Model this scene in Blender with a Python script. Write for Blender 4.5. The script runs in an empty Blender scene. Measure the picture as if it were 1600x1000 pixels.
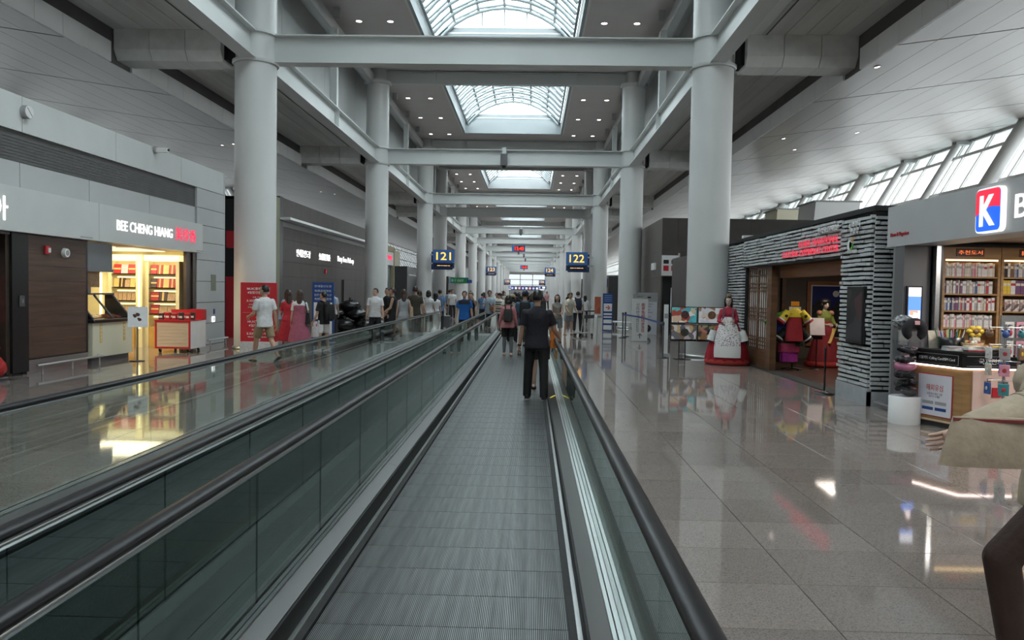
import bpy, bmesh, math, random
from math import sin, cos, pi, radians, sqrt
from mathutils import Vector, Matrix, Euler

S = bpy.context.scene
COL = S.collection
random.seed(7)

# ------------------------------------------------------------------ camera
cd_ = bpy.data.cameras.new('camera')
cd_.sensor_width = 36.0
cd_.lens = 27.0
cd_.clip_end = 1000
cam = bpy.data.objects.new('camera', cd_)
COL.objects.link(cam)
cam.matrix_world = (Matrix.Translation((0, 0, 1.70)) @ Matrix.Rotation(radians(1.3944), 4, 'Z')
                    @ Matrix.Rotation(radians(90 - 2.1716), 4, 'X') @ Matrix.Rotation(radians(1.0), 4, 'Z'))
S.camera = cam

# ------------------------------------------------------------------ sky (even overcast)
W = bpy.data.worlds.new('overcast_sky')
S.world = W
W.use_nodes = True
wb = W.node_tree.nodes['Background']
wb.inputs['Color'].default_value = (0.95, 0.985, 1.0, 1)
wb.inputs['Strength'].default_value = 5.4

S.view_settings.view_transform = 'Standard'
S.view_settings.look = 'None'
S.view_settings.gamma = 1.0
S.view_settings.use_curve_mapping = False
S.view_settings.exposure = 0.48
S.cycles.use_denoising = True
S.cycles.max_bounces = 10
S.cycles.diffuse_bounces = 4
S.cycles.glossy_bounces = 5
S.cycles.transparent_max_bounces = 24
S.cycles.transmission_bounces = 4
S.cycles.sample_clamp_indirect = 6.0
S.cycles.caustics_reflective = False
S.cycles.caustics_refractive = False

# ------------------------------------------------------------------ layout constants
XC = -1.42                     # centre line of the nave
CX = 6.19                      # columns stand this far from the centre line
BAYS = [21.0, 37.5, 54.4, 63.6, 82.0, 99.0, 117.5, 136.0, 154.0, 172.0, 190.0, 208.0, 226.0, 244.0]
YN, YF = -30.0, 262.0          # near and far ends of the hall
ZB0, ZB1 = 7.75, 8.5           # main beams
ZCEIL = 12.25
WALK_END = 29.0                # moving walkways end here

# ------------------------------------------------------------------ materials
MATS = {}
def mat(name, col=(.5, .5, .5), rough=.5, metal=0.0, spec=.5, emit=None, es=0.0, noise=None, bump=None, coat=0.0, alpha=None):
    if name in MATS: return MATS[name]
    m = bpy.data.materials.new(name); m.use_nodes = True
    nt = m.node_tree; b = nt.nodes['Principled BSDF']
    c = tuple(col) + (1,)
    b.inputs['Base Color'].default_value = c
    b.inputs['Roughness'].default_value = rough
    b.inputs['Metallic'].default_value = metal
    b.inputs['Specular IOR Level'].default_value = spec
    if coat: b.inputs['Coat Weight'].default_value = coat
    if alpha is not None: b.inputs['Alpha'].default_value = alpha
    if emit is not None:
        b.inputs['Emission Color'].default_value = tuple(emit) + (1,)
        b.inputs['Emission Strength'].default_value = es
    tc = None
    def coords(scale):
        nonlocal tc
        if tc is None: tc = nt.nodes.new('ShaderNodeTexCoord')
        mp = nt.nodes.new('ShaderNodeMapping'); nt.links.new(tc.outputs['Object'], mp.inputs['Vector'])
        mp.inputs['Scale'].default_value = scale if isinstance(scale, tuple) else (scale,) * 3
        return mp.outputs['Vector']
    if noise:                                   # (scale, amount[, second colour])
        n = nt.nodes.new('ShaderNodeTexNoise'); nt.links.new(coords(noise[0]), n.inputs['Vector'])
        n.inputs['Scale'].default_value = 1.0; n.inputs['Detail'].default_value = 4
        r = nt.nodes.new('ShaderNodeValToRGB'); nt.links.new(n.outputs['Fac'], r.inputs['Fac'])
        r.color_ramp.elements[0].position = .32; r.color_ramp.elements[1].position = .68
        if len(noise) > 2: c0 = tuple(noise[2]) + (1,); c1 = c
        else:
            a = noise[1]; c0 = tuple(max(0, v * (1 - a)) for v in col) + (1,); c1 = tuple(min(1, v * (1 + a)) for v in col) + (1,)
        r.color_ramp.elements[0].color = c0; r.color_ramp.elements[1].color = c1
        nt.links.new(r.outputs['Color'], b.inputs['Base Color'])
    if bump:                                    # (scale, strength)
        n = nt.nodes.new('ShaderNodeTexNoise'); nt.links.new(coords(bump[0]), n.inputs['Vector']); n.inputs['Scale'].default_value = 1.0
        bp = nt.nodes.new('ShaderNodeBump'); bp.inputs['Strength'].default_value = bump[1]; bp.inputs['Distance'].default_value = .01
        nt.links.new(n.outputs['Fac'], bp.inputs['Height']); nt.links.new(bp.outputs['Normal'], b.inputs['Normal'])
    MATS[name] = m
    return m

def glass(name, tint, ior=1.45, rough=0.0):
    if name in MATS: return MATS[name]
    m = bpy.data.materials.new(name); m.use_nodes = True
    nt = m.node_tree; nt.nodes.clear()
    o = nt.nodes.new('ShaderNodeOutputMaterial'); mx = nt.nodes.new('ShaderNodeMixShader')
    f = nt.nodes.new('ShaderNodeFresnel')
    ge = nt.nodes.new('ShaderNodeNewGeometry'); mr = nt.nodes.new('ShaderNodeMapRange')     # the same reflectance on both faces of the sheet
    nt.links.new(ge.outputs['Backfacing'], mr.inputs['Value']); mr.inputs['To Min'].default_value = ior; mr.inputs['To Max'].default_value = 1/ior
    nt.links.new(mr.outputs[0], f.inputs['IOR'])
    t = nt.nodes.new('ShaderNodeBsdfTransparent'); t.inputs['Color'].default_value = tuple(tint) + (1,)
    g = nt.nodes.new('ShaderNodeBsdfGlossy'); g.inputs['Roughness'].default_value = rough; g.inputs['Color'].default_value = (.95, 1, .98, 1)
    nt.links.new(f.outputs['Fac'], mx.inputs['Fac']); nt.links.new(t.outputs[0], mx.inputs[1]); nt.links.new(g.outputs[0], mx.inputs[2])
    nt.links.new(mx.outputs[0], o.inputs['Surface'])
    MATS[name] = m
    return m

def emis(name, col, s):
    return mat(name, (0.02, .02, .02), .6, emit=col, es=s)

def picture(name, cols, scale=3.0, seed=0.0, emit=0.0):
    """mottled print of several colours (food photos, posters, screens)"""
    if name in MATS: return MATS[name]
    m = bpy.data.materials.new(name); m.use_nodes = True
    nt = m.node_tree; b = nt.nodes['Principled BSDF']; b.inputs['Roughness'].default_value = .35
    tc = nt.nodes.new('ShaderNodeTexCoord'); mp = nt.nodes.new('ShaderNodeMapping')
    mp.inputs['Location'].default_value = (seed, seed * 1.7, seed * .6); nt.links.new(tc.outputs['Object'], mp.inputs['Vector'])
    v = nt.nodes.new('ShaderNodeTexVoronoi'); v.inputs['Scale'].default_value = scale; nt.links.new(mp.outputs[0], v.inputs['Vector'])
    r = nt.nodes.new('ShaderNodeValToRGB'); r.color_ramp.interpolation = 'CONSTANT'
    sp = nt.nodes.new('ShaderNodeSeparateColor'); nt.links.new(v.outputs['Color'], sp.inputs['Color']); nt.links.new(sp.outputs[0], r.inputs['Fac'])
    els = r.color_ramp.elements
    while len(els) < len(cols): els.new(.5)
    for i, c in enumerate(cols): els[i].position = i / len(cols); els[i].color = tuple(c) + (1,)
    nt.links.new(r.outputs['Color'], b.inputs['Base Color'])
    if emit:
        nt.links.new(r.outputs['Color'], b.inputs['Emission Color']); b.inputs['Emission Strength'].default_value = emit
    MATS[name] = m
    return m

def wood(name, c0, c1, scale=(1, 1, 14), rough=.4):
    if name in MATS: return MATS[name]
    m = mat(name, c1, rough, noise=(scale, 0, c0)); return m

M_COLUMN = mat('painted_column', (.66, .67, .66), .35, noise=(.8, .03))
M_BEAM = mat('painted_steel', (.60, .62, .61), .38, noise=(.5, .04))
M_BEAMD = mat('painted_steel_dull', (.46, .47, .47), .45, noise=(.5, .04))
M_SOFFIT = mat('soffit_board', (.80, .81, .79), .45, noise=((3, .2, 3), .08))
M_CEILB = mat('ceiling_board', (.235, .219, .202), .34, noise=((2, .15, 2), .06))
M_SEAM = mat('dark_seam', (.12, .12, .12), .8, noise=(2, .1))
M_CEILN = mat('plaster_ceiling', (.66, .62, .61), .7, noise=(1, .03))
M_FASCIA = mat('fascia_panel', (.84, .85, .85), .35, noise=(1, .02))
M_RIB = mat('skylight_frame', (.30, .34, .35), .45, noise=(1, .03))
M_CLEREST = mat('clerestory_panel', (.56, .57, .565), .5, noise=(.6, .05))
M_STEEL = mat('brushed_steel', (.55, .56, .56), .28, metal=1.0, noise=((40, .6, 40), .06))
M_STEELB = mat('bright_steel', (.82, .84, .84), .3, metal=1.0, noise=((30, .5, 30), .04))
M_BLACK = mat('black_rubber', (.012, .012, .013), .3, noise=(20, .2))
M_BLACKM = mat('black_matte', (.015, .015, .016), .7, noise=(20, .2))
M_RAIL = mat('handrail_rubber', (.014, .0135, .015), .34, spec=.28, noise=(15, .2))
M_GLASS = glass('balustrade_glass', (.62, .68, .665), 1.22)
M_GLASSC = glass('balustrade_glass_clear', (.90, .95, .93), 1.42)
M_SKYGLASS = glass('skylight_glass', (.90, .95, .96), 1.3)
M_WINGLASS = glass('window_glass', (.36, .372, .372), 1.3)
M_WINGLASS2 = glass('dimming_window_glass', (.12, .126, .128), 1.3)  # left panes: dark tint added to hold down light on the aisle ceiling
M_WINTOP = glass('shaded_window_glass', (.20, .225, .225), 1.3)
M_CLEAR = glass('clear_glass', (.93, .95, .94), 1.3)
M_WHITE = mat('white_paint', (.75, .75, .74), .45, noise=(5, .03))
M_WALLP = mat('wall_panel_grey', (.47, .48, .48), .42, noise=(1.5, .03))
M_WALLPL = mat('wall_panel_light', (.58, .60, .59), .38, noise=(1.5, .03))
M_DARKBR = mat('dark_brown_cladding', (.062, .052, .046), .5, noise=(2, .12))
M_RED = mat('red_print', (.50, .018, .03), .45, noise=(6, .05))
M_BLUE = mat('blue_print', (.012, .06, .24), .45, noise=(6, .05))
M_PAPER = mat('white_paper', (.78, .78, .78), .6, noise=(9, .03))
M_GREYP = mat('grey_print', (.35, .35, .36), .6, noise=(9, .05))
E_WHITE = emis('lit_white', (1, .97, .98), 1.5)
E_RED = emis('lit_red', (1, .03, .09), 1.1)
E_WARM = emis('lit_warm', (1, .82, .42), 1.5)
E_DOWN = emis('downlight_lamp', (1, .84, .76), 9.0)
E_YEL = emis('lit_amber', (1, .55, .08), 1.5)

# ------------------------------------------------------------------ mesh helpers
class MB:
    def __init__(s): s.v = []; s.f = []; s.m = []; s.sm = []
    def add(s, vs, fs, mi=0, smooth=False):
        o = len(s.v); s.v += [tuple(p) for p in vs]
        for f in fs: s.f.append(tuple(i + o for i in f)); s.m.append(mi); s.sm.append(smooth)
        return s
    def box(s, x0, x1, y0, y1, z0, z1, mi=0):
        return s.add([(x0,y0,z0),(x1,y0,z0),(x1,y1,z0),(x0,y1,z0),(x0,y0,z1),(x1,y0,z1),(x1,y1,z1),(x0,y1,z1)],
              [(0,3,2,1),(4,5,6,7),(0,1,5,4),(1,2,6,5),(2,3,7,6),(3,0,4,7)], mi)
    def bbox(s, x0, x1, y0, y1, z0, z1, b=.01, mi=0):
        """box with its upright and top edges chamfered"""
        pts = [(x0+b,y0),(x1-b,y0),(x1,y0+b),(x1,y1-b),(x1-b,y1),(x0+b,y1),(x0,y1-b),(x0,y0+b)]
        ins = [(x0+b,y0+b),(x1-b,y0+b),(x1-b,y0+b),(x1-b,y1-b),(x1-b,y1-b),(x0+b,y1-b),(x0+b,y1-b),(x0+b,y0+b)]
        vs = [(p[0],p[1],z0) for p in pts] + [(p[0],p[1],z1-b) for p in pts] + [(p[0],p[1],z1) for p in ins]
        fs = [tuple(range(7,-1,-1)), tuple(range(16,24))]
        for i in range(8):
            j = (i+1) % 8; fs += [(i,j,8+j,8+i),(8+i,8+j,16+j,16+i)]
        return s.add(vs, fs, mi)
    def mbox(s, M, sx, sy, sz, mi=0):
        hx, hy, hz = sx/2, sy/2, sz/2
        vs = [M @ Vector(p) for p in [(-hx,-hy,-hz),(hx,-hy,-hz),(hx,hy,-hz),(-hx,hy,-hz),(-hx,-hy,hz),(hx,-hy,hz),(hx,hy,hz),(-hx,hy,hz)]]
        return s.add(vs, [(0,3,2,1),(4,5,6,7),(0,1,5,4),(1,2,6,5),(2,3,7,6),(3,0,4,7)], mi)
    def bar(s, p0, p1, w, h, mi=0, up=(0,0,1)):
        p0 = Vector(p0); p1 = Vector(p1); d = p1 - p0; L = d.length; d.normalize()
        u = Vector(up); 
        if abs(d.dot(u)) > .98: u = Vector((0,1,0))
        r = d.cross(u).normalized(); u = r.cross(d)
        M = Matrix((r, d, u)).transposed().to_4x4(); M.translation = (p0 + p1) / 2
        return s.mbox(M, w, L, h, mi)
    def cone(s, p0, p1, r0, r1, n=12, mi=0, caps=True, smooth=True):
        p0 = Vector(p0); p1 = Vector(p1); d = (p1 - p0).normalized()
        a = Vector((0,0,1)) if abs(d.z) < .95 else Vector((1,0,0))
        u = d.cross(a).normalized(); w = d.cross(u)
        vs = []
        for p, r in ((p0, r0), (p1, r1)):
            for i in range(n):
                t = 2*pi*i/n; vs.append(p + u*(r*cos(t)) - w*(r*sin(t)))
        s.add(vs, [(i, (i+1)%n, n+(i+1)%n, n+i) for i in range(n)], mi, smooth)
        if caps: s.add(vs[:n], [tuple(range(n-1,-1,-1))], mi); s.add(vs[n:], [tuple(range(n))], mi)
        return s
    def lathe(s, prof, c=(0,0,0), n=24, mi=0, sx=1.0, sy=1.0, smooth=True, caps=True):
        vs = []
        for r, z in prof:
            for i in range(n):
                t = 2*pi*i/n; vs.append((c[0]+r*cos(t)*sx, c[1]+r*sin(t)*sy, c[2]+z))
        fs = []
        for k in range(len(prof)-1):
            for i in range(n):
                j = (i+1)%n; fs.append((k*n+i, k*n+j, (k+1)*n+j, (k+1)*n+i))
        s.add(vs, fs, mi, smooth)
        if caps and prof[0][0] > 1e-4: s.add(vs[:n], [tuple(range(n-1,-1,-1))], mi)
        if caps and prof[-1][0] > 1e-4: s.add(vs[-n:], [tuple(range(n))], mi)
        return s
    def ell(s, c, r, n=12, k=8, mi=0, M=None):
        if not hasattr(r, '__len__'): r = (r,)*3
        vs = []; 
        for a in range(1, k):
            ph = pi*a/k
            for i in range(n):
                t = 2*pi*i/n; vs.append(Vector((r[0]*sin(ph)*cos(t), r[1]*sin(ph)*sin(t), r[2]*cos(ph))))
        vs += [Vector((0,0,r[2])), Vector((0,0,-r[2]))]
        if M is not None: vs = [M @ v for v in vs]
        vs = [v + Vector(c) for v in vs]
        fs = []
        for a in range(k-2):
            for i in range(n):
                j = (i+1)%n; fs.append((a*n+i, (a+1)*n+i, (a+1)*n+j, a*n+j))
        T = (k-1)*n
        for i in range(n):
            j = (i+1)%n; fs += [(T, i, j), (T+1, (k-2)*n+j, (k-2)*n+i)]
        return s.add(vs, fs, mi, True)
    def capsule(s, p0, p1, r0, r1, n=12, mi=0):
        p0 = Vector(p0); p1 = Vector(p1)
        s.cone(p0, p1, r0, r1, n, mi); s.ell(p0, r0, n, 8, mi); s.ell(p1, r1, n, 8, mi); return s
    def loft(s, rings, mi=0, caps=True, smooth=True):
        n = len(rings[0]); vs = [p for r in rings for p in r]; fs = []
        for k in range(len(rings)-1):
            for i in range(n):
                j = (i+1)%n; fs.append((k*n+i, k*n+j, (k+1)*n+j, (k+1)*n+i))
        s.add(vs, fs, mi, smooth)
        if caps: s.add(rings[0], [tuple(range(n-1,-1,-1))], mi); s.add(rings[-1], [tuple(range(n))], mi)
        return s
    def prism(s, poly, axis, a0, a1, mi=0, smooth=False):
        """poly: 2D outline, swept along axis 'x','y','z' from a0 to a1"""
        def pt(p, a): return {'x': (a, p[0], p[1]), 'y': (p[0], a, p[1]), 'z': (p[0], p[1], a)}[axis]
        n = len(poly); vs = [pt(p, a0) for p in poly] + [pt(p, a1) for p in poly]
        fs = [tuple(range(n-1,-1,-1)), tuple(range(n, 2*n))]
        s.add(vs, fs, mi); s.add(vs, [(i, (i+1)%n, n+(i+1)%n, n+i) for i in range(n)], mi, smooth)
        return s
    def tube(s, pts, r, n=8, mi=0):
        for a, b in zip(pts[:-1], pts[1:]): s.cone(a, b, r, r, n, mi)
        for p in pts[1:-1]: s.ell(p, r, n, 6, mi)
        return s
    def mesh(s, name, mats):
        me = bpy.data.meshes.new(name); me.from_pydata(s.v, [], s.f)
        if not isinstance(mats, (list, tuple)): mats = [mats]
        for m in mats: me.materials.append(m)
        me.polygons.foreach_set('material_index', s.m); me.polygons.foreach_set('use_smooth', s.sm)
        bm = bmesh.new(); bm.from_mesh(me); bmesh.ops.recalc_face_normals(bm, faces=bm.faces); bm.to_mesh(me); bm.free()
        me.update(); return me
    def build(s, name, mats, parent=None, loc=None, rot=None):
        return link(name, s.mesh(name, mats), parent, loc, rot)

def link(name, data, parent=None, loc=None, rot=None):
    o = bpy.data.objects.new(name, data); COL.objects.link(o)
    if parent is not None: o.parent = parent
    if loc is not None: o.location = loc
    if rot is not None: o.rotation_euler = rot
    return o
def tag(o, label=None, cat=None, group=None, kind=None):
    if label: o['label'] = label
    if cat: o['category'] = cat
    if group: o['group'] = group
    if kind: o['kind'] = kind
    return o
def thing(name, label, cat, loc=(0,0,0), rz=0.0, group=None):
    return tag(link(name, None, None, loc, (0,0,rz)), label, cat, group)
def structure(name, loc=(0,0,0), label=None):
    o = link(name, None, None, loc); o['kind'] = 'structure'
    if label: o['label'] = label
    return o
def copy_tree(o, parent=None):
    c = o.copy(); COL.objects.link(c); c.parent = parent
    for ch in list(o.children): copy_tree(ch, c)
    return c

FACE = {'R': Matrix(((0,0,1),(1,0,0),(0,1,0))),      # reads from the nave on the left-hand walls (faces +X)
        'L': Matrix(((0,0,-1),(-1,0,0),(0,1,0))),    # on the right-hand walls (faces -X)
        'F': Matrix(((1,0,0),(0,0,-1),(0,1,0)))}     # faces the camera end (-Y)
WS = bpy.data.scenes.new('workbench')           # small scratch scene so that evaluating one mesh stays quick
def evaluated_mesh(o):
    WS.collection.objects.link(o); vl = WS.view_layers[0]; vl.update()
    me = bpy.data.meshes.new_from_object(o.evaluated_get(vl.depsgraph))
    bpy.data.objects.remove(o)
    return me
def text(name, body, m, parent, loc, face, h=None, w=None, depth=.02, bold=.0, align='CENTER', rz=0.0, space=1.0):
    """flat or raised lettering; h / w = cap height and total width in metres"""
    cu = bpy.data.curves.new(name, 'FONT'); cu.body = body; cu.align_x = align; cu.align_y = 'CENTER'
    cu.size = 1.0; cu.offset = bold; cu.extrude = 0.0; cu.resolution_u = 3; cu.space_character = space; cu.space_line = .95
    me = evaluated_mesh(bpy.data.objects.new(name, cu)); bpy.data.curves.remove(cu)
    xs = [v.co.x for v in me.vertices]; ys = [v.co.y for v in me.vertices]
    if not xs: return None
    W_ = max(xs) - min(xs); H_ = max(ys) - min(ys); cx = (max(xs)+min(xs))/2; cy = (max(ys)+min(ys))/2
    sy = (h / H_) if h else (w / W_); sx = (w / W_) if w else sy
    if align == 'LEFT': cx = min(xs)
    for v in me.vertices: v.co = ((v.co.x-cx)*sx, (v.co.y-cy)*sy, 0)
    if depth:
        bm = bmesh.new(); bm.from_mesh(me)
        r = bmesh.ops.extrude_face_region(bm, geom=bm.faces[:])
        bmesh.ops.translate(bm, vec=(0,0,depth), verts=[e for e in r['geom'] if isinstance(e, bmesh.types.BMVert)])
        bmesh.ops.recalc_face_normals(bm, faces=bm.faces); bm.to_mesh(me); bm.free()
    R = FACE[face].to_4x4()
    if rz: R = Matrix.Rotation(rz, 4, 'Z') @ R
    me.transform(R)
    me.materials.clear(); me.materials.append(m)
    me.name = name
    return link(name, me, parent, loc)
# ================================================================== floor
TX, TY, GAP = .77, .62, .006
def granite():
    m = bpy.data.materials.new('polished_granite'); m.use_nodes = True
    nt = m.node_tree; b = nt.nodes['Principled BSDF']
    b.inputs['Roughness'].default_value = .05; b.inputs['Specular IOR Level'].default_value = .8
    tc = nt.nodes.new('ShaderNodeTexCoord')
    v = nt.nodes.new('ShaderNodeTexVoronoi'); v.inputs['Scale'].default_value = 170; nt.links.new(tc.outputs['Object'], v.inputs['Vector'])
    sp = nt.nodes.new('ShaderNodeSeparateColor'); nt.links.new(v.outputs['Color'], sp.inputs['Color'])
    r = nt.nodes.new('ShaderNodeValToRGB'); nt.links.new(sp.outputs[0], r.inputs['Fac'])
    e = r.color_ramp.elements
    e[0].position = .08; e[0].color = (.185, .158, .142, 1); e[1].position = .9; e[1].color = (.305, .263, .238, 1)
    k = e.new(.3); k.color = (.252, .217, .196, 1)
    oi = nt.nodes.new('ShaderNodeObjectInfo'); mr = nt.nodes.new('ShaderNodeMapRange')
    nt.links.new(oi.outputs['Random'], mr.inputs['Value']); mr.inputs['To Min'].default_value = .88; mr.inputs['To Max'].default_value = 1.08
    mx = nt.nodes.new('ShaderNodeMix'); mx.data_type = 'RGBA'; mx.blend_type = 'MULTIPLY'; mx.inputs['Factor'].default_value = 1
    nt.links.new(r.outputs['Color'], mx.inputs[6]); nt.links.new(mr.outputs[0], mx.inputs[7])
    nt.links.new(mx.outputs[2], b.inputs['Base Color'])
    return m
M_GRAN = granite()
M_GROUT = mat('dark_grout', (.07, .065, .06), .7, noise=(8, .1))
floor = structure('floor')
MB().box(-26, 23, YN, YF, -.3, -.012).build('screed', M_GROUT, floor)
tile_me = MB().bbox(0, TX-GAP, 0, TY-GAP, -.012, 0, .0015).mesh('floor_tile', M_GRAN)
X0T = .83                                            # a joint line of the tiling
cells = []
for i in range(-32, 28):
    for j in range(int(YN/TY), int(70/TY)):
        x = X0T + i*TX; y = .17 + j*TY
        if x < -24 or x > 21: continue
        if -3.75 < x+TX/2 < .5 and y+TY/2 < WALK_END+.2: continue      # under the walkways
        cells.append((x, y))
near = sorted([c for c in cells if c[1] > 2.2 and .3 < c[0] < 5.2], key=lambda c: c[1])[:230]
near += sorted([c for c in cells if 6 < c[1] < 17 and -9.4 < c[0] < -3.9], key=lambda c: c[1])[:70]
ns = set(near)
for c in near: link('floor_tile', tile_me, floor, (c[0], c[1], 0))
mb = MB()
for c in cells:
    if c not in ns and c[1] > 1.5: mb.add([(c[0],c[1],0),(c[0]+TX-GAP,c[1],0),(c[0]+TX-GAP,c[1]+TY-GAP,0),(c[0],c[1]+TY-GAP,0)], [(0,1,2,3)])
mb.add([(-26,YN,-.001),(-3.75,YN,-.001),(-3.75,1.6,-.001),(-26,1.6,-.001)], [(0,1,2,3)]); mb.add([(.5,YN,-.001),(23,YN,-.001),(23,1.6,-.001),(.5,1.6,-.001)], [(0,1,2,3)])
mb.add([(-26,70,-.001),(23,70,-.001),(23,YF,-.001),(-26,YF,-.001)], [(0,1,2,3)])
tag(mb.build('floor_tiles', M_GRAN, floor), kind='stuff')

# ================================================================== columns
def column_proto():
    root = thing('column', 'x', 'column')
    MB().lathe([(.55, 0), (.55, ZB0-.06)], n=40).lathe([(.53, ZB0-.06), (.53, ZB1+.06)], n=40).lathe([(.55, ZB1+.06), (.55, 11.62)], n=40).build('shaft', M_COLUMN, root)
    MB().lathe([(.60, ZB0-.05), (.62, ZB0-.02), (.62, ZB0+.04)], n=40).build('lower_collar', M_BEAM, root)
    MB().lathe([(.62, ZB1-.03), (.62, ZB1+.03), (.60, ZB1+.05)], n=40).build('upper_collar', M_BEAM, root)
    MB().lathe([(.60, 11.55), (.66, 11.62), (.66, 11.70)], n=40).lathe([(.42, 11.70), (.42, ZCEIL)], n=32).build('capital', M_BEAM, root)
    MB().lathe([(.60, 0.012), (.60, .05), (.56, .07)], n=40).build('base_ring', M_STEEL, root)
    return root
ORD = ['nearest', 'second', 'third', 'fourth', 'fifth', 'sixth', 'seventh', 'eighth', 'ninth', 'tenth', 'eleventh', 'twelfth', 'thirteenth', 'farthest']
cp = column_proto(); first = True
for k, y in enumerate(BAYS):
    for s, side in ((-1, 'left'), (1, 'right')):
        c = cp if first else copy_tree(cp); first = False
        c.location = (XC + s*CX, y, 0)
        c['label'] = f"round white column, {ORD[k]} in the {side} row along the walkways"; c['group'] = 'columns of the nave'

# ================================================================== main beams
def ibeam(mb, p0, p1, z0, z1, wf=.30, tf=.035, tw=.05, vertical_axis='x'):
    if vertical_axis == 'x':      # runs along x at y = p0[1]
        x0, x1, y = p0[0], p1[0], p0[1]
        return [MB().box(x0, x1, y-tw/2, y+tw/2, z0+tf, z1-tf), MB().box(x0, x1, y-wf/2, y+wf/2, z1-tf, z1), MB().box(x0, x1, y-wf/2, y+wf/2, z0, z0+tf)]
    y0, y1, x = p0[1], p1[1], p0[0]
    return [MB().box(x-tw/2, x+tw/2, y0, y1, z0+tf, z1-tf), MB().box(x-wf/2, x+wf/2, y0, y1, z1-tf, z1), MB().box(x-wf/2, x+wf/2, y0, y1, z0, z0+tf)]
def beam_thing(name, label, parts, m, loc, group, extra=None):
    r = thing(name, label, 'beam', loc, 0, group)
    for n, p in zip(('web', 'top_flange', 'bottom_flange'), parts): p.build(n, m, r)
    if extra: extra.build('stiffener', m, r)
    return r
cb = None; ub = None
for k, y in enumerate(BAYS):
    lab = f"white steel cross beam over the nave, {ORD[k]} of the row"
    if cb is None:
        ex = MB()
        for sx in (-CX+.8, 0, CX-.8): ex.box(sx-.012, sx+.012, -.15, .15, ZB0+.036, ZB1-.036)
        cb = beam_thing('cross_beam', lab, ibeam(None, (-CX+.5, 0), (CX-.5, 0), ZB0, ZB1, .42), M_BEAM, (XC, y, 0), 'cross beams of the nave')
        up = beam_thing('upper_cross_beam', '', ibeam(None, (-CX+.35, 0), (CX-.35, 0), 11.62, 12.2, .30), M_BEAM, (XC, y, 0), 'upper cross beams')
        MB().box(-3.45, -3.35, -.15, .15, 11.655, 12.165).box(3.35, 3.45, -.15, .15, 11.655, 12.165).build('stiffener', M_BEAM, up)
    else:
        cb2 = copy_tree(cb); cb2.location = (XC, y, 0); cb2['label'] = lab
        up = copy_tree(up); up.location = (XC, y, 0)
    up['label'] = f"upper steel beam under the skylight ceiling, {ORD[k]} of the row"
# long beams between the columns, stub posts and the upper rails
for s, side in ((-1, 'left'), (1, 'right')):
    ys = [4.5] + BAYS
    for k in range(len(ys)-1):
        y0, y1 = ys[k]+.5, ys[k+1]-.5
        if k == 0: y0 = -1.0
        r = beam_thing('long_beam', f"white steel beam along the {side} row of columns, {ORD[min(k,13)]} span", ibeam(None, (0, y0), (0, y1), ZB0, ZB1, .42, vertical_axis='y'), M_BEAM, (XC+s*CX, 0, 0), 'long beams of the nave')
        ym = (ys[k]+ys[k+1])/2
        MB().box(-.2, .2, ym-.015, ym+.015, ZB0+.036, ZB1-.036).build('stiffener', M_BEAM, r)
        if k < 6:
            MB().box(-.13, .13, ym-.13, ym+.13, ZB1, 11.5).build('stub_post', M_BEAM, r)
        g = thing('upper_rail', f"grey upper rail above the {side} row of columns, {ORD[min(k,13)]} span", 'beam', (XC+s*(CX+.25), 0, 0), 0, 'upper rails')
        MB().box(-.15, .15, y0, y1, 11.5, 11.95).build('rail', M_BEAMD, g)
        if k < 5:
            n = 4
            for q in range(1, n):
                yb = ys[k] + (ys[k+1]-ys[k])*q/n
                MB().box(-.32*s-.12, -.32*s+.12, yb-.1, yb+.1, 11.9, ZCEIL).build('bracket', M_BEAMD, g)

# ================================================================== nave ceiling, skylights, clerestory
ceiling = structure('ceiling')
HW = 3.3; CW = 6.75
sky = []
for a, b in zip([-28.5, -12.0, 4.5]+BAYS[:-1], [-12.0, 4.5]+BAYS):
    if b - a > 12: sky.append((a+1.7, b-2.6))
cm = MB()
for s in (-1, 1):
    cm.box(XC+min(s*HW, s*CW), XC+max(s*HW, s*CW), YN, YF, ZCEIL, ZCEIL+.15)
prev = YN
for a, b in sky + [(YF, YF)]:
    cm.box(XC-HW, XC+HW, prev, a, ZCEIL, ZCEIL+.15); prev = b
cm.build('plaster_panel', M_CEILN, ceiling)
for s, side in ((-1, 'left'), (1, 'right')):
    wl = structure(f'wall_clerestory_{side}')
    xw = XC + s*7.35
    y = YN; i = 0
    bs = [YN, 4.5] + BAYS + [YF]
    for a, b in zip(bs[:-1], bs[1:]):
        n = 3 if b < 70 else 1
        for q in range(n):
            ya = a + (b-a)*q/n; yb = a + (b-a)*(q+1)/n
            MB().box(xw-.05, xw+.05, ya+.012, yb-.012, ZB1-.02, ZCEIL+.15).build('panel', M_CLEREST, wl)
    MB().box(xw+s*.06, xw+s*.1, YN, YF, ZB1-.02, ZCEIL+.15).build('backing', M_SEAM, wl)
    MB().box(min(xw, XC+s*CW), max(xw, XC+s*CW), YN, YF, ZCEIL+.02, ZCEIL+.14).build('cove', M_CLEREST, wl)

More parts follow.
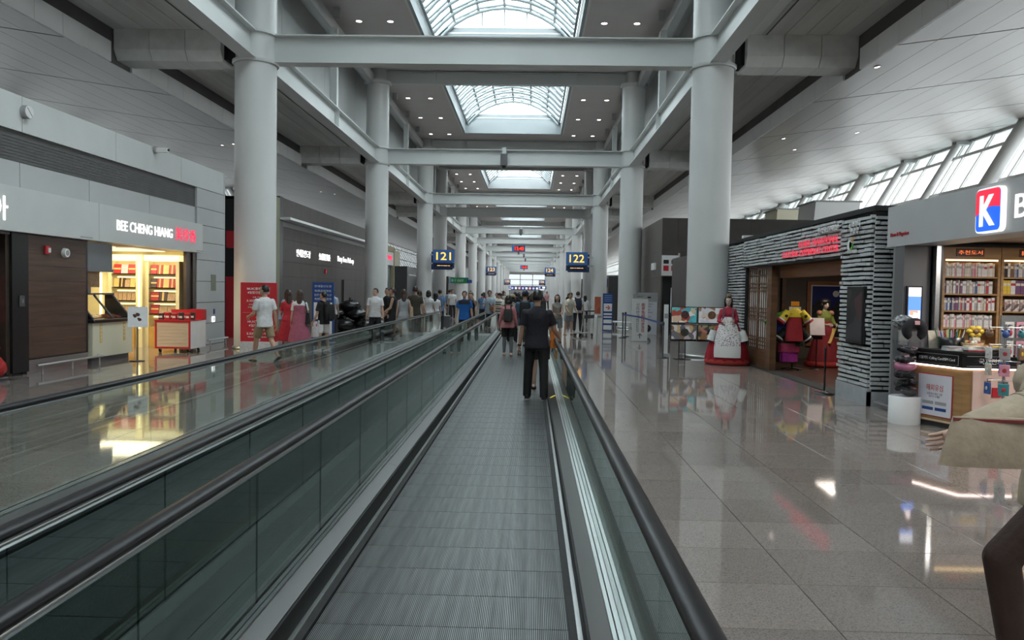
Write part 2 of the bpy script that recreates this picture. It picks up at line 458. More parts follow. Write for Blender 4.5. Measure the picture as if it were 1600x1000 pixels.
M_CURB = mat('skylight_curb', (.34, .37, .38), .5, noise=(1, .03))
RISE = 1.5; HS = 3.1; RAD = (HS*HS+RISE*RISE)/(2*RISE); ZS = 12.95
AMAX = math.asin(HS/RAD)
def arc(t): a = -AMAX + 2*AMAX*t; return (RAD*sin(a), ZS + RAD*cos(a) - (RAD-RISE))
for k, (a, b) in enumerate(sky):
    w = structure(f'window_{k+1}', (XC, 0, 0), f'barrel vaulted skylight, {ORD[min(k, 13)]} along the nave')
    L = b - a
    c = MB()
    for s in (-1, 1):
        x0, x1 = sorted((s*(HW-.12), s*HW)); c.box(x0, x1, a, b, ZCEIL-.06, ZS)
    c.box(-HW, HW, a, a+.12, ZCEIL-.06, ZS); c.box(-HW, HW, b-.12, b, ZCEIL-.06, ZS)
    c.build('curb', M_CURB, w)
    t = MB()
    for s in (-1, 1):
        x0, x1 = sorted((s*HW, s*(HW+.09))); t.box(x0, x1, a-.09, b+.09, ZCEIL-.05, ZCEIL)
    t.box(-HW, HW, a-.09, a, ZCEIL-.05, ZCEIL); t.box(-HW, HW, b, b+.09, ZCEIL-.05, ZCEIL)
    t.build('trim_frame', M_WHITE, w)
    NR = max(4, round(L/1.28)); NS = 6
    for i in range(NR+1):                       # pipe ribs with a flat glazing bar above
        y = a + .15 + (L-.3)*i/NR
        if 2 <= k < 6:
            pts = [(arc(j/12)[0]*.97, y, arc(j/12)[1]-.16) for j in range(13)]
            MB().tube(pts, .075, 8).build('rib', M_RIB, w)
            g = MB()
            for j in range(NS):
                p, q = arc(j/NS), arc((j+1)/NS); g.bar((p[0], y, p[1]), (q[0], y, q[1]), .17, .05)
            g.build('glazing_bar', M_RIB, w)
        else:
            g = MB()
            for j in range(NS):
                p, q = arc(j/NS), arc((j+1)/NS); g.bar((p[0], y, p[1]), (q[0], y, q[1]), .12, .10)
            g.build('rib', M_RIB, w)
    for j in range(NS+1):
        p = arc(j/NS)
        MB().box(p[0]-.055, p[0]+.055, a, b, p[1]-.08, p[1]+.03).build('purlin', M_RIB, w)
    if 2 <= k < 5:
        pm = []
        dy = (L-.3)/NR - .02
        for j in range(NS):
            p, q = arc(j/NS), arc((j+1)/NS)
            pm.append(MB().bar((p[0], dy/2, p[1]+.04), (q[0], dy/2, q[1]+.04), dy, .01).mesh('pane', M_SKYGLASS))
        for i in range(NR):
            for j in range(NS): link('pane', pm[j], w, (0, a+.16+(L-.3)*i/NR, 0))
    else:
        g = MB()
        for j in range(NS):
            p, q = arc(j/NS), arc((j+1)/NS); g.add([(p[0],a,p[1]+.04),(q[0],a,q[1]+.04),(q[0],b,q[1]+.04),(p[0],b,p[1]+.04)], [(0,1,2,3)])
        g.build('pane', M_SKYGLASS, w)
    for y in (a+.02, b-.02):                     # end walls: panel below, glass above
        zt = 13.55
        poly = [(-HS, ZS), (HS, ZS)] + [arc(t/40) for t in range(40, -1, -1) if arc(t/40)[1] < zt and t >= 20]
        poly += [(-x, z) for x, z in reversed(poly[2:])]
        MB().prism(poly, 'y', y-.03, y+.03).build('end_panel', M_CURB, w)
        MB().box(-HS, HS, y-.05, y+.05, 13.18, 13.24).build('end_rail', M_WHITE, w)
        up_ = [arc(t/40) for t in range(41) if arc(t/40)[1] >= zt]
        MB().prism(up_, 'y', y-.01, y+.01).build('end_pane', M_SKYGLASS, w)
        g = MB()
        for x in (-1.0, 0.0, 1.0): g.box(x-.03, x+.03, y-.04, y+.04, zt, ZS+RISE-.1 if abs(x) < .5 else ZS+RISE-.2)
        g.build('end_mullion', M_RIB, w)

# recessed downlights
def downlight(loc, label, group, r=.115, m=None):
    t = thing('downlight', label, 'ceiling light', loc, 0, group)
    MB().lathe([(r, .0), (r*1.25, -.012), (r*1.25, -.02), (r, -.02)], n=20, caps=False).build('trim_ring', M_WHITE, t)
    MB().lathe([(0.0, .0), (r, .0)], c=(0, 0, -.012), n=20, caps=False).build('lamp', m or E_DOWN, t)
    return t
d0 = None
for kb, (a, b) in enumerate(zip(BAYS[:5], BAYS[1:6])):
    if b - a < 12: continue
    for y, ny in ((b-11.7, 'near'), (b-6.9, 'middle'), (b-2.0, 'far')):
        for x, w_ in ((-5.58, 'left outer'), (-4.33, 'left inner'), (4.09, 'right inner'), (5.37, 'right outer')):
            loc = (XC+x, y, ZCEIL)
            lab = f"round downlight in the flat nave ceiling, {w_} row, {ny} one of the {ORD[kb]} bay"
            if d0 is None: d0 = downlight(loc, lab, 'nave downlights'); q = d0
            else: q = copy_tree(d0); q.location = loc; q['label'] = lab

# ================================================================== aisles: soffit, fascia, bulkheads, sloped ceiling, window walls
FO = 9.77; ZF0, ZF1 = 7.56, 8.09; WO = 22.82; ZW = 9.46
SL = (ZW-ZF0)/(WO-FO)
soff_me = {}
for s, side in ((-1, 'left'), (1, 'right')):
    so = structure(f'ceiling_soffit_{side}', (XC, 0, 0))
    MB().box(min(s*6.3, s*(FO+.5)), max(s*6.3, s*(FO+.5)), YN, YF, 8.53, 8.6).build('backing', M_SEAM, so)
    bs = [-1.0, 4.5] + BAYS
    nb = 7; x0 = 6.35; bw = (FO+.25-x0)/nb
    for a, b in zip(bs[:-1], bs[1:]):
        for i in range(nb):
            xa, xb = sorted((s*(x0+i*bw), s*(x0+(i+1)*bw-.018)))
            if b > 70: continue
            MB().box(xa, xb, a+.01, b-.01, 8.49, 8.53).build('board', M_SOFFIT, so)
    xa, xb = sorted((s*x0, s*(FO+.25)))
    MB().box(xa, xb, BAYS[3], YF, 8.49, 8.53).build('far_boards', M_SOFFIT, so); MB().box(xa, xb, YN, -1.02, 8.49, 8.53).build('near_boards', M_SOFFIT, so)
    # fascia panels
    fa = structure(f'trim_fascia_{side}', (XC, 0, 0))
    xa, xb = sorted((s*(FO-.0), s*(FO+.06)))
    pm = MB().box(xa, xb, .006, 1.04, ZF0, ZF1).mesh('panel', M_FASCIA)
    i = 0
    skip = lambda y: any(abs(y+.5-c) < .55 for c in BAYS)
    while 4.5 + i*1.05 < 76:
        y = 4.5 + i*1.05
        if not skip(y): link('panel', pm, fa, (0, y, 0))
        i += 1
    MB().box(xa, xb, 76, YF, ZF0, ZF1).build('far_panels', M_FASCIA, fa); MB().box(xa, xb, YN, 4.49, ZF0, ZF1).build('near_panels', M_FASCIA, fa)
    xa, xb = sorted((s*(FO+.07), s*(FO+.12)))
    MB().box(xa, xb, YN, YF, ZF0+.02, 8.53).build('backing', M_SEAM, fa)
    # sloped outer ceiling
    ce = structure(f'ceiling_aisle_{side}', (XC, 0, 0))
    ang = math.atan(SL)
    def zc(o): return ZF0 + (o-FO)*SL
    o0, o1 = FO+.08, WO+.6
    vs = [(s*o0, YN, zc(o0)+.05), (s*o1, YN, zc(o1)+.05), (s*o1, YF, zc(o1)+.05), (s*o0, YF, zc(o0)+.05)]
    MB().add(vs, [(0,1,2,3)]).build('backing', M_SEAM, ce)
    nbw = 14; bw = (WO-o0)/nbw; seg = 5.45
    for i in range(nbw):
        oa, ob = o0+i*bw, o0+(i+1)*bw-.014
        pb = MB()
        pts = [(s*oa, zc(oa)), (s*ob, zc(ob)), (s*ob, zc(ob)+.03), (s*oa, zc(oa)+.03)]
        pb.prism(pts, 'y', 0, seg-.075)
        me = pb.mesh('board', M_CEILB)
        for q in range(14): link('board', me, ce, (0, 2.0+q*seg, 0))
        pb = MB(); pb.prism(pts, 'y', YN, 1.97); pb.build('near_board', M_CEILB, ce)
        pb = MB(); pb.prism(pts, 'y', 2.0+14*seg, YF); pb.build('far_board', M_CEILB, ce)
    # downlights in the sloped ceiling
    spots = {1: [(10.2, 20.2), (11.0, 30.0), (12.6, 33.5), (11.2, 45.), (12.6, 45.6), (14.2, 31.0)], -1: [(11.5, 33.), (12.4, 34.), (11.5, 50.), (12.4, 50.)]}[s]
    for kq, (o, y) in enumerate(spots):
        q = copy_tree(d0); q.location = (XC+s*o, y, zc(o)); q.rotation_euler = (0, -s*ang, 0); q.scale = (.6, .6, 1)
        q['label'] = f"small warm downlight in the sloped board ceiling of the {side} aisle, {ORD[sorted(p[1] for p in spots).index(y)]} from the viewer"; q['group'] = f'{side} aisle downlights'
    # bulkheads from the columns out to the fascia
    for k, y in enumerate(BAYS):
        bh = thing('bulkhead', f"grey panelled box beam from the {ORD[k]} {side} column out to the ceiling fascia", 'beam', (XC+s*CX, y, 0), 0, f'{side} bulkheads')
        x0, x1 = .75, FO-CX+.06
        for q in range(3):
            a = x0+(x1-x0)*q/3+.008; b = x0+(x1-x0)*(q+1)/3-.008
            poly = [(-.55, 7.95), (-.38, 7.70), (.38, 7.70), (.55, 7.95), (.55, 8.49), (-.55, 8.49)]
            xa, xb = sorted((s*a, s*b))
            MB().prism(poly, 'x', xa, xb).build('panel', M_SOFFIT, bh)
        xa, xb = sorted((s*.66, s*(x1-.04)))
        MB().box(xa, xb, -.3, .3, 7.78, 8.4).build('core', M_BLACKM, bh)
    # inclined window wall
    ww = structure(f'wall_window_{side}', (XC, 0, 0))
    LEAN = .572
    def wp(z, y): return (s*(WO - (ZW-z)*LEAN), y, z)
    rows = [9.40, 8.62, 6.75, 5.0, 3.2]
    py = [-30.02 + 5.27*i for i in range(24)]
    for i, y in enumerate(py):
        r = .30 if i % 3 == 0 else .16
        e = MB(); e.cone((s*(WO-.55-(ZW-9.4)*LEAN), y, 9.35), (s*(WO-.55-(ZW-2.9)*LEAN), y, 2.9), r, r, 14)
        e.build('post', M_COLUMN, ww)
        MB().box(s*(WO-.45)-.35, s*(WO-.45)+.35, y-.2, y+.2, 9.22, 9.42).build('post_head', M_BEAMD, ww)
    for z in rows:
        p = wp(z, 0); MB().box(p[0]-.08, p[0]+.08, YN, YF-2, z-.07, z+.07).build('transom', M_WHITE, ww)
    MB().box(wp(9.46, 0)[0]-.15, wp(9.46, 0)[0]+.15, YN, YF-2, 9.42, 9.62).build('head_rail', M_BEAMD, ww)
    for i in range(len(py)-1):
        for fr in (0.07, .62, .93):
            y = py[i] + 5.27*fr
            MB().bar(wp(9.45, y), wp(3.0, y), .09, .12).build('mullion', M_WHITE, ww)
        for fr in (.07, .62, .93):
            nx = {.07: .62, .62: .93, .93: 1.07}[fr]
            for rw_, (za, zb) in enumerate(zip(rows[:-1], rows[1:])):
                a, b = wp(za, 0), wp(zb, 0); ya, yb = py[i]+5.27*fr+.05, py[i]+5.27*nx-.05
                MB().add([(a[0],ya,za),(a[0],yb,za),(b[0],yb,zb),(b[0],ya,zb)], [(0,1,2,3)]).build('pane', (M_WINTOP if rw_ == 0 else M_WINGLASS) if s > 0 else M_WINGLASS2, ww)
    g = MB()
    for y in [py[-1]+2.6*i for i in range(1, 66)]: g.bar(wp(9.45, y), wp(3.0, y), .1, .14)
    g.build('far_mullions', M_WHITE, ww)
    a, b = wp(9.4, 0), wp(3.2, 0)
    MB().add([(a[0],py[-1],9.4),(a[0],YF,9.4),(b[0],YF,3.2),(b[0],py[-1],3.2)], [(0,1,2,3)]).build('far_panes', M_WINGLASS if s > 0 else M_WINGLASS2, ww)
    x = wp(3.2, 0)[0]
    MB().box(x-.15, x+.15, YN, YF, 0, 3.2).build('lower_wall', M_WALLPL, ww)

# end walls
we = structure('wall_near'); MB().box(-25, 22.5, YN-.3, YN, 0, 15).build('wall_face', M_WALLPL, we)
wf = structure('wall_far')
wx0, wx1 = -8.0, 4.6
e = MB().box(-25, wx0, YF, YF+.3, 0, 15).box(wx1, 22.5, YF, YF+.3, 0, 15).box(wx0, wx1, YF, YF+.3, 7.4, 15).box(wx0, wx1, YF, YF+.3, 0, 2.0)
e.build('wall_face', mat('far_wall_white', (.82, .83, .83), .5, noise=(.5, .03)), wf)
wfw = structure('window_20', (0, YF, 0))
for i in range(4): x = wx0+(wx1-wx0)*i/3; MB().box(x-.12, x+.12, -.1, .2, 2.0, 7.4).build('mullion', M_WHITE, wfw)
for z in (2.0, 3.8, 5.6, 7.4): MB().box(wx0, wx1, -.1, .2, z-.1, z+.1).build('transom', M_WHITE, wfw)
for i in range(3):
    for z in (2.1, 3.9, 5.7):
        a = wx0+(wx1-wx0)*i/3+.12; b = wx0+(wx1-wx0)*(i+1)/3-.12
        MB().box(a, b, .05, .07, z, z+1.6).build('pane', M_WINGLASS, wfw)
# ================================================================== moving walkways
def pallet_material():
    m = bpy.data.materials.new('grooved_pallet'); m.use_nodes = True
    nt = m.node_tree; b = nt.nodes['Principled BSDF']
    b.inputs['Metallic'].default_value = .75; b.inputs['Roughness'].default_value = .36
    tc = nt.nodes.new('ShaderNodeTexCoord'); sp = nt.nodes.new('ShaderNodeSeparateXYZ'); nt.links.new(tc.outputs['Object'], sp.inputs[0])
    mu = nt.nodes.new('ShaderNodeMath'); mu.operation = 'MULTIPLY'; mu.inputs[1].default_value = 2*pi/.0095; nt.links.new(sp.outputs['X'], mu.inputs[0])
    sn = nt.nodes.new('ShaderNodeMath'); sn.operation = 'SINE'; nt.links.new(mu.outputs[0], sn.inputs[0])
    mr = nt.nodes.new('ShaderNodeMapRange'); nt.links.new(sn.outputs[0], mr.inputs[0]); mr.inputs[1].default_value = -.35; mr.inputs[2].default_value = .35
    n = nt.nodes.new('ShaderNodeTexNoise'); mp = nt.nodes.new('ShaderNodeMapping'); mp.inputs['Scale'].default_value = (26, 1.2, 1)
    oi = nt.nodes.new('ShaderNodeObjectInfo'); nt.links.new(tc.outputs['Object'], mp.inputs[0]); nt.links.new(mp.outputs[0], n.inputs['Vector']); n.inputs['Scale'].default_value = 1
    r = nt.nodes.new('ShaderNodeValToRGB'); nt.links.new(n.outputs['Fac'], r.inputs[0])
    r.color_ramp.elements[0].color = (.19, .205, .205, 1); r.color_ramp.elements[1].color = (.41, .435, .435, 1); r.color_ramp.elements[0].position = .3; r.color_ramp.elements[1].position = .7
    mx = nt.nodes.new('ShaderNodeMix'); mx.data_type = 'RGBA'; nt.links.new(mr.outputs[0], mx.inputs[0]); mx.inputs[6].default_value = (.03, .032, .032, 1); nt.links.new(r.outputs[0], mx.inputs[7])  # groove shade painted as dark stripes on a flat pallet
    nt.links.new(mx.outputs[2], b.inputs['Base Color'])
    bp = nt.nodes.new('ShaderNodeBump'); bp.inputs['Strength'].default_value = .5; bp.inputs['Distance'].default_value = .004; nt.links.new(mr.outputs[0], bp.inputs['Height']); nt.links.new(bp.outputs[0], b.inputs['Normal'])
    return m
M_PALLET = pallet_material()
M_DECK = mat('deck_stainless', (.15, .148, .145), .36, metal=1.0, noise=((3, .3, 3), .05))
M_DECKO = mat('centre_deck_stainless', (.62, .63, .62), .30, metal=1.0, noise=((3, .3, 3), .05))
M_ORANGE = mat('orange_sticker', (.85, .32, .02), .5, noise=(30, .04))
M_YELLOW = mat('yellow_sticker', (.80, .62, .03), .5, noise=(30, .04))
pal_me = MB().box(-.655, .655, 0, .394, -.011, .004).mesh('pallet', M_PALLET)
def sweep(path, prof, name, m, parent, loc=(0,0,0)):
    """path in the y-z plane, prof = closed (x, n) outline; n is along the outward normal"""
    rings = []
    for i, (y, z) in enumerate(path):
        a = path[max(0, i-1)]; b = path[min(len(path)-1, i+1)]
        ty, tz = b[0]-a[0], b[1]-a[1]; l = sqrt(ty*ty+tz*tz); ny, nz = -tz/l, ty/l
        rings.append([(px, y+ny*pn, z+nz*pn) for px, pn in prof])
    return MB().loft(rings).build(name, m, parent, loc)
Y0W = -2.2
def railpath(r, zt):
    p = [(Y0W, zt), (8, zt), (18, zt), (WALK_END-.2, zt)]
    for i in range(1, 13):
        a = pi*i/12; p.append((WALK_END-.2 + r*sin(a), zt - r + r*cos(a)))
    p.append((WALK_END-.9, zt-2*r)); return p
def walkway(cx, label, group, panel_len, sides_outer):
    t = thing('moving_walkway', label, 'moving walkway', (cx, 0, 0), 0, group)
    n = int((WALK_END - Y0W)/.4)
    for i in range(n): link('pallet', pal_me, t, (0, Y0W + .4*i, 0))
    MB().box(-.66, .66, WALK_END-.3, WALK_END+1.2, -.011, .006).build('comb_plate', M_STEEL, t)
    for s in (-1, 1):
        def bx(a, b, z0, z1, name, m, y0=Y0W, y1=WALK_END):
            x0, x1 = sorted((s*a, s*b)); return MB().box(x0, x1, y0, y1, z0, z1).build(name, m, t)
        bx(.638, .676, -.011, .028, 'skirt_brush', M_BLACKM)
        bx(.676, .700, -.011, .036, 'skirt_edge', M_STEELB)
        bx(.700, .712, -.011, .150, 'skirt_face', M_BLACKM)
        x = [s*.712, s*.803, s*.803, s*.712]
        yy = Y0W
        while yy < WALK_END-.1:
            MB().prism([(x[0], -.011), (x[1], -.011), (x[2], .188), (x[3], .158)], 'y', yy+.002, min(yy+4.4, WALK_END)).build('inner_deck', M_DECK, t); yy += 4.4
        bx(.803, .822, -.011, .202, 'glass_clamp', M_STEELB); bx(.822, .829, -.011, .190, 'clamp_joint', M_BLACKM); bx(.829, .852, -.011, .202, 'glass_clamp', M_STEELB)
        bx(.868, .88, -.011, .202, 'glass_clamp', M_STEELB)
        # glass panels
        pl = panel_len[s]
        gm = MB().box(s*.86-.006, s*.86+.006, .004, pl-.004, .17, .835).mesh('glass_panel', M_GLASSC if sides_outer[s] == 'cover' else M_GLASS)
        y = Y0W + .27
        while y + pl < WALK_END+.01: link('glass_panel', gm, t, (0, y, 0)); y += pl
        prof = [(s*.86 + .043*cos(a)*(1 if abs(cos(a)) < .8 else 1.0), .024*sin(a)) for a in [2*pi*i/16 for i in range(16)]]
        sweep(railpath(.36, .875), prof, 'handrail', M_RAIL, t)
        sweep(railpath(.33, .845), [(s*.86+dx, dz) for dx, dz in ((-.022, -.014), (.022, -.014), (.022, .014), (-.022, .014))], 'rail_guide', M_STEELB, t)
        if sides_outer[s] == 'cover':
            bx(.88, .97, -.011, .10, 'outer_deck', M_STEEL)
        elif sides_outer[s]:
            yy = Y0W
            while yy < WALK_END-.1:
                bx(.882, sides_outer[s], -.011, .125, 'outer_deck', M_DECKO, yy+.002, min(yy+4.4, WALK_END)); yy += 4.4
    return t
wa = walkway(-.42, 'moving walkway under the viewer with grooved metal pallets, black handrails and glass sides', 'moving walkways', {-1: 1.1, 1: 1.1}, {-1: 1.078, 1: 'cover'})
wb_ = walkway(-2.58, 'parallel moving walkway to the left carrying a man in a blue T-shirt', 'moving walkways', {-1: 2.2, 1: 1.1}, {-1: 'cover', 1: 1.078})
MB().box(.420, .4315, 12.7, 12.82, .58, .72).build('warning_sticker', M_ORANGE, wa, (.42, 0, 0))
g = MB(); g.bar((.80, 11.15, .192), (.72, 11.05, .166), .03, .004); g.bar((.885, 11.15, .206), (.96, 11.05, .104), .03, .004); g.build('yellow_mark', M_YELLOW, wa)
# ================================================================== people
def remesh(mb, voxel, smooth=3):
    me = mb.mesh('tmp', M_WHITE); o = bpy.data.objects.new('tmp', me)
    r = o.modifiers.new('r', 'REMESH'); r.mode = 'VOXEL'; r.voxel_size = voxel
    if smooth: q = o.modifiers.new('s', 'SMOOTH'); q.factor = .5; q.iterations = smooth
    out = evaluated_mesh(o); bpy.data.meshes.remove(me)
    r = MB(); r.v = [tuple(v.co) for v in out.vertices]; r.f = [tuple(p.vertices) for p in out.polygons]
    r.m = [0]*len(r.f); r.sm = [True]*len(r.f)
    bpy.data.meshes.remove(out)
    return r
def raw(mb, name, m, parent):          # link without recomputing normals on dense meshes
    return mb.build(name, m, parent)
SKIN = mat('skin', (.52, .32, .23), .5, noise=(9, .05))
SKINP = mat('skin_pale', (.60, .40, .31), .5, noise=(9, .05))
HAIRB = mat('hair_black', (.012, .010, .010), .38, noise=((120, 120, 12), .5))
HAIRBR = mat('hair_brown', (.045, .022, .015), .38, noise=((120, 120, 12), .5))
EYEM = mat('eye_dark', (.02, .014, .012), .2, noise=(30, .1))
LIPM = mat('lips', (.42, .14, .13), .45, noise=(30, .1))
def cloth(name, col, rough=.8): return mat('cloth_'+name, col, rough, noise=(14, .10), bump=(22, .6))

def ring(cx, cy, cz, rx, ry, n=20, Mx=None, p=2.4):
    out = []
    for i in range(n):
        t = 2*pi*i/n; c, s_ = cos(t), sin(t)
        v = Vector((cx + rx*math.copysign(abs(c)**(2/p), c), cy + ry*math.copysign(abs(s_)**(2/p), s_), cz))
        out.append(Mx @ v if Mx is not None else v)
    return out
TORSO = {'m': [(.82,.155,.105,0),(.90,.168,.115,-.005),(1.02,.150,.100,.0),(1.15,.155,.108,.004),(1.28,.176,.118,.004),(1.36,.176,.106,0),(1.415,.128,.084,-.008),(1.462,.070,.064,-.012)],
         'f': [(.82,.160,.108,-.005),(.90,.168,.118,-.008),(1.03,.126,.092,.0),(1.15,.132,.098,.006),(1.27,.148,.118,.010),(1.345,.150,.098,0),(1.40,.112,.076,-.008),(1.455,.065,.058,-.012)]}

class Fig: pass
def figure(sex, pose):
    """joint positions in the person's own frame, facing +y, for a body of 1.72 m"""
    f = Fig(); f.sex = sex
    lean = radians(pose.get('lean', 0)); f.lean = lean
    f.leg = {}; low = 9
    for s, k in ((-1, 'l'), (1, 'r')):
        fl, kn, ab = pose.get('leg_'+k, (0, 0, 2))
        fl, kn, ab = radians(fl), radians(kn), radians(ab)
        hip = Vector((s*.092, 0, .90))
        d1 = Vector((s*sin(ab), sin(fl), -cos(fl))).normalized(); knee = hip + d1*.415
        d2 = Vector((s*sin(ab)*.4, sin(fl-kn), -cos(fl-kn))).normalized(); ank = knee + d2*.405
        f.leg[k] = [hip, knee, ank, max(0, -(fl-kn))*.8]; low = min(low, ank.z)
    dz = .08 - low; f.dz = Vector((0, 0, dz))
    for k in f.leg: f.leg[k][:3] = [p + f.dz for p in f.leg[k][:3]]
    piv = Vector((0, 0, .92))
    f.T = Matrix.Translation(f.dz) @ Matrix.Translation(piv) @ Matrix.Rotation(-lean, 4, 'X') @ Matrix.Rotation(radians(pose.get('twist', 0)), 4, 'Z') @ Matrix.Translation(-piv)
    f.arm = {}
    sw = .186 if sex == 'm' else .158
    for s, k in ((-1, 'l'), (1, 'r')):
        fl, ab, el, inn = pose.get('arm_'+k, (4, 8, 12, 0))
        fl, ab, el, inn = map(radians, (fl, ab, el, inn))
        sh = Vector((s*sw, -.005, 1.368 if sex == 'm' else 1.352))
        d1 = Vector((s*sin(ab), sin(fl)*cos(ab), -cos(fl)*cos(ab))).normalized(); elb = sh + d1*.285
        d2 = Vector((s*(sin(ab)*cos(el) - sin(inn)), sin(fl+el), -cos(fl+el))).normalized(); wr = elb + d2*.245
        f.arm[k] = [f.T @ sh, f.T @ elb, f.T @ wr]
    f.neck = f.T @ Vector((0, -.012, 1.44)); hp = f.T @ Vector((0, .0, 1.50))
    f.H = Matrix.Translation(hp) @ Matrix.Rotation(-lean*.5, 4, 'X') @ Matrix.Rotation(radians(pose.get('head_yaw', 0)), 4, 'Z') @ Matrix.Rotation(radians(pose.get('head_pitch', 0)), 4, 'X') @ Matrix.Translation((0, .012, .105))
    return f

def hand_fingers(mb, f, k, grip=0.0):
    s = -1 if k == 'l' else 1
    sh, el, wr = f.arm[k]; d = (wr-el).normalized()
    m = Vector((-s, 0, 0)); m = (m - d*m.dot(d)).normalized(); w = d.cross(m)*(-s)     # w points to the thumb side
    if w.y < 0 and abs(d.z) > .5: w = -w
    base = wr + d*.085
    for i, (o, L) in enumerate(((.030, .066), (.010, .076), (-.011, .070), (-.030, .054))):
        p = base + w*o; c = .25 + .9*grip
        q = p + (d*cos(c) + m*sin(c))*L*.55; c2 = c + .45 + grip; r = q + (d*cos(c2) + m*sin(c2))*L*.5
        mb.capsule(p - d*.02, q, .0095, .0085, 7); mb.capsule(q, r, .0085, .0065, 7)
    p = wr + d*.025 + w*.028; q = p + (d*.6 + w*.65 + m*.35).normalized()*.042; r = q + (d*.9 + w*.15 + m*.4).normalized()*.034
    mb.capsule(p, q, .012, .0105, 7); mb.capsule(q, r, .0105, .008, 7)

def person(label, loc, yaw, h=1.70, sex='m', top=('tee', 'white', (.7,.7,.7)), bottom=('trousers', 'black', (.01,.01,.012)), hair=('short', None),
           shoes=('shoe', 'dark', (.03,.03,.03)), pose=None, res=.016, skin=None, group='people in the concourse', face=True, name='person', lower=None, cat='person'):
    pose = pose or {}; f = figure(sex, pose); k = h/1.72
    root = thing(name, label, cat, loc, yaw, group); root.scale = (k, k, k)
    F = f; sk = skin or SKIN
    # ---- body: one continuous skin surface
    b = MB()
    b.loft([ring(0, y, z, rx*.93, ry*.90, 16, F.T) for z, rx, ry, y in TORSO[sex]])
    H = F.H
    b.capsule(F.neck, H @ Vector((0, -.012, -.05)), .056 if sex == 'm' else .046, .050 if sex == 'm' else .043, 12)
    def hell(c, r): b.ell(H @ Vector(c), r, 14, 10, M=H.to_3x3())
    hell((0, -.004, .022), (.074, .092, .098)); hell((0, .030, -.048), (.058, .060, .066)); hell((0, .052, -.083), (.030, .030, .026))
    for sx in (-1, 1): hell((sx*.076, -.008, -.012), (.013, .022, .032)); hell((sx*.034, .064, -.028), (.026, .022, .026))
    hell((0, .092, -.022), (.014, .020, .026)); hell((0, .088, .016), (.042, .012, .014))
    for q in 'lr':
        sh, el, wr = F.arm[q]; d = (wr-el).normalized(); fm = 1.0 if sex == 'm' else .84
        b.capsule(sh, el, .050*fm, .039*fm); b.capsule(el, el.lerp(wr, .35), .038*fm, .040*fm); b.capsule(el.lerp(wr, .35), wr, .040*fm, .026*fm)
        s = -1 if q == 'l' else 1; m = Vector((-s, 0, 0)); m = (m - d*m.dot(d)).normalized()
        b.loft([[wr + d*t + (d.cross(m))*(wx*cos(a)) + m*(.016*sin(a)) for a in [2*pi*i/10 for i in range(10)]] for t, wx in ((-.01, .024), (.03, .036), (.07, .042), (.095, .038))])
        hp, kn, an, pit = F.leg[q]
        b.capsule(hp, kn, .080, .054); b.capsule(kn, kn.lerp(an, .32), .053, .058); b.capsule(kn.lerp(an, .32), an, .056, .036)
        fd = Vector((0, cos(pit), -sin(pit))); up = Vector((0, sin(pit), cos(pit)))
        b.capsule(an - fd*.035 - up*.04, an + fd*.09 - up*.045, .034, .032, 10); b.capsule(an + fd*.07 - up*.05, an + fd*.15 - up*.06, .036, .022, 10)
    bb = remesh(b, res*.8, 2)
    for q in 'lr': hand_fingers(bb, F, q, pose.get('grip_'+q, 0.0))
    body = bb.build('body', sk, root)
    # ---- face
    if face:
        g = MB(); br = MB()
        for sx in (-1, 1):
            g.ell(H @ Vector((sx*.033, .081, .006)), (.015, .008, .0065), 10, 6, M=H.to_3x3())
            br.ell(H @ Vector((sx*.035, .086, .028)), (.020, .006, .004), 10, 6, M=H.to_3x3())
        g.build('eyes', EYEM, root); br.build('eyebrows', HAIRB, root)
        MB().ell(H @ Vector((0, .090, -.062)), (.021, .007, .007), 10, 6, M=H.to_3x3()).build('mouth', LIPM, root)
    # ---- hair
    style, hc = hair; hm = hc or HAIRB
    if style != 'none':
        g = MB(); n, kk = 30, 20
        g.ell((0,0,0), (.089, .108, .112), n, kk)
        rr = random.Random(len(label)); vs = []
        for v in g.v:
            x, y, z = v; z2 = z; 
            face_ = y > .034 and z < .058
            ear = abs(x) > .055 and y > -.02 and z < -.005
            nape = z < (-.065 if style == 'short' else -.10)
            if face_ or (ear and style == 'short') or nape: sc = .70
            else: sc = 1.0 + rr.uniform(-.02, .035)
            vs.append(H @ Vector((x*sc, y*sc - .012, z*sc + .022)))
        g.v = [tuple(v) for v in vs]
        if style in ('long', 'bob', 'pony'):
            L = {'long': .34, 'bob': .13, 'pony': .28}[style]
            rings = []
            Hq = H
            for i in range(7):
                t = i/6; w_ = .088*(1-.25*t) if style != 'pony' else .04*(1-.5*t)
                c = Hq @ Vector((0, -.055 - (.02*sin(t*pi)), -.0)); c = c + Vector((0, -.03*t - F.lean*.0, -L*t))
                rings.append([c + Vector((w_*cos(a), (.052 if style != 'pony' else .03)*sin(a)*(1-.3*t), 0)) for a in [2*pi*j/16 for j in range(16)]])
            g.loft(rings)
            if style in ('long', 'bob'):
                for sx in (-1, 1):
                    p0 = H @ Vector((sx*.078, .0, .03)); p1 = H @ Vector((sx*.082, -.01, -.10)); g.capsule(p0, p1, .026, .022, 8)
                    if style == 'long': g.capsule(p1, p1 + Vector((0, -.03, -.14)), .022, .014, 8)
        if style == 'bun': g.ell(H @ Vector((0, -.10, .06)), .045, 14, 10)
        g.build('hair', hm, root)
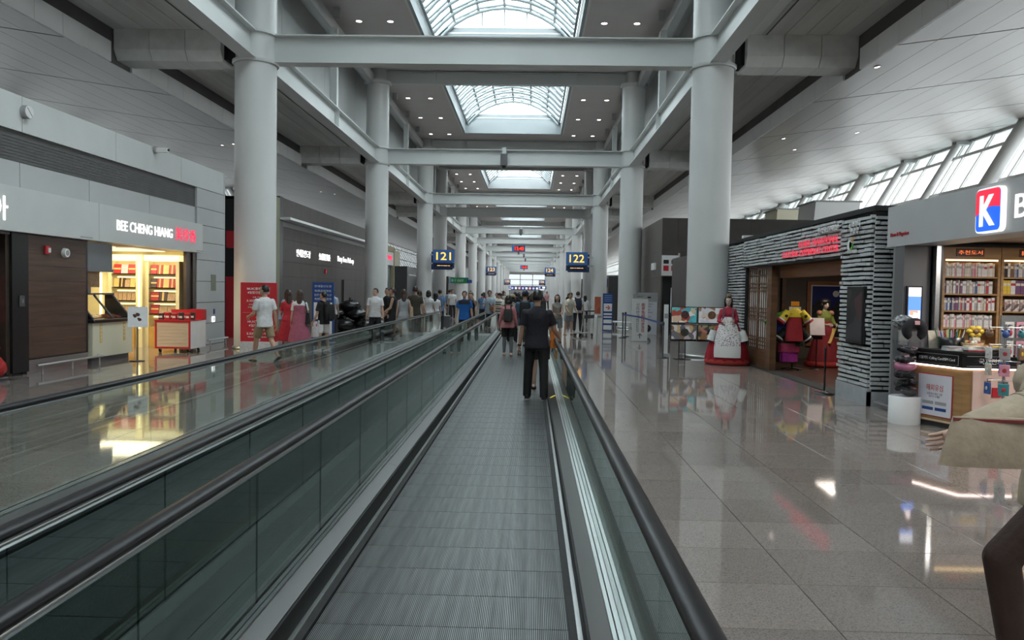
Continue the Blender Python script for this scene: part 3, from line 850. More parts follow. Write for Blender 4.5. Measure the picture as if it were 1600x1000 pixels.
    if style == 'cap' or pose.get('cap'):
        c = cloth(*pose['cap']); g = MB(); g.ell((0,0,0), (.094, .112, .098), 24, 14)
        g.v = [tuple(H @ Vector((v[0], v[1]-.012, max(v[2], -.0)+.032))) for v in g.v]
        g.build('cap_crown', c, root)
        g = MB(); pts = [(.075*cos(a), .085+.085*sin(a)) for a in [pi*i/10 for i in range(11)]] + [(-.075, .02), (.075, .02)]
        g.prism(pts, 'z', .034, .042); g.v = [tuple(H @ Vector(v)) for v in g.v]; g.build('cap_visor', c, root)
    if pose.get('hat'):
        g = MB().lathe([(.19, .045), (.185, .05), (.10, .055), (.095, .10), (.08, .135), (0, .14)], n=24); g.v = [tuple(H @ Vector((v[0], v[1]-.01, v[2]))) for v in g.v]
        g.build('straw_hat', cloth('straw', (.55, .45, .28)), root)
        g = MB().lathe([(.1015, .056), (.0985, .085)], n=24, caps=False); g.v = [tuple(H @ Vector((v[0], v[1]-.01, v[2]))) for v in g.v]; g.build('hat_band', HAIRB, root)
    # ---- upper garment
    st, cn, cc = top; cm_ = cloth(cn, cc)
    c = MB(); inf = .020; hem = {'tee': .80, 'polo': .82, 'blouse': .84, 'vest': .86, 'dress': .86, 'long': .80}[st]
    rg = [(z, rx+inf, ry+inf, y) for z, rx, ry, y in TORSO[sex]]
    lo = [r for r in rg if r[0] > hem + .02]; w0 = rg[1]
    lo = [(hem, w0[1]+.006, w0[2]+.008, w0[3])] + lo
    lo[-1] = (lo[-1][0]-.002, lo[-1][1]*.90, lo[-1][2]*.95, lo[-1][3])
    c.loft([ring(0, y, z, rx, ry, 20, F.T) for z, rx, ry, y in lo])
    fm = 1.0 if sex == 'm' else .84
    for q in 'lr':
        sh, el, wr = F.arm[q]
        if st in ('tee', 'polo', 'blouse', 'dress'):
            e = sh.lerp(el, .68); c.ell(sh, .063*fm, 12, 8); c.cone(sh, e, .063*fm, .072*fm, 14)
        elif st == 'long':
            e = el.lerp(wr, .90); fl2 = fm*pose.get('loose', 1.0); c.capsule(sh, el, .062*fl2, .056*fl2); c.ell(el, .056*fl2); c.cone(el, e, .056*fl2, .046*fl2, 14)
        else: c.ell(sh.lerp(F.T @ Vector((0, 0, 1.37)), .12), .058*fm, 12, 8)
    o = remesh(c, res, 2).build('dress_top' if st == 'dress' else {'tee': 't_shirt', 'polo': 'polo_shirt', 'blouse': 'blouse', 'vest': 'sleeveless_top', 'long': 'sweater'}[st], cm_, root)
    if st == 'polo':
        g = MB(); g.loft([ring(0, -.010, z, r, r*.95, 18, F.T) for z, r in ((1.425, .088), (1.475, .074), (1.478, .064), (1.43, .076))], caps=False); g.build('collar', cm_, root)
    if pose.get('stripes'):
        for i, z in enumerate((.90, 1.0, 1.10, 1.2, 1.3)):
            def at_(zq):
                for a_, b_ in zip(lo[:-1], lo[1:]):
                    if a_[0] <= zq <= b_[0]: t = (zq-a_[0])/(b_[0]-a_[0]); return [a_[i_]+(b_[i_]-a_[i_])*t for i_ in range(4)]
                return lo[0]
            g = MB(); g.loft([ring(0, at_(zz)[3], zz, at_(zz)[1]+.004, at_(zz)[2]+.004, 20, F.T) for zz in (z, z+.045)], caps=False); g.build('stripe', cloth('black', (.012, .012, .013)), root)
    # ---- lower garment
    st, cn, cc = bottom; cm_ = cloth(cn, cc)
    c = MB()
    Z = F.dz.z
    if st in ('trousers', 'shorts', 'leggings'):
        c.loft([ring(0, -.003, z+Z, rx, ry, 18) for z, rx, ry in ((.78, .150, .105), (.86, .176, .122), (.94, .172, .118), (1.00, .152, .106))])
        for q in 'lr':
            hp, kn, an, pit = F.leg[q]
            if st == 'trousers':
                c.capsule(hp - Vector((0,0,.0)), kn, .096, .074); c.cone(kn, an - (an-kn).normalized()*(-.03), .074, .066, 14); c.ell(kn, .073)
            elif st == 'leggings': c.capsule(hp, kn, .086, .058); c.capsule(kn, kn.lerp(an, .32), .057, .061); c.cone(kn.lerp(an, .32), an, .060, .042, 12)
            else: c.ell(hp, .098); c.cone(hp, hp.lerp(kn, .84), .100, .094, 16)
        remesh(c, res, 2).build(st, cm_, root)
    else:
        zl = {'skirt': .50, 'mini': .60, 'long_skirt': .30}[st]; fl_ = {'skirt': .25, 'mini': .205, 'long_skirt': .30}[st]
        rings = []
        for i in range(7):
            t = i/6; z = 1.02*(1-t) + zl*t; r = .140 + (fl_-.140)*min(1, t*1.15)**.8
            rings.append([(r*(1+.05*sin(a*9)*t)*cos(a), (r*.78)*(1+.05*sin(a*9)*t)*sin(a), z+Z) for a in [2*pi*j/36 for j in range(36)]])
        c.loft(rings); c.build('skirt', cm_, root)
    if lower:                                   # leggings or stockings under shorts or a skirt
        c = MB(); cm_ = cloth(*lower)
        for q in 'lr':
            hp, kn, an, pit = F.leg[q]; c.capsule(hp, kn, .086, .058); c.capsule(kn, kn.lerp(an, .32), .057, .061); c.cone(kn.lerp(an, .32), an, .060, .042, 12)
        remesh(c, res, 2).build('leggings', cm_, root)
    # ---- shoes
    st, cn, cc = shoes; cm_ = cloth(cn, cc)
    for q in 'lr':
        hp, kn, an, pit = F.leg[q]
        fd = Vector((0, cos(pit), -sin(pit))); up = Vector((0, sin(pit), cos(pit))); o = an - up*.08
        sec = [(-.075, .026, .045), (-.062, .036, .078), (-.02, .040, .088), (.05, .042, .070), (.11, .047, .052), (.16, .040, .042), (.195, .018, .028)]
        if st == 'shoe':
            g = MB(); g.loft([[o + fd*t + Vector((w_*cos(a), 0, 0)) + up*(.016 + max(0, hh*sin(a))) for a in [-.25 + (pi+.5)*j/10 for j in range(11)]] for t, w_, hh in sec]); sh_ = g.build('shoe', cm_, root)
            g = MB(); g.loft([[o + fd*t + Vector((sx*(w_+.005), 0, 0)) + up*z for sx, z in ((-1, .001), (1, .001), (1, .022), (-1, .022))] for t, w_, hh in sec]); g.build('sole', cloth('sole_white', (.55, .55, .55)) if cn != 'brown' else cm_, sh_)
        else:
            g = MB(); g.loft([[o + fd*t + Vector((sx*(w_+.004), 0, 0)) + up*z for sx, z in ((-1, -.004), (1, -.004), (1, .016), (-1, .016))] for t, w_, hh in sec]); sh_ = g.build('sandal', cm_, root)
            g = MB(); g.tube([o + fd*.04 + Vector((-.045, 0, 0)) + up*.02, o + fd*.09 + up*.062, o + fd*.04 + Vector((.045, 0, 0)) + up*.02], .008, 6); g.build('strap', cm_, sh_)
    return root, F

def world_of(root): return Matrix.Translation(root.location) @ root.rotation_euler.to_matrix().to_4x4() @ Matrix.Diagonal((*root.scale, 1))
def carried(root, name, label, cat, off=(0,0,0)):
    """a top-level thing placed in the frame of the person who carries it"""
    t = thing(name, label, cat, root.location, root.rotation_euler.z); t.scale = root.scale
    return t
def backpack(root, F, label, col, w=.28, h=.42, d=.15, z=1.0):
    t = carried(root, 'backpack', label, 'backpack'); m = cloth(*col)
    T = F.T
    g = MB(); rings = []
    for i in range(9):
        u = i/8; s_ = sin(pi*min(1, max(0, u))); ww = w/2*(.88 + .12*s_); dd = d/2*(.55 + .45*s_**.5)
        rings.append([T @ Vector((p[0], -.145 - d/2 + p[1], z + h*u)) for p in [(ww*math.copysign(abs(cos(a))**.6, cos(a)), dd*math.copysign(abs(sin(a))**.6, sin(a))) for a in [2*pi*j/20 for j in range(20)]]])
    g.loft(rings); g.build('pack_body', m, t)
    g = MB(); g.loft([[T @ Vector((ww*math.copysign(abs(cos(a))**.6, cos(a)), -.15 - d - .0 + .03*sin(a), z+.03+zz)) for a in [2*pi*j/14 for j in range(14)]] for zz, ww in ((0, w*.36), (h*.1, w*.40), (h*.33, w*.40), (h*.36, w*.36))]); g.build('front_pocket', m, t)
    for sx in (-1, 1):
        pts = [(sx*.09, -.155, z+h*.95), (sx*.095, -.11, 1.45), (sx*.105, .0, 1.475), (sx*.125, .10, 1.42), (sx*.145, .135, 1.25), (sx*.165, .08, 1.08), (sx*.13, -.14, z+.08)]
        if F.sex == 'f': pts = [(x*.86, y*.98, zz-.012) for x, y, zz in pts]
        g = MB()
        for a, b in zip(pts[:-1], pts[1:]): g.bar(T @ Vector(a), T @ Vector(b), .042, .014)
        g.build('strap', m, t)
    return t
def shoulder_bag(root, F, label, col, side=1, z=.72, w=.30, h=.26, d=.11, y=-.02, strap=True, name='shoulder_bag', x=None):
    t = carried(root, name, label, 'bag'); m = cloth(*col)
    x = (.27 if x is None else x)*side; g = MB(); rings = []
    for i in range(7):
        u = i/6; dd = d/2*(1-.35*u); ww = w/2*(1-.12*u)
        rings.append([(x + dd*math.copysign(abs(cos(a))**.55, cos(a)), y + ww*math.copysign(abs(sin(a))**.55, sin(a)), z+h*u) for a in [2*pi*j/18 for j in range(18)]])
    g.loft(rings); g.build('bag_body', m, t)
    if strap:
        g = MB()
        top = Vector((side*.165, 0, 1.455)) if F.sex == 'm' else Vector((side*.14, 0, 1.43))
        for yy in (-w*.38, w*.38):
            g.bar((x, y+yy, z+h*.96), (top.x, top.y+yy*.35, top.z), .028, .010)
        g.build('strap', m, t)
    else:
        g = MB(); 
        for dx in (-.03, .03): g.tube([(x+dx, y-w*.22, z+h), (x+dx*.6, y-w*.12, z+h+.12), (x+dx*.6, y+w*.12, z+h+.12), (x+dx, y+w*.22, z+h)], .006, 6)
        g.build('handle', m, t)
    return t
# ================================================================== left side: snack shop building
XL = -9.3
M_WOODP = wood('walnut_panel', (.060, .034, .024), (.125, .072, .05), (.7, .7, 9), .38)
M_CREAM = mat('cream_laminate', (.72, .68, .52), .5, noise=(60, .08))
M_BRONZE = mat('bronze_frame', (.10, .075, .06), .35, metal=.6, noise=(8, .1))
M_REDBOX = mat('red_giftbox', (.42, .02, .025), .4, noise=(12, .12))
M_GOLD = mat('gold_band', (.70, .48, .16), .4, noise=(12, .1))
M_DKBOX = mat('dark_giftbox', (.06, .03, .03), .4, noise=(12, .2))
M_KRAFT = mat('kraft_pack', (.45, .30, .17), .55, noise=(20, .2))
M_PINKP = mat('pink_pack', (.75, .42, .45), .5, noise=(12, .1))
M_JERKY = mat('glazed_meat', (.30, .06, .02), .22, noise=(25, .5))
M_SHELFW = mat('shop_ivory', (.78, .70, .42), .5, noise=(4, .05))
M_DKGREY = mat('dark_grey_panel', (.10, .10, .105), .35, noise=(3, .08))

shop = structure('wall_left', (0, 0, 0), 'light grey panelled shop front on the left')
# upper wall: panels, louvre, sign band
def wall_panel(y0, y1, z0, z1, m=M_WALLPL, x=XL, t=.06, name='panel', par=shop, g=.008):
    return MB().box(x-t, x, y0+g, y1-g, z0+g, z1-g).build(name, m, par)
ysj = [2.0, 5.6, 9.9, 13.85, 17.0, 20.2]
for a, b in zip(ysj[:-1], ysj[1:]): wall_panel(a, b, 4.42, 5.08)
wall_panel(20.2, 23.0, 4.42, 5.08)
ysk = [4.2, 7.4, 10.6, 13.85, 16.05, 18.6, 21.15]
for a, b in zip(ysk[:-1], ysk[1:]): wall_panel(a, b, 3.4, 3.88, M_WALLP, XL-.05)
MB().box(XL-.30, XL-.25, 2, 21.15, 3.85, 4.45).build('louvre_back', M_BLACKM, shop)
for i in range(8):
    z = 3.92 + i*.058
    MB().prism([(XL-.20, z), (XL-.06, z-.03), (XL-.06, z-.018), (XL-.20, z+.012)], 'y', 2, 21.12).build('louvre_slat', M_DKGREY, shop)
for z0, z1 in ((3.40, 3.88), (3.88, 4.42)): wall_panel(21.15, 23.0, z0, z1, M_WALLP)
zs = [0.0, .62, 1.22, 1.82, 2.42, 2.92, 3.40]
for a, b in zip(zs[:-1], zs[1:]): wall_panel(21.15, 23.0, a, b, M_WALLP)
for a, b in zip(zs[:-1]+[3.4, 3.88, 4.42], zs[1:]+[3.88, 4.42, 5.08]):      # rounded end
    c = (XL-.55, 23.0); pts = [(c[0]+.55*cos(t), c[1]+.55*sin(t)) for t in [pi/2*i/8 for i in range(9)]] + [(c[0]+.5*cos(t), c[1]+.5*sin(t)) for t in [pi/2*i/8 for i in range(8, -1, -1)]]
    MB().prism(pts, 'z', a+.006, b-.006, smooth=False).build('corner_panel', M_WALLP, shop)
MB().box(-15, XL-.55, 23.5, 23.55, 0, 5.08).build('return_wall', M_WALLP, shop)
MB().box(-15, XL-.06, 2, 23.4, 5.0, 5.06).build('roof_deck', M_WALLP, shop)
MB().box(XL-.10, XL-.07, 2, 23.0, 3.38, 5.0).box(XL-.10, XL-.07, 21.2, 23.0, 0, 3.4).build('backing', M_SEAM, shop)
MB().box(XL-.02, XL+.004, 22.1, 22.45, 1.55, 2.02).build('service_hatch', mat('hatch_olive', (.20, .21, .15), .5, noise=(5, .05)), shop)
# sign band
sg = thing('shop_sign', 'pale grey sign band reading BEE CHENG HIANG in white with red characters', 'sign', (XL, 0, 2.60))
for a, b in ((8.0, 16.05), (16.05, 21.17)): MB().box(-.1, .16, a+.006, b-.006, 0, .79).build('sign_panel', M_WALLPL, sg)
text('lettering', 'BEE CHENG HIANG', E_WHITE, sg, (.16, 18.05, .40), 'R', h=.225, w=2.62, depth=.012, bold=.004)
text('red_characters', '美珍香', E_RED, sg, (.16, 20.12, .42), 'R', h=.34, w=1.2, depth=.012, bold=.0)
text('lettering', '아', E_WHITE, sg, (.16, 13.02, .38), 'R', h=.42, depth=.012, bold=.01)
for y in (15.6, 21.0): MB().box(.16, .163, y-.22, y+.2, .03, .06).build('small_print', M_GREYP, sg)
# walnut wall panel with black edges
wd = structure('wall_walnut', (XL, 0, 0), 'walnut panel wall')
nb = 8
for i in range(nb):
    z0 = .28 + (2.60-.28)*i/nb; z1 = .28 + (2.60-.28)*(i+1)/nb
    MB().box(-.1, -.02, 14.0, 15.86, z0+.002, z1-.002).build('plank', M_WOODP, wd, None)
MB().box(-.14, -.03, 15.86, 15.95, .25, 2.6).box(-.14, .0, 13.55, 14.0, .05, 2.6).box(-.14, -.03, 14, 15.9, .25, .28).build('black_edge', M_BLACK, wd)
MB().box(-.12, -.04, 14.0, 15.95, 0, .25).build('kick_plate', M_STEEL, wd)
t = thing('fire_alarm', 'small red fire alarm box high on the walnut panel', 'alarm', (XL-.02, 14.55, 2.33))
MB().bbox(0, .05, -.07, .07, -.08, .08, .01).build('housing', M_RED, t); MB().box(.05, .06, -.01, .06, -.05, .04).build('cover', M_WHITE, t)
t = thing('wall_speaker', 'round white speaker beside the red alarm on the walnut panel', 'speaker', (XL-.02, 15.12, 2.30))
MB().cone((0,0,0), (.07,0,0), .10, .085, 20).build('housing', M_WHITE, t); MB().cone((.07,0,0), (.075,0,0), .055, .055, 20).build('grille', M_GREYP, t)
t = thing('wall_switch', 'dark switch plate on the black pillar by the walnut panel', 'switch', (XL, 13.8, 1.36))
MB().bbox(0, .02, -.07, .07, -.10, .10, .008).build('plate', M_DKGREY, t); MB().box(.02, .03, -.03, .03, -.04, .04).build('button', M_STEEL, t)
# bumper rail in front of the walnut wall and of the end wall
def bumper(y0, y1, x, label):
    t = thing('bumper_rail', label, 'rail', (x, 0, 0))
    MB().tube([(0, y0, .17), (0, y1, .17), (-.18, y1+.1, .17)], .022, 10).build('rail', M_STEELB, t)
    n = max(2, int((y1-y0)/1.0)+1)
    for i in range(n):
        y = y0 + .15 + (y1-y0-.3)*i/(n-1); MB().cone((0, y, 0), (0, y, .16), .014, .014, 8).build('post', M_STEEL, t)
bumper(13.9, 16.1, XL+.22, 'low steel bumper rail in front of the walnut panel')
bumper(21.2, 22.6, XL+.30, 'low steel bumper rail at the foot of the grey end wall')
# shop interior
inn = structure('wall_shop', (0, 0, 0), 'lit interior of the snack shop')
MB().box(-12.6, -12.5, 15.9, 21.15, 0, 2.75).build('back_wall', M_SHELFW, inn)
MB().box(-12.5, XL-.1, 21.05, 21.15, 0, 2.75).build('side_wall', M_SHELFW, inn)
MB().box(-12.5, XL-.12, 15.88, 15.95, 0, 2.75).build('side_wall', M_DKGREY, inn)
MB().box(-12.5, XL-.1, 15.9, 21.15, 2.62, 2.72).build('ceiling_panel', mat('shop_ceiling', (.22, .15, .10), .5, noise=(2, .4)), inn)
MB().box(XL-.10, XL-.02, 20.55, 20.72, 0, 2.6).box(XL-.10, XL-.02, 20.95, 21.15, 0, 2.6).box(XL-.09, XL-.06, 20.72, 20.95, 0, 2.6).build('bronze_jamb', M_BRONZE, inn)
# counter: cream front, black worktop, display case
ct = thing('display_counter', 'cream fronted snack counter with black worktop and gold strips', 'counter', (XL+.02, 16.05, 0))
MB().bbox(-.60, 0, 0, 1.62, .12, .86, .01).build('front', M_CREAM, ct)
MB().box(-.55, -.06, .05, 1.55, 0, .12).build('plinth', M_DKGREY, ct)
MB().bbox(-.66, .05, -.04, 1.68, .86, .93, .015).build('worktop', M_BLACK, ct)
for y in (.30, 1.25): MB().box(0, .006, y-.045, y+.045, .42, .84).build('gold_strip', M_GOLD, ct)
for y in (.30, 1.25):
    for k in range(4): MB().prism([(y, .50+k*.08), (y+.025, .53+k*.08), (y, .56+k*.08), (y-.025, .53+k*.08)], 'x', .006, .009).build('emblem', M_CREAM, ct)
cs = thing('display_case', 'slanted glass display case of jerky slices on the snack counter', 'display case', (XL, 16.1, .93))
MB().prism([(-.6, 0), (0, 0), (-.42, .52), (-.6, .52)], 'y', 0, .02).prism([(-.6, 0), (0, 0), (-.42, .52), (-.6, .52)], 'y', 1.5, 1.52).build('side_frame', M_BLACK, cs)
for y in (0, .75, 1.5): MB().bar((0, y, .01), (-.42, y, .52), .05, .03).build('frame_bar', M_DKGREY, cs)
MB().add([(-.005, .02, .02), (-.005, 1.5, .02), (-.42, 1.5, .51), (-.42, .02, .51)], [(0,1,2,3)]).build('glass_front', M_CLEAR, cs)
MB().box(-.62, -.38, 0, 1.52, .52, .56).build('top_shelf', M_DKGREY, cs)
rj = random.Random(3)
for i in range(14):
    y = .12 + (i % 7)*.19; x = -.42 + (i//7)*.22
    sl = MB().mbox(Matrix.Rotation(.25, 4, 'Y') @ Matrix.Rotation(rj.uniform(-.2, .2), 4, 'Z'), .18, .15, .02).build('jerky_slab', M_JERKY, None, (XL+x, 16.1+y, .975+.0*i))
    tag(sl, f"glazed red meat slab in the display case, {'back' if i < 7 else 'front'} tray", 'food', 'jerky slabs in the case')
t = thing('menu_board', 'plain tan board hanging over the display case', 'board', (XL-.35, 16.15, 1.62)); MB().bbox(-.02, .02, 0, .78, 0, .42, .006).build('panel', M_KRAFT, t)
for y in (.05, .9): MB().cone((0, y, .42), (0, y, 1.0), .006, .006, 6).build('hanger', M_STEEL, t)
t = thing('price_card', 'grey card standing on top of the display case', 'card', (XL-.5, 16.55, 1.49)); MB().bbox(-.01, .01, 0, .32, 0, .38, .006).build('card', M_GREYP, t)
tag(MB().box(XL-.12, XL-.06, 16.0, 16.95, 2.02, 2.58).box(XL-.13, XL-.05, 15.97, 16.98, 1.96, 2.02).build('shop_shutter', [mat('smoked_panel', (.16, .17, .18), .25, noise=(2, .05))], None), 'smoked grey panel hanging at the top left of the snack shop', 'panel')
tag(MB().bbox(XL-.5, XL-.3, 16.95, 17.35, 2.05, 2.58, .01).build('patterned_post', M_CREAM, None), 'patterned cream box hanging beside the smoked panel', 'panel')
# shelves with lit edges and gift boxes
E_SHELF = emis('shelf_light', (1, .82, .40), 2.0)
def shelf_unit(x0, x1, yw, label, bay, boxes, zs):
    """stands against a wall that faces the camera end"""
    w = x1-x0
    u = thing('shelf_unit', label, 'shelf', (x0, yw, 0))
    MB().box(0, w, -.02, 0, 0, 2.5).build('back_panel', M_SHELFW, u)
    for a in (-.10, w): MB().box(a, a+.10, -.3, 0, 0, 2.5).build('upright', M_SHELFW, u)
    MB().box(-.10, w+.10, -.36, 0, 2.34, 2.5).build('lit_header', E_WARM, u)
    MB().box(.02, w-.02, -.32, -.03, 0, .55).build('base_cabinet', mat('amber_cabinet', (.55, .32, .08), .45, noise=(5, .1)), u)
    for z in zs:
        MB().box(.01, w-.01, -.32, 0, z-.02, z).build('shelf_board', M_BLACK, u)
        MB().box(.02, w-.02, -.04, -.02, z-.10, z-.07).build('shelf_lamp', E_SHELF, u)
    names = {'r': (M_REDBOX, 'red gift box'), 'g': (M_GOLD, 'gold gift box'), 'd': (M_DKBOX, 'dark gift box'), 'k': (M_KRAFT, 'kraft pouch'), 'p': (M_PINKP, 'pink packet')}
    for zi, row in zip(zs, boxes):
        n = len(row); pos = ('top', 'second', 'third', 'lowest')[zs.index(zi)]
        for i, ch in enumerate(row):
            m, nm = names[ch]
            x = .03 + (w-.06)*i/n; bw = (w-.06)/n - .012; h = {'k': .20, 'r': .25, 'd': .25, 'g': .24, 'p': .25}[ch]
            o = thing('gift_box', f"{nm} on the {pos} shelf of the {bay} bay, {['first','second','third','fourth','fifth'][i]} from left", 'box', (x0+x, yw-.20, zi), 0, 'gift boxes in the snack shop')
            Mx = Matrix.Rotation(-.16, 4, 'X')
            MB().mbox(Matrix.Translation((bw/2, 0, h/2+.008)) @ Mx, bw, .07, h).build('carton', m, o)
            if ch in 'rd': MB().mbox(Matrix.Translation((bw/2, -.002, h/2+.008)) @ Mx, bw*(1.0 if i % 2 == 0 else .25), .071, h*(.16 if i % 2 == 0 else 1.0)).build('band', M_GOLD, o)
    return u
ZSH = [1.98, 1.61, 1.25, .90]
shelf_unit(-11.42, -10.76, 20.95, 'ivory lit shelf unit of the left bay in the snack shop', 'left', ['rpr', 'gdkg', 'kkkkk', 'kkkk'], ZSH)
shelf_unit(-10.40, -9.66, 20.95, 'ivory lit shelf unit of the right bay beside the bronze jamb', 'right', ['rrgr', 'drgr', 'rdk', 'rkk'], ZSH)
MB().box(-10.66, -10.50, 20.5, 20.95, 0, 2.5).build('lit_pillar', M_SHELFW, inn)
MB().box(-10.60, -10.56, 20.47, 20.5, .5, 2.3).build('pillar_lamp', E_SHELF, inn)
MB().box(-11.9, -11.84, 20.9, 20.94, .8, 2.0).build('wall_lamp', E_SHELF, inn)
# shop lamp
for (x, y) in ((-10.9, 17.5), (-10.7, 19.6)):
    ld = bpy.data.lights.new('shop_lamp', 'AREA'); ld.energy = 42; ld.size = 1.7; ld.color = (1, .84, .55)
    t = thing('ceiling_lamp', f"warm square ceiling lamp inside the snack shop, {'left' if y < 18 else 'right'} one", 'lamp', (x, y, 2.60)); lo = link('lamp_light', ld, t, (0, 0, -.03))
    MB().box(-.85, .85, -.85, .85, -.02, .0).build('diffuser', emis('lamp_warm', (1, .84, .55), .9), t)
# red framed cart with packets
c = thing('promo_cart', 'white wheeled cart with red framed front and red packs on top', 'cart', (-8.98, 19.05, 0))
MB().box(-.45, .45, 0, .9, .10, .80).build('body', M_WHITE, c)
g = MB()
for a in ((-.45, .45, .10, .145), (-.45, .45, .755, .80)): g.box(a[0], a[1], -.02, 0, a[2], a[3])
g.box(-.45, -.405, -.02, 0, .145, .755); g.box(.405, .45, -.02, 0, .145, .755); g.build('red_frame', M_RED, c)
M_PALEW = wood('pale_wood', (.60, .46, .33), (.70, .56, .42), (2, 2, 30), .5)
for i in range(7): MB().box(-.403, .403, -.012, 0, .147+i*.0868, .147+(i+1)*.0868-.004).build('front_slat', M_PALEW, c)
MB().box(-.46, .46, -.03, .92, .80, .82).build('tray', M_RED, c)
MB().box(-.46, .46, .88, .92, .82, 1.06).box(.1, .46, .70, .88, .82, 1.08).build('red_riser', M_RED, c)
for i, (x, y) in enumerate(((-.36, .08), (-.3, .8), (.36, .08), (.3, .8))):
    MB().cone((x-.02, y, .05), (x+.02, y, .05), .05, .05, 14).build('wheel', M_BLACK, c); MB().box(x-.03, x+.03, y-.03, y+.03, .05, .1).build('caster', M_STEEL, c)
for i in range(10):
    x = -.36 + (i % 5)*.17; y = .14 + (i//5)*.28
    p = thing('snack_pack', f"{'dark' if i % 3 == 0 else 'red'} snack pack standing on the red framed cart, {'front' if i < 5 else 'back'} row", 'packet', (-8.98+x, 19.05+y, .82), 0, 'packs on the cart')
    MB().bbox(-.06, .06, -.04, .04, 0, .17+.02*(i % 2), .012).build('pack', M_DKBOX if i % 3 == 0 else M_REDBOX, p); MB().box(-.04, .04, -.044, -.04, .05, .10).build('pack_label', M_PAPER, p)
# poster stand before the counter
t = thing('poster_stand', 'small white poster of cookies on a black stand before the counter', 'sign', (-8.70, 16.75, 0))
MB().lathe([(.16, 0), (.16, .012), (.02, .02)], n=24).build('foot', M_BLACK, t); MB().cone((0,0,.01), (0,0,.9), .012, .012, 8).build('pole', M_BLACK, t); MB().cone((0,.05,.01), (0,.05,.9), .008, .008, 8).build('pole', M_BLACK, t)
Mx = Matrix.Translation((.02, 0, .98)) @ Matrix.Rotation(.5, 4, 'Z') @ Matrix.Rotation(-.25, 4, 'X')
MB().mbox(Mx, .40, .015, .46).build('poster', M_PAPER, t)
for dx, dz in ((-.07, .02), (.02, -.06), (-.01, .05)): 
    g = MB(); g.ell(Mx @ Vector((dx, -.012, dz)), (.06, .008, .04), 12, 6); g.build('cookie_print', mat('cookie', (.16, .07, .05), .6, noise=(30, .3)), t)
# neighbour shop at the very left edge
t = thing('menu_screen', 'dark upright menu screen with red dishes at the left edge', 'screen', (XL-.35, 12.9, .0))
MB().bbox(-.05, 0, 0, .62, .95, 2.05, .01).build('frame', M_BLACK, t); MB().box(0, .004, .03, .59, .99, 2.01).build('display', picture('menu_print', [(.01,.01,.012),(.01,.01,.012),(.25,.02,.02),(.01,.01,.012),(.02,.02,.05),(.4,.12,.08)], 7, 2.0, .6), t)
text('lettering', '고!', M_PAPER, t, (.006, .45, 1.78), 'R', h=.13, depth=.002)
for y in (.12, .5): MB().box(-.05, -.01, y-.03, y+.03, 0, .95).build('leg', M_BLACK, t)
ns = structure('wall_neighbour', (0,0,0), 'dark neighbouring restaurant front')
MB().box(XL-2.5, XL-2.4, 5, 13.6, 0, 2.7).build('back_wall', M_DKGREY, ns); MB().box(XL-2.4, XL-.05, 13.45, 13.6, 0, 2.6).build('side_wall', M_BRONZE, ns)
MB().box(XL-2.4, XL, 5, 13.5, 2.55, 2.62).build('ceiling_panel', M_DKGREY, ns)
t = thing('red_stool', 'glossy red rounded stool figure at the left edge of the shops', 'stool', (XL+.0, 12.95, .07)); MB().lathe([(.20, 0), (.27, .10), (.25, .22), (.13, .38), (.17, .50), (.13, .58), (0, .6)], n=24).build('body', mat('red_gloss', (.42, .02, .02), .15, noise=(3, .1)), t)
MB().lathe([(.30, -.07), (.30, 0), (.27, .0)], n=24).build('base', M_BLACK, t)
# wall clock and camera above the louvre
t = thing('wall_clock', 'round white wall fitting above the louvre at upper left', 'wall fitting', (XL, 13.9, 4.80)); MB().cone((0,0,0), (.10,0,0), .12, .12, 24).build('case', M_GREYP, t); MB().cone((.10,0,0), (.11,0,0), .115, .11, 24).build('face', M_WHITE, t); MB().bar((.112,-.07,.07), (.112,.07,-.07), .012, .004).build('hand', M_DKGREY, t)
t = thing('security_camera', 'small white security camera on the upper left wall', 'camera', (XL, 18.75, 5.0)); MB().cone((0,0,0), (.06,0,0), .09, .09, 16).build('mount', M_GREYP, t); MB().bbox(.06, .34, -.05, .05, -.06, .05, .01).build('housing', M_WHITE, t); MB().cone((.34,0,0), (.37,0,0), .03, .03, 12).build('lens', M_BLACK, t)

# ================================================================== left side: dark pick-up hall and beyond
dk = structure('wall_pickup', (0, 0, 0), 'dark brown duty free pick-up wall')
jy = [28.4, 30.8, 33.2, 35.6, 38.0, 40.4, 42.8, 44.6]
jz = [0, 1.05, 2.1, 2.66, 3.5, 4.25, 5.02]
for a, b in zip(jy[:-1], jy[1:]):
    for c_, d in zip(jz[:-1], jz[1:]):
        if a == 35.6 and d <= 2.1: continue
        MB().box(XL-.06, XL, a+.004, b-.004, c_+.004, d-.004).build('panel', M_DARKBR, dk)
MB().box(XL-.06, XL, 35.6, 37.4, 0, 2.1).box(XL-.06, XL, 38.4-.45, 38.0, 0, 2.1).build('panel', M_DARKBR, dk)
MB().box(XL-.4, XL-.1, 37.3, 38.0, 0, 2.1).build('doorway', M_BLACKM, dk)
MB().box(XL-.12, XL-.07, 28.1, 44.6, 0, 5.0).box(-16, XL-.1, 28.0, 28.1, 0, 5.0).box(-16, XL-.1, 44.5, 44.6, 0, 5.0).box(-16, XL-.1, 28, 44.6, 4.9, 4.96).build('backing', M_BLACKM, dk)
MB().box(XL-.1, XL+.06, 28.0, 28.35, 0, 5.02).build('black_jamb', M_BLACK, dk)
MB().box(XL-.5, XL+.06, 27.6, 28.0, 0, 4.95).build('olive_jamb', mat('olive_jamb', (.20, .20, .13), .5, noise=(4, .05)), dk)
MB().box(XL, XL+.45, 28.0, 44.4, 4.16, 4.25).build('light_shelf', M_FASCIA, dk)
MB().box(XL, XL+.03, 28.4, 44.4, 3.95, 4.16).build('shelf_shadow_panel', M_DKGREY, dk)
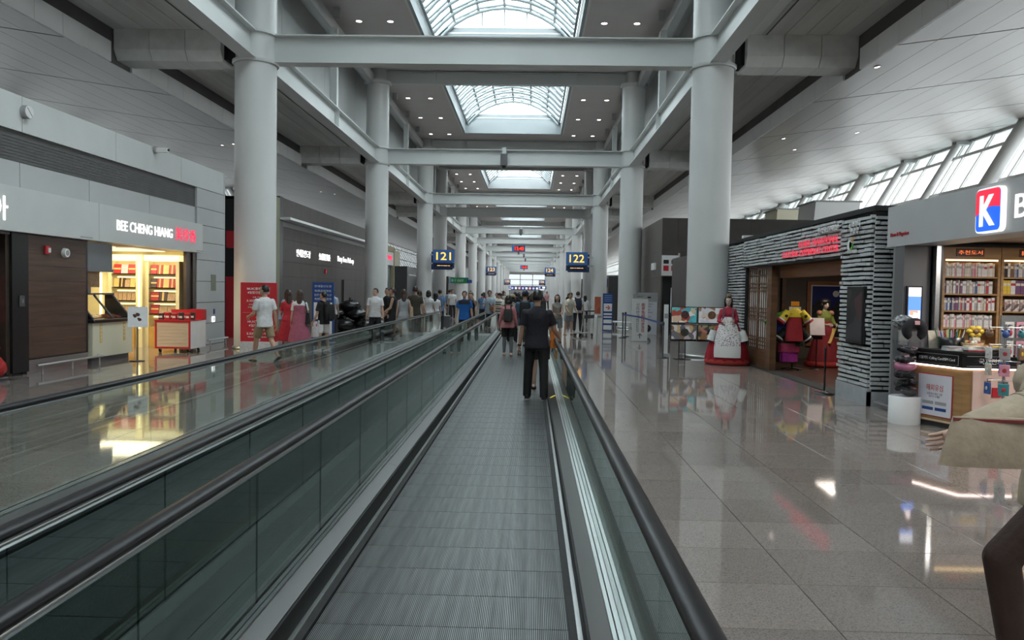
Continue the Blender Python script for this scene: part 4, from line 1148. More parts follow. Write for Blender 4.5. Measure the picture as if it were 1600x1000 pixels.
sg2 = thing('pickup_sign', 'white lit lettering on the dark brown wall, Korean, Chinese and Duty Free Pick-up', 'sign', (XL, 0, 0))
text('lettering', '면세품인도장', E_WHITE, sg2, (.005, 31.15, 3.06), 'R', h=.30, w=1.9, depth=.012, bold=.0)
text('lettering', '免税提货处', E_WHITE, sg2, (.005, 34.35, 3.06), 'R', h=.30, w=1.9, depth=.012, bold=.0)
text('lettering', 'Duty Free Pick-up', E_WHITE, sg2, (.005, 38.3, 3.06), 'R', h=.34, w=3.3, depth=.012, bold=.004)
t = thing('wall_alarm', 'tiny red alarm light on the dark brown pick-up wall', 'alarm', (XL, 34.4, 2.42)); MB().bbox(0, .06, -.06, .06, -.1, .1, .01).build('housing', M_RED, t); MB().box(.06, .07, -.03, .03, -.03, .05).build('lens', E_RED, t)
# red advert pillar between the shop and the first column
t = thing('red_pillar', 'tall dark red advertising pillar behind the nearest left column', 'advert', (-10.0, 24.9, 0)); MB().bbox(0, .35, 0, .5, 0, 2.0, .01).build('pillar', M_RED, t); MB().box(.35, .36, .05, .45, 2.55, 2.95).build('screen', emis('violet_screen', (.75, .5, .9), .8), t); MB().box(.1, .2, .2, .3, 2.0, 3.5).build('mast', M_BLACK, t); MB().box(.02, .34, .0, .5, 2.95, 3.5).build('header', M_RED, t)
text('lettering', '면세', M_PAPER, t, (.365, .25, 3.1), 'R', h=.2, depth=.004)
# far left shop fronts
def booth(name, y0, y1, x, h, m, label, sign=None, sm=E_RED):
    r = structure(name, (x, 0, 0), label)
    MB().bbox(-4, -.25, y0, y1, 0, h, .02).build('body', m, r)
    MB().box(-.25, 0, y0, y0+.2, 0, h).box(-.25, 0, y1-.2, y1, 0, h).box(-.25, 0, y0, y1, h-.35, h).build('portal_frame', mat('tan_frame', (.34, .29, .17), .5, noise=(3, .06)), r)
    MB().box(-.2, -.05, y0+.2, y1-.2, h-1.25, h-.35).build('sign_panel', M_PAPER, r)
    if sign: text('lettering', sign, sm, r, (-.04, (y0+y1)/2, h-.8), 'R', h=.36, w=(y1-y0)*.7, depth=.03, bold=.006)
    MB().box(-.26, -.2, y0+.25, y1-.25, .1, h-1.3).build('shop_glass', mat('shop_glow', (.10, .14, .17), .1, noise=(.8, .5)), r)
    return r
booth('wall_booth', 46.3, 52.0, XL, 4.5, M_DKGREY, 'tan framed shop beyond the second left column', 'JAVA COFFEE')
r = structure('wall_slate', (XL, 0, 0), 'slate grey box shop'); MB().bbox(-5, .3, 55.5, 61.0, 0, 3.35, .02).build('body', M_DKGREY, r); MB().box(.3, .34, 56, 60.6, 2.7, 2.8).build('light_strip', M_FASCIA, r); MB().box(-4, -1, 55, 60, 3.4, 4.6).build('rooftop_unit', M_CREAM, r)
r = structure('wall_far_left', (XL, 0, 0), 'far row of shop fronts on the left')
for i, (y0, y1, h, m) in enumerate(((66, 72, 3.2, M_DARKBR), (74, 80, 3.4, M_WALLPL), (86, 95, 3.2, M_DARKBR), (103, 113, 3.4, M_WALLP), (122, 132, 3.2, M_DKGREY), (140, 200, 3.3, M_WALLP))):
    MB().bbox(-5, 0, y0, y1, 0, h, .02).build('shop_front', m, r); MB().box(0, .05, y0+.4, y1-.4, h-.8, h-.2).build('shop_sign', M_PAPER if i % 2 else M_BLUE, r)
# ================================================================== right side: Korean culture centre
XR = 5.30
M_BRICK = mat('grey_slate_brick', (.54, .56, .57), .7, noise=(11, .18), bump=(40, .5))
M_BRICKD = mat('brick_joint', (.018, .018, .02), .9, noise=(9, .2))
M_WOODK = wood('hanok_timber', (.10, .05, .026), (.17, .085, .042), (2, 2, 14), .45)
M_WOODO = wood('orange_timber', (.30, .12, .045), (.40, .17, .07), (2, 2, 14), .45)
M_HANJI = mat('rice_paper', (.80, .79, .75), .8, noise=(20, .05))
M_FLOORW = wood('dark_floor_wood', (.05, .028, .02), (.09, .05, .035), (14, 1, 1), .3)
hk = structure('wall_right', (0, 0, 0), 'grey slate brick front of the Korean culture centre')
MB().box(XR+.03, XR+.33, 12.1, 13.3, .0, 3.06).box(XR+.03, XR+.33, 19.25, 20.95, 0, 3.06).box(XR+.03, XR+.33, 13.3, 19.25, 2.40, 3.06).build('core', M_BRICKD, hk)
MB().box(XR-.02, XR+.36, 12.06, 20.4, 3.04, 3.12).build('coping', M_BLACKM, hk)
MB().box(XR-.03, XR+.03, 12.07, 13.32, 0, .27).box(XR-.03, XR+.36, 12.07, 12.10, 0, .22).build('plinth', mat('plinth_stone', (.38, .40, .42), .5, noise=(6, .08)), hk)
MB().box(XR-.01, XR+.36, 13.28, 19.3, 2.36, 2.40).build('lintel_edge', M_BLACKM, hk)
rb = random.Random(11)
bm_ = [MB().bbox(-.5, .5, -.5, .5, -.5, .5, .06).mesh('brick', M_BRICK) for _ in range(1)]
PITCH = .0735
spec = []
def course(y0, y1, z, face):
    y = y0 - rb.uniform(0, .2)
    while y < y1 - .04:
        L = rb.uniform(.22, .58); a, b = max(y, y0), min(y+L, y1)
        if b - a > .05: spec.append((face, (a+b)/2, z + rb.uniform(-.006, .006), b-a-.016, rb.uniform(.036, .05), rb.uniform(-.02, .02)))
        y += L
nz = int((3.03-.29)/PITCH)
for i in range(nz):
    z = .31 + i*PITCH
    course(12.1, 13.3, z, 'front')
for i in range(nz): course(XR+.01, XR+.34, .28 + i*PITCH, 'end')
for i in range(9):
    z = 2.43 + i*PITCH*.95
    if z < 3.02: course(13.3, 19.3, z, 'front')
left_spec0 = len(spec)
for i in range(nz): course(19.3, 20.9, .31 + i*PITCH, 'front')
far = MB()
for i, (face, c, z, L, hh, tilt) in enumerate(spec):
    dp = rb.uniform(.05, .085)
    if face == 'front': M_ = Matrix.Translation((XR+.03-dp/2+.01, c, z)) @ Matrix.Rotation(tilt, 4, 'X') @ Matrix.Diagonal((dp, L, hh, 1))
    else: M_ = Matrix.Translation((c, 12.12-dp/2, z)) @ Matrix.Rotation(tilt, 4, 'Y') @ Matrix.Diagonal((L, dp, hh, 1))
    if i < 298 and i < left_spec0:
        o = link('brick', bm_[0], hk); o.matrix_world = M_
    else: far.mbox(M_, 1, 1, 1)
tag(far.build('bricks', M_BRICK, hk), kind='stuff')
E_PINK = emis('lit_pink_red', (1, .05, .10), .62)
cs_ = thing('centre_sign', 'red lettering KOREA TRADITIONAL CULTURAL EXPERIENCE CENTER on the grey brick lintel', 'sign', (XR-.06, 0, 0))
text('lettering', 'KOREA TRADITIONAL', E_PINK, cs_, (0, 14.28, 2.70), 'L', h=.115, w=1.95, depth=.008, bold=.0)
text('lettering', 'CULTURAL EXPERIENCE CENTER', E_PINK, cs_, (0, 14.78, 2.54), 'L', h=.115, w=2.95, depth=.008, bold=.0)
text('korean_lettering', '한국전통문화체험관', M_PAPER, cs_, (0, 13.78, 2.89), 'L', h=.11, w=.95, depth=.02, bold=.006)
em = thing('emblem', 'white lettering and green and orange swirl emblem on the brick pillar', 'emblem', (XR-.07, 12.72, 2.72))
text('lettering', '문화체육\n관광부', M_PAPER, em, (0, -.08, .10), 'L', h=.22, depth=.015, bold=.006)
g = MB(); g.lathe([(.10, 0), (.10, .012)], n=20); 
def disc(name, m, y, z, r, r2=None):
    MB().cone((0, y, z), (-.012, y, z), r, r, 20).build(name, m, em)
disc('white_disc', M_PAPER, .10, -.17, .085); disc('green_disc', mat('green_print', (.12, .42, .05), .5, noise=(9, .05)), .03, -.19, .062); disc('white_disc', M_PAPER, .045, -.165, .052); disc('orange_dot', M_ORANGE, -.02, -.09, .028)
text('lettering', '한국문화재단', M_PAPER, em, (0, .0, -.28), 'L', h=.06, depth=.01)
t = thing('pillar_screen', 'black framed screen showing dim pink picture on the brick pillar', 'screen', (XR-.045, 12.54, .95))
MB().bbox(-.03, .03, -.32, .32, 0, .92, .01).build('frame', M_BLACK, t); MB().box(-.033, -.03, -.28, .28, .05, .87).build('display', picture('dim_screen', [(.008,.009,.010),(.035,.036,.04),(.06,.028,.032),(.012,.013,.015)], 2.2, 1.0, .05), t)
# interior
ki = structure('wall_centre_room', (0, 0, 0), 'room behind the brick front')
for i in range(26): MB().box(XR+.3, 10.0, 12.2+i*.34, 12.2+(i+1)*.34-.006, -.004, .012).build('floor_plank', M_FLOORW, ki)
MB().box(XR-.02, XR+.3, 13.3, 19.3, -.004, .014).build('threshold', M_BLACKM, ki)
M_ROOM = mat('room_dark_wall', (.13, .105, .09), .6, noise=(1.5, .1))
MB().box(XR+.3, 10.0, 21.0, 21.1, 0, 2.75).box(10.0, 10.1, 12.1, 21.1, 0, 2.75).box(XR+.33, 10, 12.1, 12.2, 0, 2.75).build('room_wall', M_ROOM, ki)
MB().box(XR+.0, 10.1, 12.1, 21.1, 2.70, 2.78).build('room_ceiling', M_ROOM, ki)
MB().box(XR+.34, XR+.55, 13.3, 17.6, 2.10, 2.38).build('inner_beam', M_WOODO, ki)
for x in (6.55, 6.75): MB().box(x, x+.1, 20.85, 21.0, 0, 2.6).build('timber_post', M_WOODK, ki)
ld = bpy.data.lights.new('room_lamp', 'AREA'); ld.energy = 30; ld.size = 1.5; ld.color = (1, .88, .75)
t = thing('ceiling_lamp', 'warm square ceiling lamp inside the Korean culture centre', 'lamp', (7.2, 17.2, 2.69)); link('lamp_light', ld, t, (0, 0, -.05)); MB().box(-.5, .5, -.2, .2, -.03, 0).build('diffuser', emis('lamp_room', (1, .88, .75), 3.0), t)
MB().box(XR+.06, XR+.20, 17.30, 17.62, 0, 2.40).build('timber_post', M_WOODK, ki)
def lattice_door(y0, y1, label):
    d = thing('lattice_door', label, 'door', (XR+.12, y0, 0), 0, 'lattice doors'); w = y1-y0
    for a, b, c_, e in ((0, w, 0, .09), (0, w, 2.30, 2.38)): MB().box(-.025, .025, a, b, c_, e).build('rail', M_WOODK, d)
    for a in (0, w-.07): MB().box(-.025, .025, a, a+.07, .09, 2.30).build('stile', M_WOODK, d)
    MB().box(-.02, .02, .07, w-.07, .09, .45).build('panel', M_WOODK, d)
    MB().box(.004, .010, .07, w-.07, .45, 2.30).build('paper', M_HANJI, d)
    n = 4
    for i in range(1, n): y = .07 + (w-.14)*i/n; MB().box(-.018, .0, y-.014, y+.014, .45, 2.30).build('lattice_bar', M_WOODK, d)
    for z in (.53, .62, .71, 1.12, 1.21, 1.30, 1.39, 1.80, 1.89, 1.98, 2.16): MB().box(-.018, .0, .07, w-.07, z-.013, z+.013).build('lattice_bar', M_WOODK, d)
lattice_door(17.64, 18.42, 'timber lattice door with rice paper, right leaf beside the doorway post'); lattice_door(18.44, 19.22, 'timber lattice door with rice paper, left leaf behind the red mannequin')
# moonlit picture on the back wall
p = thing('wall_picture', 'large orange framed night picture with white moon behind the mannequin', 'picture', (7.45, 20.98, .35))
W_, Hh = 1.75, 1.75
MB().box(0, W_, -.05, 0, 0, Hh).build('frame', M_WOODO, p); MB().box(.10, W_-.1, -.056, -.05, .22, Hh-.10).build('mat_board', M_PAPER, p)
MB().box(.13, W_-.13, -.060, -.056, .25, Hh-.13).build('night_sky', mat('night_blue', (.008, .018, .16), .6, noise=(2, .2)), p)
MB().cone((.76, -.060, 1.42), (.76, -.066, 1.42), .085, .085, 24).build('moon', M_PAPER, p)
rh = random.Random(5); pts = [(.13, .25)] ; 
top = [(.13 + (W_-.26)*i/16, .95 + .28*abs(sin(i*.55+.4)) + rh.uniform(-.04, .04)) for i in range(17)]
MB().prism([(W_-.13, .25), (.13, .25)] + top, 'y', -.064, -.060).build('dark_hills', mat('ink_hills', (.03, .032, .034), .8, noise=(16, .7)), p)
p = thing('small_picture', 'small dark framed picture on the wall behind the clothes rack', 'picture', (6.05, 20.95, .9)); MB().box(0, .62, -.04, 0, 0, .95).build('frame', M_BLACK, p); MB().box(.05, .57, -.045, -.04, .05, .90).build('print', mat('brown_print', (.16, .12, .09), .6, noise=(6, .3)), p)
t = thing('info_board', 'white notice board on a black stand beside the picture', 'sign', (6.62, 17.9, .0)); MB().lathe([(.15, .012), (.15, .02), (.02, .03)], n=20).build('foot', M_BLACK, t); MB().cone((0,0,.02), (0,0,.80), .014, .014, 8).build('pole', M_BLACK, t)
MB().mbox(Matrix.Translation((0, 0, 1.0)) @ Matrix.Rotation(-.2, 4, 'X'), .34, .02, .40).build('board', mat('notice_white', (.66, .60, .62), .5, noise=(8, .05)), t); MB().box(-.12, .12, -.02, .02, .70, .78).build('bracket', M_BLACK, t)
tag(MB().bbox(6.35, 6.75, 19.6, 20.0, .012, .50, .01).build('dark_stool', M_BLACK, None), 'low black box seat inside the culture centre', 'stool')
t = thing('rope_stand', 'black barrier post with round foot at the culture centre doorway', 'post', (5.12, 13.42, 0)); MB().lathe([(.17, 0), (.17, .015), (.05, .035), (.02, .05)], n=28).build('foot', M_BLACK, t); MB().cone((0,0,.02), (0,0,.78), .016, .016, 10).build('pole', M_BLACK, t); MB().lathe([(.022, .78), (.022, .82), (.0, .835)], n=12).build('cap', M_BLACK, t)
MB().lathe([(.03, .045), (.03, .06)], n=12).build('ring', M_STEELB, t)
# clothes rack with small hanbok jackets
rk = thing('clothes_rack', 'black stand holding small bright hanbok jackets in the doorway', 'rack', (5.95, 17.55, .012))
MB().cone((0,0,.03), (0,0,1.45), .016, .016, 10).build('pole', M_BLACK, rk); MB().cone((-.25,0,1.36), (.25,0,1.36), .012, .012, 8).build('bar', M_BLACK, rk)
for a in range(5): MB().tube([(0,0,.06), (.24*cos(a*1.257), .24*sin(a*1.257), .02)], .014, 6).build('foot', M_BLACK, rk)
MB().box(-.13, .13, -.10, -.085, 1.24, 1.44).build('notice', mat('notice_cream', (.62, .58, .48), .6, noise=(20, .1)), rk); MB().box(-.09, .09, -.10, -.085, 1.46, 1.56).build('notice_top', M_ORANGE, rk)
def hanbok_jacket(name, label, loc, body, sleeve, cuff, yoke, L=.62, w=.20):
    t = thing(name, label, 'garment', loc, 0, 'hanbok jackets on the rack')
    g = MB(); g.loft([ring(0, 0, z, rx, ry, 18) for z, rx, ry in ((-L, w*1.05, .09), (-L*.5, w*.95, .085), (-.10, w*.9, .08))]); g.build('jacket_body', cloth(*body), t)
    g = MB(); g.loft([ring(0, 0, z, rx, ry, 18) for z, rx, ry in ((-.18, w*.96, .088), (-.05, w*.8, .075), (.02, .06, .05))]); g.build('yoke', cloth(*yoke), t)
    for s in (-1, 1):
        a = Vector((s*w*.75, 0, -.06)); e = Vector((s*(w+.14), -.02, -.30)); m_ = a.lerp(e, .72)
        MB().cone(a, m_, .085, .10, 14).build('sleeve', cloth(*sleeve), t); MB().cone(m_, m_.lerp(e, .4), .102, .104, 14).build('white_band', cloth('white', (.7,.7,.7)), t); MB().cone(m_.lerp(e, .4), e, .102, .106, 14).build('cuff', cloth(*cuff), t)
        MB().cone(m_.lerp(a, .45)+Vector((0,-.09,0)), m_.lerp(a, .45)+Vector((0,-.098,0)), .035, .035, 12).build('sleeve_emblem', cloth('black', (.012,.012,.013)), t)
    return t
hanbok_jacket('hanbok_jacket', 'red and yellow hanbok jacket at the front of the rack', (5.95, 17.47, 1.40), ('red', (.36,.02,.03)), ('yellow', (.62,.48,.03)), ('red', (.36,.02,.03)), ('yellow', (.62,.48,.03)), .72, .19)
hanbok_jacket('hanbok_jacket', 'green hanbok jacket hanging behind the red one', (5.86, 17.70, 1.34), ('blue', (.02,.06,.30)), ('green', (.06,.25,.03)), ('green', (.06,.25,.03)), ('green', (.06,.25,.03)), .62, .31)
hanbok_jacket('hanbok_jacket', 'dark green hanbok garment lowest on the rack', (5.97, 17.60, .98), ('darkgreen', (.02,.05,.015)), ('black', (.012,.012,.013)), ('black', (.012,.012,.013)), ('black', (.012,.012,.013)), .42, .22)
t = thing('pink_skirt', 'magenta layered child skirt hanging at the foot of the rack', 'garment', (5.9, 17.62, .0)); 
for z0, z1, r, c in ((.42, .62, .24, ('rose', (.45,.05,.12))), (.20, .45, .20, ('magenta', (.38,.03,.26)))):
    g = MB(); g.loft([[(r*(1+.08*sin(7*a))*cos(a), r*.5*sin(a), z) for a in [2*pi*j/28 for j in range(28)]] for z in (z0, z1)]); g.build('skirt_tier', cloth(*c), t)
# mannequins
def mannequin(label, loc, yaw, h, jacket, skirt, pale, jacket_trim, apron, wig):
    pose = dict(arm_l=(20, 14, 70, 30), arm_r=(20, 14, 70, 30), head_pitch=-6)
    root, F = person(label, loc, yaw, h, 'f', ('long',)+jacket, ('leggings', 'black', (.012,.012,.013)), ('long' if wig == 'braid' else 'bun', HAIRB), ('shoe', 'white', (.6,.6,.6)), pose, .018, pale, 'mannequins', True, 'mannequin', cat='mannequin')
    g = MB(); rings = []
    for i in range(10):
        u = i/9; z = 1.18*(1-u) + .02*u; r = .15 + .40*(1-(1-u)**1.7) if wig == 'braid' else .15 + .30*u**.9
        if u > .97: r *= .97
        rings.append([(r*(1+.035*sin(a*14)*u)*cos(a), r*.92*(1+.035*sin(a*14)*u)*sin(a), z) for a in [2*pi*j/56 for j in range(56)]])
    sk_ = g.loft(rings).build('full_skirt', cloth(*skirt), root)
    g = MB(); r_ = rings[-1]; R_ = .535 if wig == 'braid' else .45
    g.loft([[(R_*q*cos(a), R_*.92*q*sin(a), z) for a in [2*pi*j/56 for j in range(56)]] for q, z in ((1.0, .012), (1.04, .03), (1.05, .08), (1.0, .14))]); g.build('hem_band', cloth('hem_red', (.40, .035, .03)), sk_)
    return root, F
PALE = mat('mannequin_skin', (.66, .52, .45), .4, noise=(6, .03))
mq, F = mannequin('mannequin in red hanbok with white embroidered apron beside the lattice doors', (4.82, 18.88, 0), radians(166), 1.66, ('hanbok_red', (.40, .02, .05)), ('skirt_red', (.33, .008, .02)), PALE, None, True, 'braid')
# white apron panel draped down the front, embroidered bands
g = MB(); rows = []
for i in range(9):
    u = i/8; z = 1.20*(1-u) + .20*u; r = (.175 + .395*(1-(1-u)**1.7)*.93 + .02); hw = radians(46 - 12*u)
    rows.append([(r*1.01*sin(a), r*.95*cos(a), z) for a in [-hw + 2*hw*j/14 for j in range(15)]])
for a, b in zip(rows[:-1], rows[1:]):
    for j in range(14): g.add([a[j], a[j+1], b[j+1], b[j]], [(0,1,2,3)], 0, True)
def apron_mat():
    m = mat('embroidered_apron', (.72, .70, .68), .7)
    nt = m.node_tree; b = nt.nodes['Principled BSDF']; tc = nt.nodes.new('ShaderNodeTexCoord'); v = nt.nodes.new('ShaderNodeTexVoronoi'); v.inputs['Scale'].default_value = 30
    nt.links.new(tc.outputs['Object'], v.inputs['Vector']); r = nt.nodes.new('ShaderNodeValToRGB'); r.color_ramp.interpolation = 'CONSTANT'; nt.links.new(v.outputs['Distance'], r.inputs['Fac'])
    e = r.color_ramp.elements; e[0].color = (.50, .06, .12, 1); e[1].position = .34; e[1].color = (.72, .70, .68, 1); k = e.new(.16); k.color = (.16, .10, .20, 1)
    sx = nt.nodes.new('ShaderNodeSeparateXYZ'); nt.links.new(tc.outputs['Object'], sx.inputs[0]); mr = nt.nodes.new('ShaderNodeMath'); mr.operation = 'GREATER_THAN'; mr.inputs[1].default_value = .48; nt.links.new(sx.outputs['Z'], mr.inputs[0])
    mx = nt.nodes.new('ShaderNodeMix'); mx.data_type = 'RGBA'; mx.inputs[6].default_value = (.72, .70, .68, 1); nt.links.new(r.outputs[0], mx.inputs[7]); nt.links.new(mr.outputs[0], mx.inputs[0]); nt.links.new(mx.outputs[2], b.inputs['Base Color'])
    return m
ap = g.build('apron', apron_mat(), mq)
for sx in (-1, 1):
    MB().bar((sx*.10, .135, 1.42), (sx*.13, .20, 1.02), .06, .012, up=(0,1,0)).build('ribbon', mat('patterned_ribbon', (.05,.02,.03), .6, noise=(40, 0, (.30,.10,.12))), mq)
    MB().cone((sx*.33, .22, .86), (sx*.40, .24, .60), .09, .11, 12).build('sleeve_panel', cloth('white', (.7,.7,.7)), mq)
    MB().cone((sx*.40, .10, .72), (sx*.41, .10, .66), .10, .10, 12).build('yellow_band', cloth('yellow', (.62,.48,.03)), mq); MB().cone((sx*.41, .10, .66), (sx*.42, .10, .58), .10, .10, 12).build('blue_band', cloth('navy', (.015,.02,.06)), mq)
MB().lathe([(.055, .0), (.06, .03), (.04, .06), (.02, .07)], c=tuple(F.H @ Vector((0, -.01, .115))), n=16).build('crown', mat('jewelled_crown', (.10, .06, .03), .4, noise=(60, 0, (.35,.22,.08))), mq)
mq2, F2 = mannequin('mannequin in green hanbok jacket and red skirt before the night picture', (7.05, 18.6, .012), radians(192), 1.60, ('hanbok_green', (.16, .19, .03)), ('skirt_deepred', (.20, .012, .018)), PALE, None, False, 'bun')
g = MB(); g.ell(F2.H @ Vector((0, -.03, .06)), (.15, .12, .10), 20, 12); 
for sx in (-1, 1): g.ell(F2.H @ Vector((sx*.10, -.02, -.02)), (.05, .07, .09), 14, 8)
g.build('big_wig', HAIRB, mq2)
for sx in (-1, 1): MB().ell(F2.T @ Vector((sx*.165, 0.02, 1.38)), (.075, .08, .075), 14, 8).build('flower_shoulder', mat('shoulder_bloom', (.35,.16,.10), .6, noise=(30, .4)), mq2)
MB().bar((-.16, .20, 1.0), (.05, .30, .62), .10, .02).build('gold_tassel', M_GOLD, mq2)

# ================================================================== bookshop
M_OAK = wood('oak_shelf', (.30, .17, .07), (.42, .25, .11), (3, 3, 20), .45)
M_SHOPG = mat('bookshop_grey', (.22, .225, .23), .4, noise=(2, .03))
bs_ = thing('bookshop_sign', 'grey sign band with red and blue letter K tile at the right edge', 'sign', (5.35, 0, 2.45))
MB().box(0, .5, 4.0, 11.75, 0, .60).build('sign_panel', mat('sign_grey', (.44, .445, .45), .4, noise=(2, .03)), bs_)
text('lettering', 'News & Magazines', mat('red_letter', (.45, .02, .03), .5, noise=(9, .05)), bs_, (-.002, 11.36, .17), 'L', h=.075, w=.55, depth=.008)
def rrect(w, h, r, sh=0.0, n=5):
    out = []
    for cx_, cy_, a0 in ((w/2-r, h/2-r, 0), (-w/2+r, h/2-r, pi/2), (-w/2+r, -h/2+r, pi), (w/2-r, -h/2+r, 1.5*pi)):
        for i in range(n+1): a = a0 + pi/2*i/n; x, y = cx_+r*cos(a), cy_+r*sin(a); out.append((x + sh*y, y))
    return out
def logo(poly, name, m, d0, d1): MB().prism([(9.10 - x, .285 + y) for x, y in poly], 'x', d0, d1).build(name, m, bs_)
E_LW = emis('logo_white', (1, 1, 1), .95); E_LR = emis('logo_red', (.85, .02, .06), .9); E_LB = emis('logo_blue', (.01, .12, .85), .95)
logo(rrect(.50, .52, .07), 'logo_border', E_LW, -.06, 0)
full = rrect(.465, .485, .055)
logo(full, 'logo_blue', E_LB, -.066, -.06)
redp = [p for p in full if p[1] > 0]; redp = [(.2325, .02)] + redp + [(-.2325, -.055)] + [(-.2325+.465*i/10, -.055 + .05*sin(pi*i/10*1.0) + .075*i/10) for i in range(1, 10)]
logo(redp, 'logo_red', E_LR, -.070, -.066)
text('logo_letter', 'K', E_LW, bs_, (-.070, 9.10, .28), 'L', h=.36, w=.30, depth=.006, bold=.03)
text('lettering', 'B', E_LW, bs_, (-.0, 8.58, .285), 'L', h=.26, w=.22, depth=.012, bold=.004)
st = structure('wall_bookshop', (0,0,0), 'bookshop walls')
MB().box(5.38, 9.5, 11.50, 11.60, 0, 2.5).build('side_wall', M_SHOPG, st)
MB().box(5.64, 9.5, 11.6, 12.06, 0, 3.05).build('party_wall', M_SHOPG, st)
MB().box(9.5, 9.6, 4, 11.6, 0, 3.0).build('back_wall', M_SHOPG, st)
MB().box(5.45, 9.6, 4, 11.6, 2.52, 2.60).build('shop_ceiling', mat('shop_ceiling_tan', (.40, .32, .26), .5, noise=(2, .1)), st)
MB().box(5.36, 5.74, 11.22, 11.5, 0, 2.45).build('grey_pillar', mat('pillar_grey', (.13, .13, .135), .4, noise=(2, .05)), st)
MB().box(5.76, 5.82, 11.1, 11.5, 0, 2.45).build('steel_post', M_STEEL, st); MB().box(5.82, 5.88, 11.15, 11.5, 0, 2.45).build('black_post', M_BLACK, st)
MB().box(5.3, 5.40, 11.3, 11.9, .08, .11).build('bumper', M_STEELB, st)
t = thing('info_screen', 'narrow tall blue and white lit screen on the grey pillar', 'screen', (5.40, 11.22, 1.25)); MB().box(0, .22, -.04, 0, 0, .62).build('frame', M_BLACK, t); MB().box(.02, .20, -.042, -.04, .02, .60).build('display', emis('screen_blue', (.12, .30, .95), 1.1), t)
MB().box(.02, .20, -.044, -.042, .47, .60).build('screen_header', emis('screen_white', (.9, .9, 1), 1.2), t); MB().box(.03, .19, -.044, -.042, .13, .27).build('screen_picture', picture('screen_pic', [(.9,.9,1),(.8,.3,.2),(.2,.4,.9),(.95,.8,.7)], 18, 0, 1.0), t)
for k_, (x, y) in enumerate(((6.6, 9.6), (7.6, 8.4), (6.9, 7.2))):
    ld = bpy.data.lights.new('book_lamp', 'AREA'); ld.energy = 26; ld.size = .5; ld.color = (1, .93, .86)
    t = thing('shop_light', f"round white ceiling light inside the bookshop, {('nearest the shelves', 'middle', 'outermost')[k_]} one", 'lamp', (x, y, 2.52)); link('lamp_light', ld, t, (0,0,-.04)); MB().lathe([(.16, 0), (.16, -.02)], n=24).build('diffuser', emis('lamp_cool', (1, .96, .92), 4.0), t)
BOOKC = {'white': (.66,.65,.64), 'cream': (.58,.52,.42), 'grey': (.34,.33,.34), 'black': (.02,.02,.022), 'red': (.42,.04,.05), 'blue': (.04,.10,.32), 'green': (.10,.30,.10), 'yellow': (.65,.46,.05), 'pink': (.62,.28,.36), 'purple': (.16,.07,.16), 'brown': (.20,.11,.06), 'teal': (.05,.25,.28), 'lime': (.25,.48,.06)}
M_PAGES = mat('page_edges', (.66, .62, .52), .8, noise=((80, 80, 80), .08))
BM = {k_: mat('book_'+k_, c, .45, noise=((9, 9, 30), .14)) for k_, c in BOOKC.items()}
PALR = {'w': ['white','white','white','cream','grey','white','white','pink'], 'mix': ['white','grey','cream','red','white','blue','grey','purple','white'], 'dark': ['black','grey','white','black','cream','grey','blue','brown','white','white','red']}
rbk = random.Random(21)
_bk = {}
def book(x, y, z, w, h, d, c, label, group):
    key = (round(w, 3), round(h, 3), c)
    if key not in _bk:
        g = MB(); g.bbox(0, w, 0, d, 0, h, .002, 0); g.box(.003, w-.003, .004, d+.001, h-.001, h+.0005, 1); g.box(.002, w-.002, -.0008, 0, h*.62, h*.80, 1 if c not in ('white', 'cream') else 2)
        _bk[key] = g.mesh('book', [BM[c], M_PAGES, BM['red'] if w > .041 else BM['grey']])
    return tag(link('book', _bk[key], None, (x, y, z)), label, 'book', group)
def bookshelf(x0, x1, yb, label, header, rows):
    u = thing('bookshelf', label, 'bookshelf', (x0, yb, 0)); w = x1-x0
    MB().box(0, w, -.02, 0, 0, 2.44).build('back_panel', M_OAK, u)
    for a in (0, w-.035): MB().box(a, a+.035, -.26, -.02, 0, 2.44).build('side_panel', M_OAK, u)
    MB().box(.035, w-.035, -.26, -.02, 2.27, 2.44).build('header', M_OAK, u); MB().box(.035, w-.035, -.25, -.23, 2.245, 2.265).build('shelf_lamp', emis('oak_lamp', (1, .70, .35), 3.0), u)
    hd = MB().box(w*.22, w*.70, -.27, -.26, 2.31, 2.42).build('header_board', mat('header_brown', (.13, .06, .045), .5, noise=(9, .1)), u)
    text('lettering', header, emis('header_orange', (1, .20, .05), .9), hd, (w*.46, -.27, 2.365), 'F', h=.06, w=min(.40, .07*len(header)+.06) if len(header) < 8 else w*.42, depth=.004)
    for z in (2.02, 1.775, 1.53, 1.285, 1.04): MB().box(.035, w-.035, -.25, -.02, z-.022, z).build('shelf_board', M_OAK, u)
    for z, pal, row_, hh in rows:
        x = .045
        while x < w-.085:
            bw = round(rbk.uniform(.018, .045), 3); h = round(rbk.uniform(hh-.02, hh), 2); c = rbk.choice(PALR[pal])
            book(x0+x, yb-.235+rbk.uniform(0, .02), z, bw, h, .16, c, f"{c} spined book on the {row_} shelf of the {label.split(',')[0]}", f'books on the {row_} shelf, {header}')
            x += bw + .0015
bookshelf(5.92, 6.74, 11.49, 'oak bookcase with the Korean orange header, on the left', '추천도서', [(2.02, 'w', 'top', .20), (1.775, 'mix', 'second', .19), (1.53, 'mix', 'third', .19), (1.285, 'w', 'fourth', .19)])
bookshelf(6.75, 7.85, 11.49, 'oak bookcase headed BOOKS ON KOREA, on the right', 'BOOKS ON KOREA', [(2.02, 'dark', 'top', .21)])
